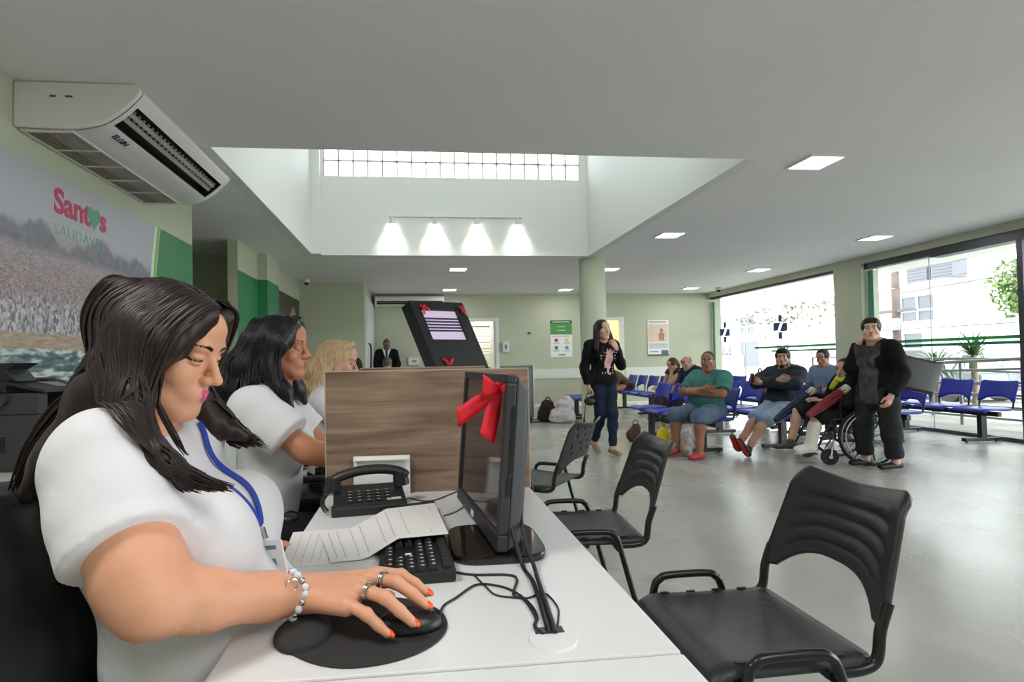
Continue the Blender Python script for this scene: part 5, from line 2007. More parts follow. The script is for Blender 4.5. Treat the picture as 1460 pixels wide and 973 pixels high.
class Fig:
    """a posed figure: joints given in a local frame (right, forward, up) with its origin on the floor"""

    def __init__(self, base, heading, J, g=None):
        self.b = np.array(base if len(base) == 3 else (base[0], base[1], 0.0), float)
        self.B = basis(heading)
        self.h = heading
        self.J = {k: self.w(v) for k, v in J.items()}
        self.g = dict(torso=1.0, belly=0.0, arm=1.0, leg=1.0, bust=0.0, head=1.0, depth=1.0)
        self.g.update(g or {})

    def w(self, p):
        return self.b + p[0] * self.B[0] + p[1] * self.B[1] + p[2] * self.B[2]

    def axes(self):
        J = self.J
        u = nrm(J['neck'] - J['pel'])
        r = J['shR'] - J['shL']
        r = nrm(r - u * (r @ u))
        return np.stack([r, np.cross(u, r), u])

    def torso(self, f, inf=0.0, k=0.06, neck=True, hips=True):
        J, g = self.J, self.g
        R = self.axes()
        r, fw, u = R
        L = np.linalg.norm(J['neck'] - J['pel'])
        P = lambda t, y=0.0, x=0.0: J['pel'] + u * L * t + fw * y + r * x
        T, D = g['torso'], g['depth']
        if hips:
            f.ell(P(0.04), (0.165 * T + inf, 0.115 * T * D + inf, 0.12), R, k)
        f.ell(P(0.30, 0.012 + 0.035 * g['belly']), (0.142 * T + inf + 0.02 * g['belly'], 0.100 * T * D + inf + 0.05 * g['belly'], 0.16), R, k)
        f.ell(P(0.66, 0.005), (0.152 * T + inf, 0.102 * T * D + inf, 0.17), R, k)
        for sh in ('shL', 'shR'):
            f.cone(P(0.90, -0.01), J[sh] + (P(0.9) - J[sh]) * 0.12, 0.062 * T ** 0.5 + inf, 0.056 * g['arm'] ** 0.5 + inf, k * 0.8)
            f.cone(P(1.04, -0.012), J[sh] + u * 0.0, 0.045 + inf * 0.7, 0.05 * g['arm'] ** 0.5 + inf, k * 0.6)
        if g['bust']:
            for sg in (-1, 1):
                b = g['bust']
                f.ell(P(0.60, 0.075 * D * T + 0.03 * b, sg * 0.078 * T), (0.075 * b + inf, 0.07 * b + inf, 0.075 * b + inf), R, 0.04)
        if neck:
            f.cone(P(0.97, -0.008), J['head'] + self.hB[2] * (-0.07) + self.hB[1] * (-0.018), 0.058, 0.050, 0.04)

    def arm(self, f, s, t1=2.0, inf=0.0, k=0.02, flat=False):
        """s 'L'/'R'; t1 0..1 along the upper arm, 1..2 along the forearm"""
        J, a = self.J, self.g['arm']
        sh, el, wr = J['sh' + s], J['el' + s], J['wr' + s]
        r = lambda q: np.interp(q, (0, 0.35, 0.9, 1.0, 1.25, 2.0), (0.056, 0.051, 0.041, 0.040, 0.041, 0.027)) * (a if q < 1.3 else a ** 0.6)
        pts = [0, 0.35, 0.9, 1.0, 1.25, 2.0]
        pts = [q for q in pts if q < t1 - 1e-6] + [t1]
        pos = lambda q: sh + (el - sh) * q if q <= 1 else el + (wr - el) * (q - 1)
        for i in range(len(pts) - 1):
            last = i == len(pts) - 2
            f.cone(pos(pts[i]), pos(pts[i + 1]), r(pts[i]) + inf, r(pts[i + 1]) + inf * (1.25 if last and flat else 1), k, flat=flat and last)
        if flat and t1 < 1:
            f.cone(pos(t1 - 0.09), pos(t1), r(t1) + inf * 1.25 + 0.003, r(t1) + inf * 1.25 + 0.003, 0.001, flat=True)

    def leg(self, f, s, t1=2.0, inf=0.0, k=0.03, flat=False, flare=0.0):
        J, a = self.J, self.g['leg']
        hp, kn, an = J['hip' + s], J['kn' + s], J['an' + s]
        r = lambda q: np.interp(q, (0, 0.4, 0.95, 1.0, 1.3, 1.75, 2.0), (0.088, 0.078, 0.058, 0.056, 0.056, 0.039, 0.037)) * a
        pts = [q for q in (0, 0.4, 0.95, 1.0, 1.3, 1.75, 2.0) if q < t1 - 1e-6] + [t1]
        pos = lambda q: hp + (kn - hp) * q if q <= 1 else kn + (an - kn) * (q - 1)
        for i in range(len(pts) - 1):
            last = i == len(pts) - 2
            f.cone(pos(pts[i]), pos(pts[i + 1]), r(pts[i]) + inf + flare * pts[i] / 2, r(pts[i + 1]) + inf + flare * pts[i + 1] / 2, k, flat=flat and last)

    def bounds(self, keys, m):
        P = np.array([self.J[k] for k in keys])
        return P.min(0) - m, P.max(0) + m


def figure(label, base, heading, J, look=(0, 0, 0), g=None, sk='tan', sk_col=(186, 140, 116), shirt=None, pants=None, shoes=None, hair=None,
           hands=None, beard=None, group=None, fine=False, lips=None, res=0.010, extra_body=None, brow=True, closed=False):
    """builds a person: one continuous skin surface with hair, shirt, trousers and shoes as its children"""
    F = Fig(base, heading, J, g)
    J = F.J
    F.hB = basis(heading, look[0], look[1], look[2])
    hs = F.g['head']
    all_k = [k for k in J if k not in ('toeL', 'toeR')]
    off = (base[0], base[1], 0.0)
    # body
    lo, hi = F.bounds([k for k in all_k if k != 'head'], 0.20)
    fb = Field(lo, hi, res)
    F.torso(fb, 0.0)
    for s in 'LR':
        F.arm(fb, s)
        F.leg(fb, s)
        d = J['toe' + s]
        up = nrm(np.cross(np.cross(d, J['an' + s] - J['kn' + s]), d))
        an = J['an' + s]
        dn = an - J['kn' + s]
        dn = nrm(dn)
        fb.cone(an + dn * 0.03 - d * 0.03, an + dn * 0.045 + d * 0.14, 0.036, 0.028, 0.03, squash=(dn, 0.7))
    flds = [fb]
    hd = Field(J['head'] - 0.165 * hs, J['head'] + 0.165 * hs, 0.0017 if fine else 0.0042)
    head_prims(hd, J['head'], F.hB, hs, fine, beard=beard, brow=brow)
    hd.cone(J['head'] + (F.hB[2] * -0.06 + F.hB[1] * -0.02) * hs, J['head'] + F.hB[2] * -0.13 * hs + (J['neck'] - J['head']) * 0.25, 0.05, 0.054, 0.02)
    hd.cone(J['neck'], J['head'] + F.hB[2] * (-0.07) + F.hB[1] * (-0.018), 0.058, 0.050, 0.03)
    flds.append(hd)
    for s in 'LR':
        spec = (hands or {}).get(s)
        if spec == 'none':
            continue
        wr = J['wr' + s]
        fd = nrm(J['wr' + s] - J['el' + s])
        d, n, curl = (fd, np.array((0, 0, -1.0)), 0.4) if spec is None else (nrm(sum(spec[0][i] * F.B[i] for i in range(3))), sum(spec[1][i] * F.B[i] for i in range(3)), spec[2])
        hf = Field(wr - 0.24, wr + 0.24, 0.0035 if fine else 0.0045)
        hand_prims(hf, wr, d, n, s == 'R', 0.95 * F.g['head'], curl)
        a6 = F.g['arm'] ** 0.6
        hf.cone(wr - fd * 0.06, wr + d * 0.012, 0.030 * a6, 0.022 * a6, 0.02)
        flds.append(hf)
    if extra_body:
        flds += extra_body(F)
    M_sk = skin(sk, sk_col)
    M_lp = mat('lips_' + sk, tuple(int(q * f_) for q, f_ in zip(sk_col, (0.86, 0.70, 0.70))), 0.4) if lips is None else lips
    M_bd = hair['mat'] if (hair and beard and 'beard_mat' not in hair) else (hair.get('beard_mat') if hair and beard else M_eyed)
    hc, hB_ = J['head'], F.hB

    def face_paint(c, T):
        q = (c - hc) / hs
        x, y, z = np.abs(q @ hB_[0]), q @ hB_[1], q @ hB_[2]
        th = 0.0037 if fine else 0.0042
        arch = 0.0285 + 0.0055 * np.sin(np.clip((x - 0.014) / 0.038, 0, 1) * 2.4)
        browm = (y > 0.045) & (x > 0.014) & (x < 0.052) & (np.abs(z - arch) < th * np.clip((0.056 - x) / 0.03, 0.35, 1))
        lw = 0.0026 if fine else 0.0030
        lash = (y > 0.06) & (x > 0.016) & (x < 0.047) & (np.abs(z - (0.0062 if fine else 0.0125)) < lw)
        T = np.where((browm | lash) & (T == 0), 3, T)
        if closed:
            T = np.where(T == 2, np.where(np.abs(z - 0.004) < 0.0026, 3, 0), T)
        return T
    body = fields('person', flds, [M_sk, M_lp, M_eyew, M_eyed, M_sk, M_bd], None, off, paint=face_paint)
    tag(body, label, 'person', group)
    F.off = off
    F.body = body

    if shirt:
        keys = [k for k in ('pel', 'neck', 'shL', 'shR', 'elL', 'elR', 'wrL', 'wrR')]
        lo, hi = F.bounds(keys, 0.22)
        fs = Field(lo, hi, shirt.get('res', 0.009))
        inf = shirt.get('inf', 0.012)
        F.torso(fs, inf, neck=False)
        for s in 'LR':
            sl = shirt['sleeve']
            sl = sl if not isinstance(sl, dict) else sl[s]
            if sl > 0:
                F.arm(fs, s, sl, inf + shirt.get('loose', 0.006), k=0.03, flat=True)
        R = F.axes()
        L = np.linalg.norm(J['neck'] - J['pel'])
        hem = shirt.get('hem', -0.12)
        if shirt.get('skirt'):
            T_, D_ = F.g['torso'], F.g['depth']
            fs.ell(J['pel'] - R[2] * 0.06, (0.172 * T_ + inf + 0.004, 0.122 * T_ * D_ + inf + 0.004, 0.26), R, 0.05)
        fs.half(J['pel'] + R[2] * hem, -R[2])
        fs.ell(J['neck'] + R[2] * shirt.get('neck_up', 0.045) + R[1] * 0.03, (shirt.get('neck_w', 0.075), 0.085, shirt.get('neck_d', 0.065)), R, 0.01, sub=True)
        fs.ripple(shirt.get('fold', 0.004), 15, seed=len(label) % 7)
        F.shirt = fields('shirt', [fs], shirt['mat'], body, off, paint=(lambda c, T: shirt['paint'](F, c, T)) if 'paint' in shirt else None)
        F.shirt.name = shirt.get('name', 'shirt')
    if pants:
        keys = ['pel', 'hipL', 'hipR', 'knL', 'knR', 'anL', 'anR']
        lo, hi = F.bounds(keys, 0.2)
        fp = Field(lo, hi, 0.009)
        R = F.axes()
        T = F.g['torso']
        inf = pants.get('inf', 0.012)
        fp.ell(J['pel'] + R[2] * 0.02, (0.165 * T + inf, 0.115 * T * F.g['depth'] + inf, 0.13), R, 0.05)
        for s in 'LR':
            F.leg(fp, s, pants['len'], inf, k=0.04, flat=True, flare=pants.get('flare', 0.0))
        fp.half(J['pel'] + R[2] * pants.get('waist', 0.10), R[2])
        fp.ripple(pants.get('fold', 0.003), 17, seed=3)
        o = fields(pants.get('name', 'trousers'), [fp], pants['mat'], body, off, paint=pants.get('paint'))
    if shoes:
        for s in 'LR':
            if shoes.get('only') and s not in shoes['only']:
                continue
            an, d = J['an' + s], nrm(J['toe' + s])
            dn = nrm(an - J['kn' + s])
            dn = nrm(dn - d * (dn @ d))
            f = Field(an - 0.24, an + 0.24, 0.006)
            f.cone(an + dn * 0.035 - d * 0.035, an + dn * 0.045 + d * 0.155, 0.043, 0.036, 0.02, squash=(dn, 0.8))
            if shoes.get('high', True):
                f.cone(an + dn * 0.035, an - dn * 0.005, 0.043, 0.044, 0.02)
            f.half(an + dn * 0.075, dn)
            sole_at = an + dn * 0.06

            def paint(c, T, sole_at=sole_at, dn=dn):
                return np.where(((c - sole_at) @ dn) > 0, 1, 0)
            fields('shoe', [f], [shoes['mat'], shoes.get('sole', M_eyed)], body, off, paint=paint)
    if hair:
        make_hair(F, hair, hs)
    return F


def make_hair(F, hair, hs):
    J, B = F.J, F.hB
    c = J['head']
    L = lambda x, y, z: c + hs * (x * B[0] + y * B[1] + z * B[2])
    f = Field(c - 0.34 * hs, c + 0.22 * hs, hair.get('res', 0.005))
    t = hair.get('thick', 0.010)
    kind = hair['kind']
    f.ell(L(0, -0.016, 0.040), (0.073 * hs + t, 0.093 * hs + t, 0.084 * hs + t), B, 0.01)
    if kind == 'short':
        f.ell(L(0, 0.125, -0.035), (0.105 * hs, 0.085 * hs, 0.115 * hs), B, 0.012, sub=True)
        f.ell(L(0, 0.03, -0.115), (0.2 * hs, 0.17 * hs, hair.get('cut', 0.115) * hs), B, 0.01, sub=True)
        if hair.get('fringe'):
            f.ell(L(0, 0.07, 0.085), (0.062 * hs, 0.032 * hs, 0.034 * hs), B, 0.02)
    elif kind == 'bald':
        f.ell(L(0, 0.06, 0.06), (0.2 * hs, 0.115 * hs, 0.2 * hs), B, 0.01, sub=True)
        f.ell(L(0, 0.0, 0.145), (0.2 * hs, 0.2 * hs, 0.075 * hs), B, 0.01, sub=True)
        f.ell(L(0, 0.05, -0.125), (0.2 * hs, 0.19 * hs, 0.1 * hs), B, 0.01, sub=True)
    else:
        for (a, b, ra, rb) in hair.get('locks', ()):
            f.cone(L(*a), L(*b), ra * hs, rb * hs, 0.02)
        f.ell(L(0, 0.135, -0.045), (0.058 * hs, 0.092 * hs, 0.120 * hs), B, 0.012, sub=True)
    f.ripple(hair.get('wave', 0.002), hair.get('freq', 60), 1, hair.get('stretch', (1.6, 1.6, 0.25)))
    F.hair = fields('hair', [f], hair['mat'], F.body, F.off)
    return F.hair


def hair_mat(name, c, rough=0.5):
    return mat('hair_' + name, c, rough, spec=0.25, bump=0.35, bscale=55, var=0.25, vscale=30, stretch=(3.5, 3.5, 0.22))


H_black = hair_mat('black', (30, 26, 27))
H_dark = hair_mat('dark_brown', (38, 28, 24))
H_brown = hair_mat('brown', (84, 62, 46))
H_grey = hair_mat('grey', (96, 92, 90))
H_white = hair_mat('white', (176, 172, 168))
H_blond = hair_mat('blonde', (190, 164, 126))


def fabric(name, c, rough=0.85, var=0.06):
    return mat('cloth_' + name, c, rough, spec=0.2, bump=0.25, bscale=160, var=var, vscale=12)


def seated(pel=0.52, torso=0.46, lean=0.0, slouch=0.0, head_fwd=0.03, sw=0.17, kn=(0.44, 0.48), an=(0.44, 0.09), spread=0.11):
    """joints of a plain seated pose (leaning forward by lean metres at the neck)"""
    nz = pel + math.sqrt(max(0.01, torso ** 2 - lean ** 2))
    return dict(pel=(0, 0, pel), neck=(0, lean, nz), head=(0, lean + head_fwd, nz + 0.145),
                shL=(-sw, lean, nz - 0.045), shR=(sw, lean, nz - 0.045),
                elL=(-sw - 0.05, lean + 0.10, nz - 0.30), elR=(sw + 0.05, lean + 0.10, nz - 0.30),
                wrL=(-0.10, lean + 0.33, pel + 0.10), wrR=(0.10, lean + 0.33, pel + 0.10),
                hipL=(-0.09, 0.0, pel - 0.01), hipR=(0.09, 0.0, pel - 0.01),
                knL=(-spread, kn[0], kn[1]), knR=(spread, kn[0], kn[1]), anL=(-spread, an[0], an[1]), anR=(spread, an[0], an[1]))


def with_toes(J, h, toe=(0, 1, 0), toeL=None, toeR=None):
    """toe directions are stored as world vectors"""
    return J


def person(label, base, heading, J, **kw):
    """toe directions: local vectors toeL / toeR (default straight ahead)"""
    tl, tr = kw.pop('toeL', (0, 1, 0)), kw.pop('toeR', (0, 1, 0))
    B = basis(heading)
    J = dict(J)
    F0 = Fig.__init__

    def patched(self, b, h, J_, g=None):
        F0(self, b, h, J_, g)
        self.J['toeL'] = nrm(tl[0] * B[0] + tl[1] * B[1] + tl[2] * B[2])
        self.J['toeR'] = nrm(tr[0] * B[0] + tr[1] * B[1] + tr[2] * B[2])
    Fig.__init__ = patched
    try:
        return figure(label, base, heading, J, **kw)
    finally:
        Fig.__init__ = F0


LONG = [((0, -0.085, 0.03), (0, -0.10, -0.16), 0.062, 0.05), ((-0.06, -0.05, 0.0), (-0.075, -0.04, -0.17), 0.042, 0.034), ((0.06, -0.05, 0.0), (0.075, -0.04, -0.17), 0.042, 0.034)]

# ---- woman walking past the column
J = dict(pel=(0, 0, 0.90), neck=(0, 0.0, 1.37), head=(0, 0.03, 1.512), shL=(-0.165, 0, 1.325), shR=(0.165, 0, 1.325),
         elL=(-0.225, 0.06, 1.07), wrL=(-0.10, 0.19, 1.275), elR=(0.225, -0.03, 1.06), wrR=(0.215, 0.06, 0.83),
         hipL=(-0.085, 0, 0.88), hipR=(0.085, 0, 0.88), knL=(-0.055, 0.13, 0.48), knR=(0.05, 0.03, 0.48), anL=(-0.035, 0.17, 0.085), anR=(0.05, -0.16, 0.115))
M_swt = fabric('black_knit', (20, 20, 23))
M_pinkp = mat('print_pink', (236, 178, 176), 0.8)
M_dot = mat('print_dot', (196, 196, 200), 0.8)


def cat_paint(F, c, T):
    R = F.axes()
    q = c - F.J['pel']
    x, y, z = q @ R[0], q @ R[1], q @ R[2]
    front = y > 0.03
    x0 = -0.035 + 0.02 * np.sin((z - 0.1) * 14)
    bodyc = ((x - x0) / 0.046) ** 2 + ((z - 0.235) / 0.10) ** 2 < 1
    headc = ((x - x0 + 0.0) / 0.036) ** 2 + ((z - 0.335) / 0.033) ** 2 < 1
    ears = (np.abs(np.abs(x - x0) - 0.022) < 0.010) & (z > 0.34) & (z < 0.385)
    tail = (np.abs(x - x0 - 0.018 * np.sin((z - 0.06) * 40)) < 0.014) & (z > 0.065) & (z < 0.16)
    T = np.where(front & (bodyc | headc | ears | tail), 1, T)
    gx, gz = np.floor(x / 0.035), np.floor(z / 0.035)
    h = np.abs(np.sin(gx * 12.9898 + gz * 78.233) * 43758.5453) % 1
    dx, dz = x / 0.035 - gx - 0.5, z / 0.035 - gz - 0.5
    dots = front & (dx * dx + dz * dz < 0.055) & (h > 0.55) & (z > 0.06) & (z < 0.36) & (np.abs(x) < 0.115)
    return np.where(dots & (T == 0), 2, T)


walker = person('woman in a black sweater with a pink cat print, walking past the column', (2.30, 6.47), -84, J, look=(2, 10, 0),
                g=dict(bust=0.85, torso=0.92, arm=0.86, leg=0.95), sk='fair', sk_col=(206, 162, 140), res=0.009, toeR=(0, 0.85, -0.5),
                shirt=dict(mat=[M_swt, M_pinkp, M_dot], sleeve=1.97, inf=0.012, hem=-0.05, skirt=True, paint=cat_paint, res=0.0055, name='sweater', fold=0.003),
                pants=dict(mat=fabric('navy_denim', (34, 44, 66), var=0.18), len=1.93, inf=0.007, name='jeans', waist=0.08),
                shoes=dict(mat=mat('shoe_beige', (150, 122, 98), 0.6), high=False, sole=mat('sole_tan', (140, 112, 88), 0.7)),
                hair=dict(kind='long', mat=H_dark, thick=0.013, wave=0.005, freq=34,
                          locks=LONG + [((-0.078, 0.0, 0.0), (-0.125, 0.03, -0.22), 0.036, 0.036), ((0.078, 0.0, 0.0), (0.125, 0.02, -0.22), 0.036, 0.036), ((-0.1, 0.0, -0.14), (-0.12, 0.07, -0.26), 0.034, 0.02), ((0.1, 0.0, -0.14), (0.13, 0.06, -0.26), 0.034, 0.02)]),
                hands={'L': ((0.55, 0.1, 0.9), (0.3, -0.9, 0.1), 0.7), 'R': ((0, 0.1, -1), (-1, 0, 0), 1.0)})

# ---- woman standing with the shoulder bag
J = dict(pel=(0, 0, 0.80), neck=(0, -0.02, 1.265), head=(0.0, 0.045, 1.405), shL=(-0.175, -0.01, 1.215), shR=(0.175, -0.01, 1.215),
         elL=(-0.235, -0.05, 0.96), wrL=(-0.235, 0.08, 0.75), elR=(0.17, 0.12, 1.02), wrR=(0.08, 0.11, 1.275),
         hipL=(-0.10, 0, 0.80), hipR=(0.10, 0, 0.80), knL=(-0.12, -0.02, 0.45), knR=(0.12, 0.06, 0.45), anL=(-0.12, -0.06, 0.085), anR=(0.12, 0.04, 0.085))
M_tee = fabric('charcoal_print', (70, 70, 72), var=0.5)
M_cardi = fabric('black_cardigan', (18, 18, 19))


def tee_paint(F, c, T):
    R = F.axes()
    q = c - F.J['pel']
    x, y, z = q @ R[0], q @ R[1], q @ R[2]
    return np.where((y > 0.05) & (y < 0.2) & (np.abs(x + 0.02) < 0.10) & (z < 0.47), 1, 0)


stander = person('woman in black standing with a big dark shoulder bag', (4.68, 5.06), 182, J, look=(4, 44, 0),
                 g=dict(torso=1.02, belly=0.3, arm=1.0, leg=1.0, bust=0.72, depth=0.86), sk='fair', sk_col=(206, 162, 140),
                 shirt=dict(mat=[M_cardi, M_tee], sleeve=1.95, inf=0.02, hem=-0.15, skirt=True, paint=tee_paint, res=0.008, name='cardigan'),
                 pants=dict(mat=fabric('charcoal_denim', (44, 45, 48), var=0.2), len=1.88, inf=0.02, flare=0.012),
                 shoes=dict(mat=mat('shoe_black', (18, 18, 18), 0.6), high=False),
                 hair=dict(kind='short', mat=H_dark, thick=0.014, cut=0.10, fringe=True),
                 hands={'L': ((0.1, 0.35, -1), (1, 0.2, 0), 0.6), 'R': ((-0.5, -0.25, 0.8), (-0.6, -0.6, 0.1), 0.8)})
# ---- man in the green shirt
def crossed(J, z=0.72, y=0.20):
    J.update(elL=(-0.25, y * 0.55, z + 0.01), elR=(0.25, y * 0.55, z + 0.01), wrL=(0.10, y + 0.07, z + 0.03), wrR=(-0.10, y + 0.03, z + 0.065))
    return J


J = crossed(seated(0.52, 0.44, -0.04, sw=0.185, kn=(0.40, 0.475), an=(0.42, 0.085), spread=0.16))
teal = person('man in a green shirt sitting with arms crossed and denim shorts', (3.50, 6.17), 206, J, look=(0, 26, 0),
              g=dict(torso=1.18, belly=0.75, arm=1.18, leg=1.1), sk='brown', sk_col=(156, 108, 84),
              shirt=dict(mat=fabric('green', (72, 126, 120)), sleeve=0.82, inf=0.016, loose=0.014, hem=-0.10, neck_d=0.075),
              pants=dict(mat=fabric('denim', (92, 110, 132), var=0.2), len=1.12, inf=0.022, flare=0.012, name='shorts'),
              shoes=dict(mat=mat('sandal_red', (190, 40, 50), 0.6), high=False, sole=mat('sandal_sole', (150, 30, 40), 0.6)),
              hair=dict(kind='short', mat=hair_mat('cropped', (58, 52, 50)), thick=0.004, cut=0.10),
              hands={'L': ((1, 0.1, 0.15), (0, -1, 0), 0.6), 'R': ((-1, 0.1, 0.1), (0, -1, 0), 0.6)})

# ---- bearded man in the dark sweater, legs stretched out
J = crossed(seated(0.52, 0.49, -0.14, sw=0.18), 0.80, 0.14)
B = basis(204)


def loc_of(p, base, Bm):
    d = np.array(p) - np.array((base[0], base[1], 0.0))
    return (float(d @ Bm[0]), float(d @ Bm[1]), float(p[2]))


sb = (4.50, 6.30)
J.update(knR=loc_of((4.10, 6.16, 0.42), sb, B), anR=loc_of((3.76, 6.00, 0.13), sb, B), knL=loc_of((4.08, 5.98, 0.40), sb, B), anL=loc_of((3.80, 5.88, 0.09), sb, B))
J['head'] = (0, -0.10, 1.125)
sweater = person('bearded man in a dark sweater and red sneakers, legs stretched out', sb, 204, J, look=(4, 24, 0),
                 g=dict(torso=1.08, belly=0.2, arm=1.08, leg=0.98), sk='fairman', sk_col=(192, 146, 122), beard=1.0,
                 shirt=dict(mat=fabric('slate_knit', (48, 54, 62)), sleeve=1.93, inf=0.015, loose=0.008, hem=-0.10, name='sweater', neck_d=0.08),
                 pants=dict(mat=fabric('light_denim', (146, 166, 190), var=0.15), len=1.02, inf=0.02, flare=0.01, name='shorts'),
                 shoes=dict(mat=mat('sneaker_dark', (40, 26, 28), 0.6), sole=mat('sneaker_red', (206, 52, 40), 0.6)),
                 toeL=(0.1, 0.55, 0.85), toeR=(-0.1, 0.6, 0.8),
                 hair=dict(kind='short', mat=H_dark, thick=0.014, cut=0.095, fringe=True),
                 hands={'L': ((1, 0.1, 0.15), (0, -1, 0), 0.6), 'R': ((-1, 0.1, 0.2), (0, -1, 0), 0.7)})

# ---- girl in the wheelchair
gb = (4.68, 5.47)
GB = basis(168)
J = seated(0.53, 0.38, -0.03, sw=0.145, kn=(0.40, 0.53), an=(0.52, 0.20), spread=0.10)
J['head'] = (0, 0.0, 0.995)
J.update(knL=loc_of((4.25, 5.36, 0.50), gb, GB), knR=loc_of((4.22, 5.60, 0.54), gb, GB), anL=loc_of((4.16, 5.36, 0.19), gb, GB), anR=loc_of((4.10, 5.57, 0.205), gb, GB))
J.update(wrL=(-0.06, 0.27, 0.66), wrR=(0.07, 0.28, 0.67), elL=(-0.20, 0.08, 0.64), elR=(0.20, 0.08, 0.64))
girl = person('dark haired girl sitting in the wheelchair with a white leg cast', gb, 168, J, look=(-4, 36, 6),
              g=dict(torso=0.86, arm=0.85, leg=0.9, head=0.95), sk='fair', sk_col=(206, 162, 140),
              shirt=dict(mat=fabric('black_jacket', (24, 24, 26)), sleeve=1.9, inf=0.022, loose=0.012, hem=-0.08, name='jacket'),
              pants=dict(mat=fabric('black_shorts', (28, 30, 32)), len=0.98, inf=0.02, flare=0.014, name='shorts'),
              shoes=dict(mat=mat('shoe_grey', (72, 68, 66), 0.7), only='R'),
              hair=dict(kind='long', mat=H_dark, thick=0.012, locks=[((0, -0.08, 0.02), (0, -0.10, -0.13), 0.06, 0.05), ((-0.065, -0.02, 0.0), (-0.075, 0.0, -0.14), 0.036, 0.028), ((0.065, -0.02, 0.0), (0.075, 0.0, -0.14), 0.036, 0.028)]))
f = Field(girl.J['anL'] - 0.3, girl.J['anL'] + 0.34, 0.007)
kn_, an_ = girl.J['knL'], girl.J['anL']
f.cone(kn_ + (an_ - kn_) * 0.30, an_, 0.066, 0.054, 0.02).cone(an_ + np.array((0.02, 0, -0.01)), an_ + girl.J['toeL'] * 0.12 + np.array((0, 0, -0.04)), 0.055, 0.048, 0.03)
fields('leg_cast', [f], fabric('plaster', (222, 218, 210), var=0.03), girl.body, girl.off)
f = Field(girl.J['neck'] - 0.2, girl.J['neck'] + 0.2, 0.006)
for a in range(9):
    t0, t1 = a * 0.7, a * 0.7 + 0.7
    q = lambda t: girl.J['neck'] + GB[0] * 0.085 * math.cos(t) + GB[1] * (0.085 * math.sin(t) + 0.01) + GB[2] * (0.01 - 0.035 * math.sin(t))
    f.cone(q(t0), q(t1), 0.028, 0.03, 0.01)
f.cone(girl.J['neck'] + GB[1] * 0.1 - GB[2] * 0.03, girl.J['neck'] + GB[1] * 0.13 + GB[0] * 0.06 - GB[2] * 0.11, 0.034, 0.03, 0.02)
f.ripple(0.005, 50, 2)
fields('scarf', [f], fabric('lime', (206, 214, 60), var=0.25), girl.body, girl.off)

# ---- people farther back
J = seated(0.52, 0.46, -0.03)
grey = person('grey haired man in red behind the girl in the wheelchair', (6.02, 6.80), 196, J, look=(-12, 22, 0), g=dict(torso=1.05), sk='ruddy', sk_col=(190, 138, 116),
              shirt=dict(mat=fabric('wine', (112, 50, 56)), sleeve=0.8), pants=dict(mat=fabric('dark_trousers', (44, 46, 54)), len=1.9), shoes=dict(mat=mat('shoe_black', (18, 18, 18), 0.6)),
              hair=dict(kind='short', mat=H_grey, thick=0.012, fringe=True))
J = seated(0.52, 0.46, 0.04)
bluem = person('man in a pale blue shirt hidden behind the bearded man', (6.02, 7.36), 188, J, look=(-18, 20, 0), g=dict(torso=1.1), sk='fairman', sk_col=(192, 146, 122),
               shirt=dict(mat=fabric('pale_blue', (122, 148, 176)), sleeve=0.8), pants=dict(mat=fabric('dark_trousers', (44, 46, 54)), len=1.9), shoes=dict(mat=mat('shoe_black', (18, 18, 18), 0.6)),
               hair=dict(kind='short', mat=H_dark, thick=0.01))
J = seated(0.52, 0.47, 0.05)
darkm = person('man with cropped hair looking down, beyond the bearded man', (6.06, 8.24), 200, J, look=(-28, 10, 0), g=dict(torso=1.0), sk='deep', sk_col=(112, 78, 62),
               shirt=dict(mat=fabric('grey_marl', (112, 112, 116)), sleeve=0.8), pants=dict(mat=fabric('dark_trousers', (44, 46, 54)), len=1.9), shoes=dict(mat=mat('shoe_black', (18, 18, 18), 0.6)),
               hair=dict(kind='short', mat=H_black, thick=0.005))
J = seated(0.52, 0.46, 0.06)
J['head'] = (0.05, 0.12, 1.06)
beard = person('balding man with a white beard leaning beside the man in green', (4.86, 9.0), 192, J, look=(-16, 14, -14), g=dict(torso=1.05), sk='ruddy', sk_col=(190, 138, 116), beard=1.0,
               shirt=dict(mat=fabric('navy', (40, 46, 62)), sleeve=1.2), pants=dict(mat=fabric('dark_trousers', (44, 46, 54)), len=1.9), shoes=dict(mat=mat('shoe_black', (18, 18, 18), 0.6)),
               hair=dict(kind='bald', mat=H_grey, thick=0.008, beard_mat=H_white))
J = seated(0.52, 0.43, 0.10)
J.update(elL=(-0.14, 0.34, 0.64), wrL=(-0.07, 0.22, 0.90), head=(-0.02, 0.17, 1.03))
handf = person('woman resting her face on her hand, seated near the framed poster', (4.88, 9.55), 188, J, look=(-18, 4, 0), g=dict(bust=0.8, torso=1.0, arm=1.1), sk='fair2', sk_col=(200, 152, 128),
               shirt=dict(mat=fabric('patterned_top', (74, 68, 70), var=0.6), sleeve=0.18), pants=dict(mat=fabric('brown_trousers', (96, 70, 62)), len=1.9), shoes=dict(mat=mat('shoe_black', (18, 18, 18), 0.6)),
               hair=dict(kind='long', mat=H_brown, thick=0.012, locks=[((0, -0.09, 0.03), (0, -0.12, -0.06), 0.05, 0.035)]), hands={'L': ((0.1, -0.2, 1), (0.2, -1, 0), 0.6)})
J = seated(0.52, 0.45, 0.33)
J.update(head=(0.0, 0.45, 0.87), elL=(-0.16, 0.36, 0.58), elR=(0.16, 0.36, 0.58), wrL=(-0.06, 0.50, 0.76), wrR=(0.06, 0.50, 0.76))
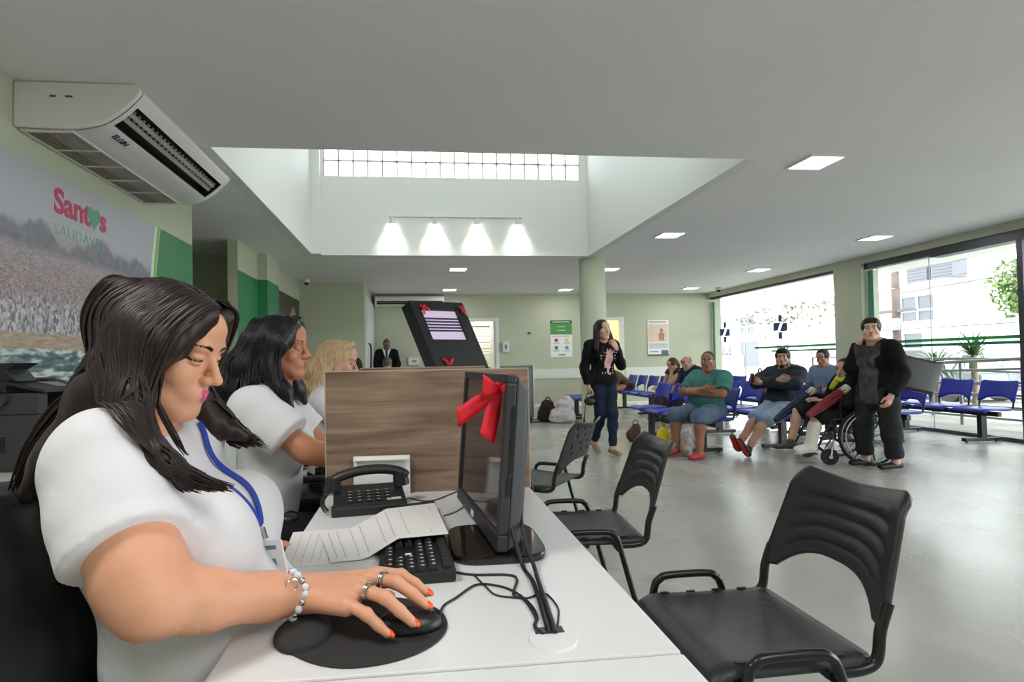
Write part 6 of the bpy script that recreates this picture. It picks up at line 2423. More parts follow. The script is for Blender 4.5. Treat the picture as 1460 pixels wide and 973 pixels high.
bent = person('person in brown bent over with head in hands, behind the column', (4.92, 12.15), 186, J, look=(-45, 0, 0), g=dict(torso=1.12), sk='fair2', sk_col=(200, 152, 128),
              shirt=dict(mat=fabric('brown', (104, 86, 70), var=0.2), sleeve=0.9), pants=dict(mat=fabric('dark_brown', (52, 42, 38)), len=1.9), shoes=dict(mat=mat('shoe_tan', (120, 96, 70), 0.7)),
              hair=dict(kind='short', mat=mat('cap_cloth', (190, 172, 168), 0.8, var=0.3, vscale=20), thick=0.014, fringe=True))
# security guard
J = dict(pel=(0, 0, 0.95), neck=(0, 0.0, 1.45), head=(0, 0.03, 1.60), shL=(-0.185, 0, 1.40), shR=(0.185, 0, 1.40),
         elL=(-0.26, 0.02, 1.12), wrL=(-0.12, 0.16, 0.94), elR=(0.26, 0.02, 1.12), wrR=(0.12, 0.16, 0.94),
         hipL=(-0.09, 0, 0.93), hipR=(0.09, 0, 0.93), knL=(-0.1, 0.02, 0.50), knR=(0.1, 0.02, 0.50), anL=(-0.11, 0, 0.09), anR=(0.11, 0, 0.09))
M_suit = fabric('black_suit', (14, 14, 16))
M_shirtw = fabric('white_shirt', (220, 220, 222), var=0.02)
M_tie = fabric('dark_tie', (48, 50, 58))


def suit_paint(F, c, T):
    R = F.axes()
    q = c - F.J['pel']
    x, y, z = q @ R[0], q @ R[1], q @ R[2]
    vee = (y > 0.02) & (np.abs(x) < (z - 0.26) * 0.36) & (z > 0.26)
    tie = vee & (np.abs(x) < 0.024)
    bad = (y > 0.05) & (np.abs(x + 0.10) < 0.02) & (np.abs(z - 0.24) < 0.035)
    return np.where(tie, 2, np.where(vee | bad, 1, 0))


guard = person('guard in a black suit and tie standing by the white door leaf', (-0.66, 12.9), -88, J, g=dict(torso=1.06, arm=1.1), sk='deep', sk_col=(112, 78, 62),
               shirt=dict(mat=[M_suit, M_shirtw, M_tie], sleeve=1.96, inf=0.018, hem=-0.2, skirt=True, paint=suit_paint, res=0.007, name='suit_jacket', fold=0.002, neck_w=0.06, neck_d=0.045),
               pants=dict(mat=M_suit, len=1.95, inf=0.016), shoes=dict(mat=mat('shoe_black', (18, 18, 18), 0.6)), hair=dict(kind='short', mat=H_black, thick=0.005))
place_bench(B3, -1.06, 10.18, 'row of three blue seats facing away, mostly behind the partition', math.radians(-90))
place_bench(B3, 4.78, 8.95, 'row of three blue seats between the framed poster and the man in green')
J = seated(0.52, 0.46, -0.02)
person('dark haired person sitting with back turned, behind the blonde clerk', (-1.06, 10.12), 90, J, sk='brown', sk_col=(156, 108, 84), shirt=dict(mat=fabric('black_tee', (30, 30, 33)), sleeve=0.7), pants=dict(mat=fabric('dark_trousers', (44, 46, 54)), len=1.9),
       shoes=dict(mat=mat('shoe_black', (18, 18, 18), 0.6)), hair=dict(kind='long', mat=H_black, thick=0.014, locks=LONG))
J = seated(0.52, 0.47, -0.02)
person('grey haired person sitting with back turned, in front of the guard', (-0.51, 10.12), 90, J, sk='ruddy', sk_col=(190, 138, 116), shirt=dict(mat=fabric('black_tee', (30, 30, 33)), sleeve=0.7), pants=dict(mat=fabric('dark_trousers', (44, 46, 54)), len=1.9),
       shoes=dict(mat=mat('shoe_black', (18, 18, 18), 0.6)), hair=dict(kind='short', mat=H_grey, thick=0.012))
# ------------------------------------------------------------------ the three clerks


def mass_tree(f):
    V, F_, _ = f.mesh()
    return BVHTree.FromPolygons([tuple(v) for v in V.tolist()], [tuple(q) for q in F_.tolist()])


def surface(o):
    """BVH of an object's mesh in world space"""
    M = o.matrix_world
    loc = o.location if not o.parent else Vector(o.parent.location) + Vector(o.location)
    V = [tuple(Vector(v.co) + loc) for v in o.data.vertices]
    return BVHTree.FromPolygons(V, [tuple(p.vertices) for p in o.data.polygons])


def push_out(tree, p, gap):
    h = tree.find_nearest(Vector(p), 0.25)
    if h[0] is None:
        return np.array(p, float)
    loc, n, _, dist = h
    d = Vector(p) - loc
    if d.dot(n) < gap:
        q = loc + n * gap
        return np.array(q)
    return np.array(p, float)


def hair_locks(mb, locks, n, r, seed, tree=None, tip=0.25, mass=None):
    """locks: (list of control points, list of half-widths, thickness); n strands each"""
    rng = np.random.default_rng(seed)
    for pts, wid, axis, cnt in locks:
        P = [np.array(p, float) for p in pts]
        ax = nrm(axis)
        for i in range(int(n * cnt)):
            a, b = rng.uniform(-1, 1), rng.uniform(-1, 1)
            ph = rng.uniform(0, 6.3)
            end = rng.uniform(0.86, 1.0)
            q = []
            for k, p in enumerate(P):
                t = nrm(P[min(k + 1, len(P) - 1)] - P[max(k - 1, 0)])
                side = np.cross(t, ax)
                w, th = wid[k]
                q.append(p + nrm(side) * w * a + ax * th * b + rng.normal(size=3) * 0.0015)
            c = catmull(q, 6)
            c = c[:max(4, int(len(c) * end))]
            if tree:
                c = [push_out(tree, p, 0.004 + 0.004 * (b + 1)) for p in c]
            if mass:
                c = [push_out(mass, p, 0.0004 + 0.0016 * (b + 1)) for p in c]
            m = len(c)
            rr = [r * (0.55 + 0.45 * math.sin(min(1, j / (m * 0.25)) * math.pi / 2)) * (1 - (1 - tip) * (j / (m - 1)) ** 3) for j in range(m)]
            mb.tube(c, rr, 5, cap=True)


M_tw = mat('cloth_white_knit', (218, 217, 223), 0.85, spec=0.2, bump=0.55, bscale=7, stretch=(1.0, 1.0, 2.0))
M_lan = mat('lanyard_blue', (40, 66, 170), 0.6)
M_card = mat('badge_card', (236, 238, 240), 0.3)
M_lip = mat('lipstick_pink', (204, 70, 128), 0.35)
M_nail = mat('nail_orange', (250, 84, 34), 0.2)
M_silver = mat('silver', (206, 204, 200), 0.2, 1.0)
M_bead = mat('pale_bead', (214, 222, 232), 0.12)
M_denim2 = fabric('black_trousers', (28, 28, 32))

# ---- clerk nearest the camera: explicit right hand on the mouse
I_ = [(-0.070, 0.908, 0.806), (-0.027, 0.890, 0.806), (-0.005, 0.886, 0.793), (0.013, 0.881, 0.780)]
M_ = [(-0.078, 0.872, 0.812), (-0.034, 0.846, 0.813), (-0.008, 0.838, 0.797), (0.011, 0.835, 0.781)]
R_ = [(-0.090, 0.842, 0.808), (-0.050, 0.812, 0.806), (-0.027, 0.808, 0.786), (-0.009, 0.808, 0.768)]
K_ = [(-0.106, 0.822, 0.796), (-0.075, 0.800, 0.788), (-0.059, 0.800, 0.771), (-0.046, 0.801, 0.758)]
WR = np.array((-0.186, 0.889, 0.786))
EL = np.array((-0.352, 0.762, 0.838))


def right_hand(F):
    f = Field((-0.46, 0.66, 0.70), (0.05, 1.0, 0.96), 0.0024)
    a = F.g['arm']
    sh = F.J['shR']
    f.cone(sh + (EL - sh) * 0.35, EL + (sh - EL) * 0.15, 0.068, 0.055, 0.02)
    f.cone(EL + (sh - EL) * 0.15, EL, 0.053, 0.039, 0.03)
    d = nrm(WR - EL)
    f.cone(EL, EL + d * 0.07, 0.039, 0.039, 0.03)
    f.cone(EL + d * 0.07, WR - d * 0.05, 0.039, 0.033, 0.02)
    f.cone(WR - d * 0.05, WR + d * 0.005, 0.035, 0.029, 0.02, squash=((0, 0, 1), 0.88))
    # back of the hand
    for c, w in ((I_, 0.021), (M_, 0.007), (R_, -0.007), (K_, -0.020)):
        k0 = np.array(c[0])
        f.cone(WR + d * 0.012 + np.array((0, w, 0.002)), k0 - np.array((0, 0, 0.006)), 0.0195, 0.0132, 0.018)
    # fingers
    for c, r in ((I_, 0.0098), (M_, 0.0100), (R_, 0.0098), (K_, 0.0088)):
        f.cone(c[0], c[1], r * 1.08, r, 0.005)
        f.ell(c[1], (r * 1.04,) * 3, None, 0.004)
        f.cone(c[1], c[2], r, r * 0.92, 0.003)
        f.cone(c[2], c[3], r * 0.92, r * 0.74, 0.003)
    # thumb along the far side of the mouse
    T0, T1, T2, T3 = WR + np.array((0.03, 0.024, -0.006)), (-0.112, 0.937, 0.780), (-0.072, 0.930, 0.766), (-0.046, 0.916, 0.762)
    f.cone(T0, T1, 0.019, 0.0125, 0.016)
    f.cone(T1, T2, 0.0122, 0.0105, 0.004)
    f.cone(T2, T3, 0.0105, 0.0085, 0.003)
    # nails
    for c, r in ((I_, 0.0082), (M_, 0.0084), (R_, 0.0082), (K_, 0.0072)):
        d3 = nrm(np.array(c[3]) - np.array(c[2]))
        up = nrm(np.array((0, 0, 1.0)) - d3 * d3[2])
        lat = np.cross(d3, up)
        f.ell(np.array(c[3]) + d3 * 0.0035 + up * 0.0032, (0.0072, 0.0092, 0.0045), np.stack([lat, d3, up]), 0.0, 4)
    return [f]


w1b = (-0.52, 1.0)
J = dict(pel=(0, 0.145, 0.53), neck=(0, 0.025, 1.035), head=(0.0, 0.085, 1.182), shL=(-0.13, 0.05, 1.0), shR=(0.13, 0.05, 1.0),
         elR=(0.240, 0.168, 0.832), wrR=(0.111, 0.334, 0.786), elL=(-0.27, 0.02, 0.79), wrL=(-0.23, 0.13, 0.755),
         hipL=(-0.10, 0.10, 0.52), hipR=(0.10, 0.10, 0.52), knL=(-0.12, 0.46, 0.50), knR=(0.12, 0.46, 0.50), anL=(-0.11, 0.42, 0.09), anR=(0.11, 0.42, 0.09))
w1 = person('woman nearest the camera in a white T-shirt, her hand on the mouse', w1b, 0, J, look=(-20, -8, 0), g=dict(torso=0.96, belly=1.0, arm=0.86, leg=1.1, bust=1.1, depth=1.02, head=0.92), sk='warm', sk_col=(216, 158, 128),
            shirt=dict(mat=M_tw, sleeve=0.62, inf=0.012, loose=0.021, hem=0.10, res=0.0055, neck_w=0.085, neck_d=0.06, fold=0.007, name='white_shirt'),
            pants=dict(mat=M_denim2, len=1.9, inf=0.014, waist=0.2), shoes=dict(mat=mat('shoe_black', (18, 18, 18), 0.6)),
            hands={'R': 'none', 'L': ((-0.6, 0.75, -0.1), (0.1, 0, -1), 0.35)}, fine=True, lips=M_lip, res=0.006, extra_body=right_hand, closed=True)
w1.body.data.materials[4] = M_nail

# hair of the nearest clerk: a full mass falling behind and in front of the shoulder, with single locks over it
tree1 = surface(w1.shirt)
B1, c1 = w1.hB, w1.J['head']
f = Field((-0.80, 0.72, 0.88), (-0.22, 1.26, 1.36), 0.0045)
Lh = lambda x, y, z: c1 + 0.92 * (x * B1[0] + y * B1[1] + z * B1[2])
f.ell(Lh(0, -0.016, 0.036), (0.080, 0.098, 0.085), B1, 0.01)
for sg in (-1, 1):
    f.cone(Lh(sg * 0.030, 0.066, 0.090), Lh(sg * 0.075, 0.045, 0.020), 0.022, 0.026, 0.02)
    f.cone(Lh(sg * 0.070, 0.01, 0.03), np.array((-0.448, 1.0 - sg * 0.098, 1.07)), 0.022, 0.026, 0.03)
# back fall
for yy in (-0.075, -0.025, 0.03, 0.08):
    f.chain([np.array((-0.465 - yy * 0.15, 1.0 + yy * 0.7, 1.20)), np.array((-0.512 - yy * 0.2, 1.0 + yy, 1.10)), np.array((-0.572 - yy * 0.2, 1.0 + yy * 1.1, 1.01)), np.array((-0.615 - yy * 0.2, 1.0 + yy * 1.2, 0.955))], [0.050, 0.045, 0.034, 0.014], 0.03)
# lock over the near shoulder to the front
f.chain([np.array((-0.44, 0.895, 1.10)), np.array((-0.425, 0.865, 1.045)), np.array((-0.375, 0.845, 1.01)), np.array((-0.325, 0.84, 0.985))], [0.028, 0.026, 0.018, 0.008], 0.02)
f.chain([np.array((-0.44, 1.105, 1.10)), np.array((-0.405, 1.12, 1.04)), np.array((-0.34, 1.12, 1.01))], [0.04, 0.034, 0.014], 0.02)
# the face stays open
f.ell(Lh(0, 0.150, -0.045), (0.066, 0.098, 0.122), B1, 0.012, sub=True)
f.ripple(0.0022, 95, 1, (1.2, 1.6, 0.16))
mb = MB()
S1 = lambda x, y, z: tuple(Lh(x, y, z))
locks = []
for q in range(7):      # near side, from the parting down in front of the ear
    a = q / 6
    y0 = 0.062 - 0.125 * a
    locks.append(([S1(0.012, y0 + 0.008, 0.121 - 0.02 * abs(a - 0.4)), S1(0.060, y0 + 0.004, 0.100), S1(0.096, y0 - 0.012, 0.035), (-0.425 - 0.045 * a, 0.895, 1.105), (-0.405 - 0.05 * a, 0.868, 1.055), (-0.37 - 0.05 * a, 0.845, 1.015), (-0.315 - 0.045 * a, 0.832, 0.985), (-0.262 - 0.07 * a, 0.828, 0.968)],
                  [(0.010, 0.002), (0.013, 0.002), (0.014, 0.004), (0.015, 0.008), (0.014, 0.008), (0.012, 0.006), (0.008, 0.004), (0.004, 0.002)], B1[0], 1))
for q in range(7):      # near side to the back
    a = q / 6
    y0 = -0.03 - 0.068 * a
    locks.append(([S1(0.010, y0 + 0.02, 0.122 - 0.03 * a), S1(0.060, y0, 0.090), S1(0.092 - 0.03 * a, y0 - 0.015, 0.02), (-0.505 - 0.03 * a, 0.925 + 0.05 * a, 1.135), (-0.567 - 0.02 * a, 0.935 + 0.05 * a, 1.085), (-0.615 - 0.01 * a, 0.935 + 0.06 * a, 1.02), (-0.642 - 0.005 * a, 0.935 + 0.06 * a, 0.95)],
                  [(0.012, 0.002), (0.014, 0.002), (0.016, 0.004), (0.014, 0.006), (0.013, 0.005), (0.011, 0.004), (0.005, 0.002)], B1[0], 1))
for q in range(5):      # far side
    a = q / 4
    y0 = 0.060 - 0.12 * a
    locks.append(([S1(-0.004, y0 + 0.008, 0.121 - 0.02 * a), S1(-0.056, y0 + 0.01, 0.102), S1(-0.094, y0 - 0.006, 0.04), (-0.425 - 0.05 * a, 1.11, 1.10), (-0.40 - 0.05 * a, 1.125, 1.05), (-0.35 - 0.05 * a, 1.13, 1.015), (-0.29 - 0.05 * a, 1.12, 0.985)],
                  [(0.010, 0.002), (0.013, 0.002), (0.014, 0.004), (0.015, 0.008), (0.014, 0.008), (0.010, 0.005), (0.004, 0.002)], B1[0], 1))
locks.append(([S1(0.070, 0.055, 0.05), S1(0.082, 0.052, 0.0), S1(0.078, 0.046, -0.06), (-0.392, 0.925, 1.04), (-0.36, 0.905, 1.005)], [(0.003, 0.002)] * 5, B1[0], 0.25))
hair_locks(mb, locks, 44, 0.0024, 3, tree1, mass=mass_tree(f))
hr = fields('hair', [f], H_dark, w1.body, w1.off, extra=mb)
H1 = mat('hair_near', (38, 27, 26), 0.42, spec=0.35, var=0.3, vscale=40, stretch=(2, 2, 0.2))
hr.data.materials[0] = H1

# lanyard and badge following the chest


def over(tree, y, z, gap=0.004):
    h = tree.ray_cast(Vector((0.2, y, z)), Vector((-1, 0, 0)))
    return np.array((h[0].x + gap, y, z)) if h[0] else np.array((-0.3, y, z))


def ribbon(path, width, thick, lat):
    mb = MB()
    lat = nrm(lat)
    P = [np.array(p, float) for p in path]
    for sgn in (1,):
        V, Fc = [], []
        for p in P:
            V += [p - lat * width / 2, p + lat * width / 2]
        mb.add(V, [(2 * i, 2 * i + 1, 2 * i + 3, 2 * i + 2) for i in range(len(P) - 1)])
    return mb


for sg, nm in ((-1, 'near'), (1, 'far')):
    path = [over(tree1, 1.0 + sg * (0.075 * (1 - t) + 0.004 * t), 1.045 * (1 - t) + 0.865 * t, 0.0045) for t in [q / 24 for q in range(25)]]
    for _ in range(6):
        path = [path[0]] + [(path[i - 1] + 2 * path[i] + path[i + 1]) / 4 + np.array((0.0004, 0, 0)) for i in range(1, len(path) - 1)] + [path[-1]]
    path = [push_out(tree1, p, 0.003) for p in path]
    path = [p - np.array((w1.off[0], w1.off[1], 0)) for p in path]
    ribbon(path, 0.014, 0.001, (0.15, 1, 0.25 * sg)).build('lanyard', M_lan, w1.body, solid=0.0015)
e_ = over(tree1, 1.0, 0.862, 0.006)
bo_ = np.array((w1.off[0], w1.off[1], 0))
MB().tube([e_ - bo_, e_ + np.array((0.006, 0, -0.02)) - bo_], 0.004, 8).build('badge_clip', M_silver, w1.body)
bt = e_ + np.array((0.014, -0.012, -0.02)) - bo_
bd_ = nrm((0.20, -0.02, -1.0))
lat_ = nrm((0.85, -0.5, 0.17))
bn_ = np.cross(lat_, bd_)
badge = MB().obox(tuple(bt + bd_ * 0.045), lat_, bd_, bn_, 0.0285, 0.045, 0.0012).build('badge', M_card, w1.body)
bm = MB()
for (a, b_, ha, hb) in ((0.004, 0.012, 0.014, 0.0035), (0.0, 0.042, 0.008, 0.010), (0.0, 0.066, 0.014, 0.002), (0.0, 0.074, 0.010, 0.002)):
    for sgn in (-1, 1):
        bm.obox(tuple(bt + bd_ * b_ + bn_ * 0.0015 * sgn), lat_, bd_, bn_, ha, hb, 0.0003)
bm.build('badge_print', mat('badge_teal', (96, 132, 148), 0.4), badge)
# bracelet of beads, charm and rings
dW = nrm(WR - EL)
bc = WR - dW * 0.016
a1 = nrm(np.cross(dW, (0, 0, 1)))
a2 = np.cross(a1, dW)
br = MB()
for k in range(20):
    t = 2 * math.pi * k / 20
    p = bc + a1 * 0.0385 * math.cos(t) + a2 * 0.0335 * math.sin(t) + dW * 0.004 * math.sin(3 * t) - bo_
    br.ball(tuple(p), 0.0062 if k % 3 else 0.0048, 6, 0 if k % 3 else 1)
br.build('bracelet', [M_bead, M_silver], w1.body, smooth=180)
ch_ = bc - dW * 0.018 + a1 * 0.030 + a2 * 0.022 - bo_
MB().tube([ch_ + dW * 0.016 * math.cos(t) * 0.6 + a2 * 0.010 * math.sin(t) for t in [2 * math.pi * k / 14 for k in range(14)]], 0.0016, 6, closed=True).build('bracelet_charm', M_silver, w1.body, smooth=60)
for c, t, r in ((M_, 0.55, 0.0125), (R_, 0.40, 0.0125)):
    a, b_ = np.array(c[0]), np.array(c[1])
    d = nrm(b_ - a)
    o = a + (b_ - a) * t
    u1 = nrm(np.cross(d, (0, 0, 1)))
    u2 = np.cross(u1, d)
    for off_ in (-0.0018, 0.0018):
        MB().tube([o + d * off_ + (u1 * math.cos(q) + u2 * math.sin(q)) * r - bo_ for q in [2 * math.pi * k / 24 for k in range(24)]], 0.0019, 6, closed=True).build('ring', M_silver, w1.body, smooth=60)

# ---- second clerk: straight black hair
w2b = (-0.575, 2.1)
J = dict(pel=(0, 0, 0.55), neck=(0, 0.035, 1.04), head=(0.0, 0.075, 1.212), shL=(-0.175, 0.02, 0.995), shR=(0.175, 0.02, 0.995),
         elR=(0.225, 0.215, 0.855), wrR=(0.12, 0.45, 0.80), elL=(-0.20, 0.19, 0.81), wrL=(-0.13, 0.44, 0.785),
         hipL=(-0.09, 0.02, 0.53), hipR=(0.09, 0.02, 0.53), knL=(-0.11, 0.44, 0.50), knR=(0.11, 0.44, 0.50), anL=(-0.1, 0.42, 0.09), anR=(0.1, 0.42, 0.09))
w2 = person('woman with straight black hair in a white T-shirt, second at the desks', w2b, 0, J, look=(-3, -10, 0), g=dict(torso=0.94, belly=0.15, arm=1.0, bust=0.75, head=0.94), sk='tan', sk_col=(186, 126, 96),
            shirt=dict(mat=M_tw, sleeve=0.66, inf=0.014, loose=0.012, hem=-0.09, res=0.007, neck_w=0.08, neck_d=0.06, fold=0.007, name='white_shirt'),
            pants=dict(mat=M_denim2, len=1.9), shoes=dict(mat=mat('shoe_black', (18, 18, 18), 0.6)), fine=True, lips=mat('lips_red', (140, 50, 52), 0.35), res=0.008,
            hands={'R': ((-0.1, 1, -0.1), (0, 0, -1), 0.5), 'L': ((0.1, 1, -0.1), (0, 0, -1), 0.5)})
tree2 = surface(w2.shirt)
B2_, c2 = w2.hB, w2.J['head']
Lh2 = lambda x, y, z: c2 + 0.94 * (x * B2_[0] + y * B2_[1] + z * B2_[2])
f = Field((-0.90, 1.85, 0.92), (-0.30, 2.35, 1.40), 0.005)
f.ell(Lh2(0, -0.018, 0.038), (0.083, 0.103, 0.089), B2_, 0.01)
for sg in (-1, 1):
    f.cone(Lh2(sg * 0.03, 0.055, 0.095), Lh2(sg * 0.078, 0.03, 0.02), 0.026, 0.03, 0.02)
    f.chain([Lh2(sg * 0.076, -0.005, 0.03), Lh2(sg * 0.088, -0.01, -0.08), np.array((-0.47, 2.1 - sg * 0.11, 1.055)), np.array((-0.44, 2.1 - sg * 0.12, 1.0))], [0.036, 0.036, 0.03, 0.012], 0.03)
for yy in (-0.08, -0.03, 0.03, 0.08):
    f.chain([Lh2(yy * 0.6, -0.09, 0.02), Lh2(yy, -0.125, -0.08), np.array((-0.685, 2.1 + yy, 1.07)), np.array((-0.735, 2.1 + yy * 1.1, 1.0))], [0.055, 0.05, 0.04, 0.014], 0.03)
f.ell(Lh2(0, 0.140, -0.045), (0.066, 0.100, 0.125), B2_, 0.012, sub=True)
f.ripple(0.0015, 90, 1, (1.2, 1.6, 0.14))
mb = MB()
locks = []
for q in range(6):
    a = q / 5
    y0 = 0.055 - 0.14 * a
    locks.append(([tuple(Lh2(0.008, y0 + 0.01, 0.132 - 0.02 * a)), tuple(Lh2(0.062, y0, 0.10)), tuple(Lh2(0.098, y0 - 0.02, 0.03)), tuple(Lh2(0.108, y0 - 0.03 - 0.03 * a, -0.06)), (-0.48 - 0.20 * a, 1.98, 1.07), (-0.46 - 0.25 * a, 1.97, 1.005)],
                  [(0.014, 0.002), (0.015, 0.002), (0.016, 0.004), (0.017, 0.006), (0.014, 0.006), (0.006, 0.003)], B2_[0], 1))
hair_locks(mb, locks, 34, 0.0028, 5, tree2, mass=mass_tree(f))
fields('hair', [f], mat('hair_jet', (20, 19, 21), 0.4, spec=0.35, var=0.3, vscale=40, stretch=(2, 2, 0.2)), w2.body, w2.off, extra=mb)
bo2 = np.array((w2.off[0], w2.off[1], 0))
lp_ = [push_out(tree2, p, 0.005) for p in catmull([over(tree2, 2.06, 0.98), over(tree2, 2.05, 0.93), over(tree2, 2.04, 0.88), over(tree2, 2.035, 0.84)], 4)]
ribbon([p - bo2 for p in lp_], 0.014, 0.001, (0.1, 1, 0.1)).build('lanyard', M_lan, w2.body, solid=0.0015)
q_ = lp_[-1] + np.array((0.012, 0, -0.045)) - bo2
MB().obox(tuple(q_), nrm((0.5, -0.85, 0)), (0, 0, 1), nrm((0.85, 0.5, 0)), 0.027, 0.043, 0.0012).build('badge', M_card, w2.body)

# ---- third clerk: blonde, tied back at the crown
w3b = (-0.47, 3.05)
J = dict(pel=(0, 0, 0.54), neck=(0, 0.01, 1.00), head=(0.0, 0.055, 1.163), shL=(-0.165, 0.0, 0.955), shR=(0.165, 0.0, 0.955),
         elR=(0.215, 0.16, 0.80), wrR=(0.12, 0.42, 0.795), elL=(-0.20, 0.17, 0.81), wrL=(-0.13, 0.42, 0.785),
         hipL=(-0.09, 0.02, 0.53), hipR=(0.09, 0.02, 0.53), knL=(-0.11, 0.44, 0.50), knR=(0.11, 0.44, 0.50), anL=(-0.1, 0.42, 0.09), anR=(0.1, 0.42, 0.09))
w3 = person('woman with long blonde hair in white, farthest of the three clerks', w3b, 0, J, look=(-14, -4, 0), g=dict(torso=0.96, bust=0.9, head=0.92), sk='fair', sk_col=(206, 162, 140),
            shirt=dict(mat=M_tw, sleeve=0.66, inf=0.014, loose=0.012, hem=-0.09, res=0.008, name='white_shirt'),
            pants=dict(mat=M_denim2, len=1.9), shoes=dict(mat=mat('shoe_black', (18, 18, 18), 0.6)), fine=True, res=0.008,
            hands={'R': ((-0.1, 1, -0.1), (0, 0, -1), 0.5), 'L': ((0.1, 1, -0.1), (0, 0, -1), 0.5)})
tree3 = surface(w3.shirt)
B3_, c3 = w3.hB, w3.J['head']
Lh3 = lambda x, y, z: c3 + 0.92 * (x * B3_[0] + y * B3_[1] + z * B3_[2])
f = Field((-0.80, 2.82, 0.86), (-0.26, 3.28, 1.34), 0.005)
f.ell(Lh3(0, -0.020, 0.036), (0.076, 0.095, 0.085), B3_, 0.01)
for sg in (-1, 1):
    f.chain([Lh3(sg * 0.070, -0.03, 0.03), Lh3(sg * 0.080, -0.06, -0.06), np.array((-0.53, 3.05 - sg * 0.11, 1.02)), np.array((-0.50, 3.05 - sg * 0.12, 0.93))], [0.030, 0.036, 0.034, 0.012], 0.03)
for yy in (-0.07, 0.0, 0.07):
    f.chain([Lh3(yy * 0.6, -0.09, 0.02), Lh3(yy, -0.12, -0.08), np.array((-0.59, 3.05 + yy, 1.0)), np.array((-0.62, 3.05 + yy * 1.1, 0.90))], [0.05, 0.048, 0.04, 0.014], 0.03)
f.ell(Lh3(0, 0.132, -0.04), (0.070, 0.095, 0.125), B3_, 0.012, sub=True)
f.ripple(0.002, 80, 1, (1.2, 1.6, 0.16))
mb = MB()
locks = []
for q in range(5):
    a = q / 4
    y0 = 0.05 - 0.11 * a
    locks.append(([tuple(Lh3(0.0, y0 + 0.01, 0.130 - 0.02 * a)), tuple(Lh3(0.055, y0 - 0.02, 0.098)), tuple(Lh3(0.086, y0 - 0.05, 0.035)), tuple(Lh3(0.090, -0.07 - 0.02 * a, -0.05)), (-0.53 - 0.04 * a, 2.935, 1.02), (-0.50 - 0.07 * a, 2.92, 0.94)],
                  [(0.012, 0.002), (0.014, 0.002), (0.015, 0.003), (0.016, 0.006), (0.014, 0.006), (0.006, 0.003)], B3_[0], 1))
hair_locks(mb, locks, 26, 0.0028, 6, tree3, mass=mass_tree(f))
fields('hair', [f], H_blond, w3.body, w3.off, extra=mb)
# ------------------------------------------------------------------ wheelchair
M_wf = mat('wheelchair_frame', (22, 22, 25), 0.35)
M_rim = mat('wheel_rim', (190, 192, 196), 0.25, 0.8)
M_tyre = mat('tyre', (26, 26, 27), 0.7)
wc = empty('wheelchair', (4.68, 5.47, 0), math.radians(-12), 'black wheelchair with spoked wheels carrying the girl with the cast', 'wheelchair')


def ring(c, r, rad, n=36, axis='y', m=None):
    return [(c[0] + r * math.cos(2 * math.pi * k / n), c[1], c[2] + r * math.sin(2 * math.pi * k / n)) for k in range(n)]


# local: occupant faces -x
for sg in (-1, 1):
    y = sg * 0.29
    wh = MB().tube(ring((0.06, y, 0.30), 0.288, 0.014), 0.016, 8, closed=True).build('wheel', M_tyre, wc, smooth=60)
    MB().tube(ring((0.06, y, 0.30), 0.268, 0.01), 0.009, 8, closed=True).build('rim', M_rim, wh, smooth=60)
    MB().tube(ring((0.06, y + sg * 0.035, 0.30), 0.245, 0.01), 0.008, 8, closed=True).build('hand_rim', M_rim, wh, smooth=60)
    sp = MB()
    for k in range(8):
        a = 2 * math.pi * k / 8 + 0.2
        sp.tube([(0.06, y, 0.30), (0.06 + 0.265 * math.cos(a), y, 0.30 + 0.265 * math.sin(a))], 0.008, 6)
    sp.cyl((0.06, y - 0.03, 0.30), (0.06, y + 0.03, 0.30), 0.03, n=16)
    sp.build('spokes', M_wf, wh, smooth=60)
    y2 = sg * 0.235
    MB().tube(catmull([(0.22, y2, 0.93), (0.16, y2, 0.92), (0.145, y2, 0.86), (0.12, y2, 0.46), (0.10, y2, 0.30)], 5), 0.012, 8).tube([(0.13, y2, 0.46), (-0.26, y2, 0.48), (-0.33, y2, 0.36), (-0.43, y2, 0.15)], 0.012, 8) \
        .tube([(0.10, y2, 0.24), (-0.24, y2, 0.26)], 0.012, 8).tube([(-0.24, y2, 0.26), (-0.25, y2, 0.48)], 0.012, 8).tube(catmull([(0.14, y2, 0.70), (0.0, y2, 0.70), (-0.14, y2, 0.70), (-0.18, y2, 0.66), (-0.18, y2, 0.48)], 5), 0.011, 8).build('side_frame', M_wf, wc, smooth=60)
    MB().box(-0.14, 0.10, y2 - 0.025, y2 + 0.025, 0.705, 0.735).build('armrest', M_black, wc, bevel=0.008)
    cw = MB().cyl((-0.30, y2 - 0.014, 0.085), (-0.30, y2 + 0.014, 0.085), 0.085, n=28).build('caster_wheel', M_tyre, wc, smooth=40)
    MB().tube([(-0.30, y2 - 0.024, 0.085), (-0.285, y2 - 0.024, 0.19), (-0.27, y2, 0.20), (-0.255, y2, 0.27)], 0.009, 8).cyl((-0.30, y2 - 0.026, 0.085), (-0.30, y2 + 0.016, 0.085), 0.02, n=12).build('caster_fork', M_rim, cw, smooth=50)
    MB().prism([(-0.60, y2 - sg * 0.16, 0.125), (-0.42, y2 - sg * 0.16, 0.105), (-0.42, y2 + sg * 0.01, 0.105), (-0.60, y2 + sg * 0.01, 0.125)], (0, 0, 0.018)).build('footrest', M_black, wc, bevel=0.004)
MB().box(-0.26, 0.12, -0.22, 0.22, 0.43, 0.445).build('seat', mat('sling_black', (26, 26, 28), 0.7), wc, bevel=0.005)
MB().box(0.135, 0.15, -0.22, 0.22, 0.50, 0.90).build('backrest', mat('sling_black', (26, 26, 28), 0.7), wc, bevel=0.005)
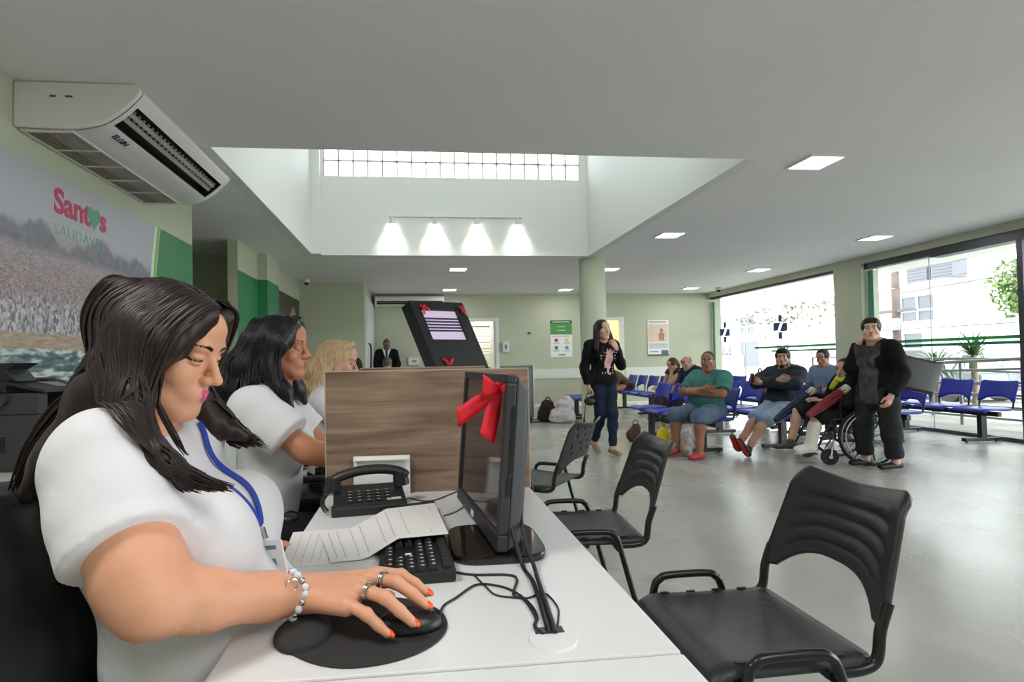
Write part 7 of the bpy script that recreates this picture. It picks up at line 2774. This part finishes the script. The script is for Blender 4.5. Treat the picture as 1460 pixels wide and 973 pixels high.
MB().tube([(0.0, -0.22, 0.27), (0.0, 0.22, 0.43)], 0.01, 8).tube([(0.0, 0.22, 0.27), (0.0, -0.22, 0.43)], 0.01, 8).build('cross_brace', M_wf, wc, smooth=60)


def folded_umbrella(a, b, col, nm, label):
    a, b = np.array(a, float), np.array(b, float)
    d = nrm(b - a)
    L_ = np.linalg.norm(b - a)
    t = empty('umbrella', tuple(a), 0, label, 'umbrella')
    e1 = nrm(np.cross(d, (0, 0, 1)))
    e2 = np.cross(e1, d)
    mb = MB()
    N, K = 20, 24
    V, Fc = [], []
    for i in range(N + 1):
        s = i / N
        r = 0.012 + 0.042 * math.sin(math.pi * min(1, 0.12 + 0.62 * s)) * (1 - 0.3 * s)
        for k in range(K):
            an = 2 * math.pi * k / K
            rr = r * (1 + 0.16 * math.cos(8 * an + 2.5 * s))
            V.append(d * L_ * 0.84 * s + e1 * rr * math.cos(an) + e2 * rr * math.sin(an))
    Fc = [(i * K + k, i * K + (k + 1) % K, (i + 1) * K + (k + 1) % K, (i + 1) * K + k) for i in range(N) for k in range(K)]
    Fc += [tuple(range(K))[::-1], tuple(N * K + k for k in range(K))]
    mb.add(V, Fc)
    mb.build('canopy', mat('umbrella_' + nm, col, 0.6), t, smooth=50)
    MB().tube([d * L_ * 0.70, d * L_ * 0.84], [0.040, 0.046], 14).build('pale_band', mat('umbrella_band', (206, 198, 180), 0.7, var=0.2, vscale=60), t, smooth=50)
    MB().tube([d * L_ * 0.82, d * L_], [0.012, 0.014], 10).build('handle', mat('umbrella_handle', (150, 116, 76), 0.5), t, smooth=50)
    MB().tube([-d * 0.03, d * 0.01], [0.003, 0.008], 8).build('tip', M_black, t)


folded_umbrella((4.10, 5.30, 0.52), (4.66, 5.31, 0.86), (124, 24, 44), 'wine', 'folded burgundy umbrella lying across the lap of the girl in the wheelchair')
folded_umbrella((4.03, 5.72, 0.43), (4.60, 5.72, 0.83), (34, 44, 72), 'navy', 'folded navy umbrella leaning beside the girl in the wheelchair')

# ------------------------------------------------------------------ bags


def soft_bag(name, prims, res, m, label, cat, seed=1, fold=0.006, group=None):
    P = np.array([p for p, r in prims])
    mr = max(max(r) if hasattr(r, '__len__') else r for p, r in prims) + 0.05
    f = Field(P.min(0) - mr, P.max(0) + mr, res)
    for p, r in prims:
        f.ell(p, r, None, 0.05)
    z0 = f.lo[2]
    f.ripple(fold, 26, seed)
    return f


# dark shoulder bag of the standing woman
sbg = empty('shoulder_bag', (5.04, 5.02, 0.78), math.radians(-12), 'large charcoal shoulder bag hanging behind the standing woman', 'bag')
V = []
mb = MB()


def bagf(u, v):
    an = 2 * math.pi * u
    w = 0.175 + 0.045 * v
    th = 0.075 - 0.035 * v
    c_, s_ = math.cos(an), math.sin(an)
    return (w * math.copysign(abs(c_) ** 0.5, c_), th * math.copysign(abs(s_) ** 0.7, s_), 0.33 * v + 0.02 * c_ * c_ * v)


mb.sheet(bagf, 32, 10)
mb.add([bagf(k / 32, 0) for k in range(32)], [tuple(range(32))[::-1]])
M_bag = mat('bag_charcoal', (38, 40, 42), 0.5, bump=0.2, bscale=40)
bb = mb.build('body', M_bag, sbg, smooth=50, solid=0.006)
for s in (-1, 1):
    MB().tube(catmull([(-0.12, 0.03 * s, 0.31), (-0.16, 0.03 * s, 0.42), (-0.24, 0.03 * s, 0.475), (-0.32, 0.02 * s, 0.44)], 5), 0.010, 8).build('strap', M_bag, sbg, smooth=60)
bb.rotation_euler = (0, math.radians(14), 0)

# walking woman's small bag, held low in her right hand
hw = walker.J['wrR']
hb = empty('clutch_bag', (hw[0] + 0.01, hw[1] - 0.02, 0.60), 0, 'small black bag with a tassel held by the walking woman', 'bag')
f = Field((-0.11, -0.08, -0.06), (0.11, 0.08, 0.16), 0.006)
f.ell((0, 0, 0.05), (0.075, 0.04, 0.055), None, 0.02)
fields('body', [f], mat('clutch_black', (24, 22, 24), 0.45), hb)
MB().tube(catmull([(-0.05, 0, 0.08), (-0.03, 0, 0.14), (0.02, 0, 0.15), (0.05, 0, 0.09)], 5), 0.006, 8).build('handle', M_black, hb, smooth=60)
MB().tube([(-0.06, -0.02, 0.05), (-0.085, -0.03, -0.16)], 0.005, 6).cyl((-0.085, -0.03, -0.15), (-0.09, -0.03, -0.24), 0.010, 0.022, 10).build('tassel', mat('tassel_black', (30, 22, 24), 0.6), hb, smooth=60)
sp_ = [walker.J['neck'] + walker.B[0] * 0.09 + walker.B[1] * 0.05 - np.array((0, 0, 0.03))]
tw = surface(walker.shirt)
pp = [walker.J['shL'] * 0.35 + walker.J['neck'] * 0.65 + walker.B[2] * 0.03]
for q in range(1, 9):
    s = q / 8
    p = (walker.J['neck'] * (1 - s) + (walker.J['hipR'] + walker.B[0] * 0.09 + walker.B[2] * 0.02) * s) + walker.B[1] * 0.22
    h = tw.ray_cast(Vector(p), Vector(-walker.B[1]))
    pp.append(np.array(h[0]) + walker.B[1] * 0.006 if h[0] else p - walker.B[1] * 0.12)
MB().tube([p - np.array((hb.location.x, hb.location.y, hb.location.z)) for p in catmull(pp[1:], 4)], 0.006, 6, flat=0.5).build('cross_strap', M_black, hb, smooth=60)

# things on the floor
f = soft_bag('b', [((0, 0, 0.16), (0.17, 0.11, 0.16)), ((0.02, 0, 0.30), (0.13, 0.09, 0.12)), ((0, 0, 0.07), (0.18, 0.12, 0.08))], 0.012, None, '', '')
f.half((0, 0, 0.002), (0, 0, -1))
bp1 = empty('backpack', (2.45, 9.98, 0), 0, 'dark brown backpack on the floor before the far wall', 'backpack')
M_bp = fabric('brown_canvas', (58, 48, 38), var=0.15)
fields('body', [f], M_bp, bp1)
MB().tube(catmull([(-0.03, -0.02, 0.40), (0.0, -0.03, 0.46), (0.05, -0.03, 0.45), (0.07, -0.02, 0.38)], 5), 0.012, 8).build('top_handle', M_black, bp1, smooth=60)
MB().tube(catmull([(-0.15, -0.06, 0.05), (-0.26, -0.08, 0.06), (-0.33, -0.08, 0.03), (-0.28, -0.1, 0.012), (-0.15, -0.08, 0.02)], 5), 0.014, 8, flat=0.6).build('strap', M_black, bp1, smooth=60)
f = soft_bag('b', [((0, 0, 0.14), (0.24, 0.17, 0.15)), ((0.05, 0, 0.30), (0.17, 0.13, 0.16)), ((0.08, 0, 0.44), (0.10, 0.08, 0.07)), ((0.0, 0, 0.06), (0.25, 0.17, 0.08))], 0.012, None, '', '', 3, 0.012)
f.half((0, 0, 0.002), (0, 0, -1))
pb = empty('plastic_bag', (2.70, 9.80, 0), 0, 'bulging white and pink plastic bag beside the brown backpack', 'plastic bag')
pm = mat('plastic_white', (204, 204, 206), 0.3, bump=0.5, bscale=22)
pk = mat('plastic_pink', (216, 180, 188), 0.3, bump=0.5, bscale=22)
fields('body', [f], [pm, pk], pb, paint=lambda c, T: np.where((np.sin(c[:, 0] * 18 + 1) * np.sin(c[:, 2] * 16 + 2 * c[:, 0]) > 0.45), 1, 0))
MB().tube(catmull([(0.05, 0, 0.47), (0.07, -0.02, 0.53), (0.12, -0.02, 0.53), (0.13, 0, 0.47)], 5), 0.008, 8).build('handle', pm, pb, smooth=60)
f = soft_bag('b', [((0, 0, 0.10), (0.10, 0.07, 0.11)), ((0.0, 0, 0.22), (0.08, 0.05, 0.10))], 0.009, None, '', '', 2, 0.008)
f.half((0, 0, 0.002), (0, 0, -1))
yb = empty('yellow_bag', (2.98, 6.30, 0), 0, 'yellow carrier bag on the floor beside the man in green', 'plastic bag')
fields('body', [f], mat('plastic_yellow', (236, 206, 40), 0.35, bump=0.4, bscale=30), yb)
MB().tube(catmull([(-0.04, 0, 0.29), (-0.03, 0, 0.36), (0.03, 0, 0.36), (0.04, 0, 0.29)], 5), 0.006, 6).build('handle', mat('plastic_yellow', (236, 206, 40), 0.35), yb, smooth=60)
f = soft_bag('b', [((0, 0, 0.10), (0.08, 0.07, 0.11)), ((0.0, 0, 0.20), (0.06, 0.05, 0.09))], 0.009, None, '', '', 4, 0.010)
f.half((0, 0, 0.002), (0, 0, -1))
cbg = empty('clear_bag', (3.16, 6.08, 0), 0, 'small crumpled grey and brown bag between the feet of the man in green', 'plastic bag')
fields('body', [f], mat('plastic_grey', (172, 164, 156), 0.25, var=0.45, vscale=18, bump=0.6, bscale=40), cbg)
MB().tube(catmull([(-0.03, 0, 0.26), (-0.02, 0, 0.32), (0.02, 0, 0.32), (0.03, 0, 0.26)], 5), 0.005, 6).build('handle', mat('plastic_grey', (172, 164, 156), 0.25), cbg, smooth=60)
f = soft_bag('b', [((0, 0, 0.08), (0.10, 0.08, 0.09)), ((0.04, 0, 0.17), (0.07, 0.06, 0.08))], 0.01, None, '', '', 5, 0.008)
f.half((0, 0, 0.002), (0, 0, -1))
bs = empty('brown_bag', (3.02, 7.30, 0), 0, 'small brown bag on the floor at the front of the first blue row', 'bag')
fields('body', [f], fabric('brown_fabric', (92, 74, 60), var=0.3), bs)
MB().tube(catmull([(0.0, 0, 0.22), (0.01, 0, 0.29), (0.06, 0, 0.29), (0.08, 0, 0.22)], 5), 0.007, 6).build('handle', M_black, bs, smooth=60)
f = soft_bag('b', [((0, 0, 0.15), (0.13, 0.16, 0.16)), ((0.02, 0, 0.32), (0.11, 0.14, 0.13))], 0.012, None, '', '', 6, 0.006)
f.half((0, 0, 0.002), (0, 0, -1))
gp = empty('backpack', (5.98, 8.85, 0.452), 0, 'grey backpack sitting on a blue seat behind the bearded man', 'backpack')
fields('body', [f], fabric('grey_canvas', (92, 92, 94), var=0.15), gp)
MB().box(-0.14, -0.125, -0.17, -0.10, 0.12, 0.26).build('pocket_trim', mat('trim_pink', (210, 84, 110), 0.6), gp, bevel=0.004)
MB().tube(catmull([(0.0, -0.04, 0.43), (0.0, -0.02, 0.49), (0.0, 0.03, 0.49), (0.0, 0.05, 0.43)], 5), 0.010, 8).build('top_handle', M_black, gp, smooth=60)
f = soft_bag('b', [((0, 0, 0.12), (0.12, 0.12, 0.12)), ((0.0, 0, 0.24), (0.09, 0.10, 0.10))], 0.01, None, '', '', 7, 0.005)
f.half((0, 0, 0.002), (0, 0, -1))
bg_ = empty('handbag', (7.26, 7.40, 0.452), 0, 'beige handbag on the far seat of the blue row by the window', 'bag')
fields('body', [f], fabric('beige_leather', (150, 132, 120), var=0.12), bg_)
MB().tube(catmull([(0.0, -0.06, 0.30), (0.0, -0.05, 0.40), (0.0, 0.05, 0.40), (0.0, 0.06, 0.30)], 5), 0.008, 8).build('handle', mat('bag_tan', (128, 100, 80), 0.5), bg_, smooth=60)
# pink phone in the bearded man's hand
q = sweater.J['wrL'] + sweater.B[1] * 0.05 + sweater.B[2] * 0.05 + sweater.B[0] * 0.08
pt = empty('phone', tuple(q), math.radians(20), 'pink mobile phone in the hand of the bearded man', 'phone')
MB().box(-0.035, 0.035, -0.004, 0.004, -0.05, 0.07).build('case', mat('phone_pink', (222, 72, 104), 0.4), pt, bevel=0.004)
MB().box(-0.03, 0.03, -0.0055, -0.004, -0.044, 0.064).build('screen', M_black, pt)
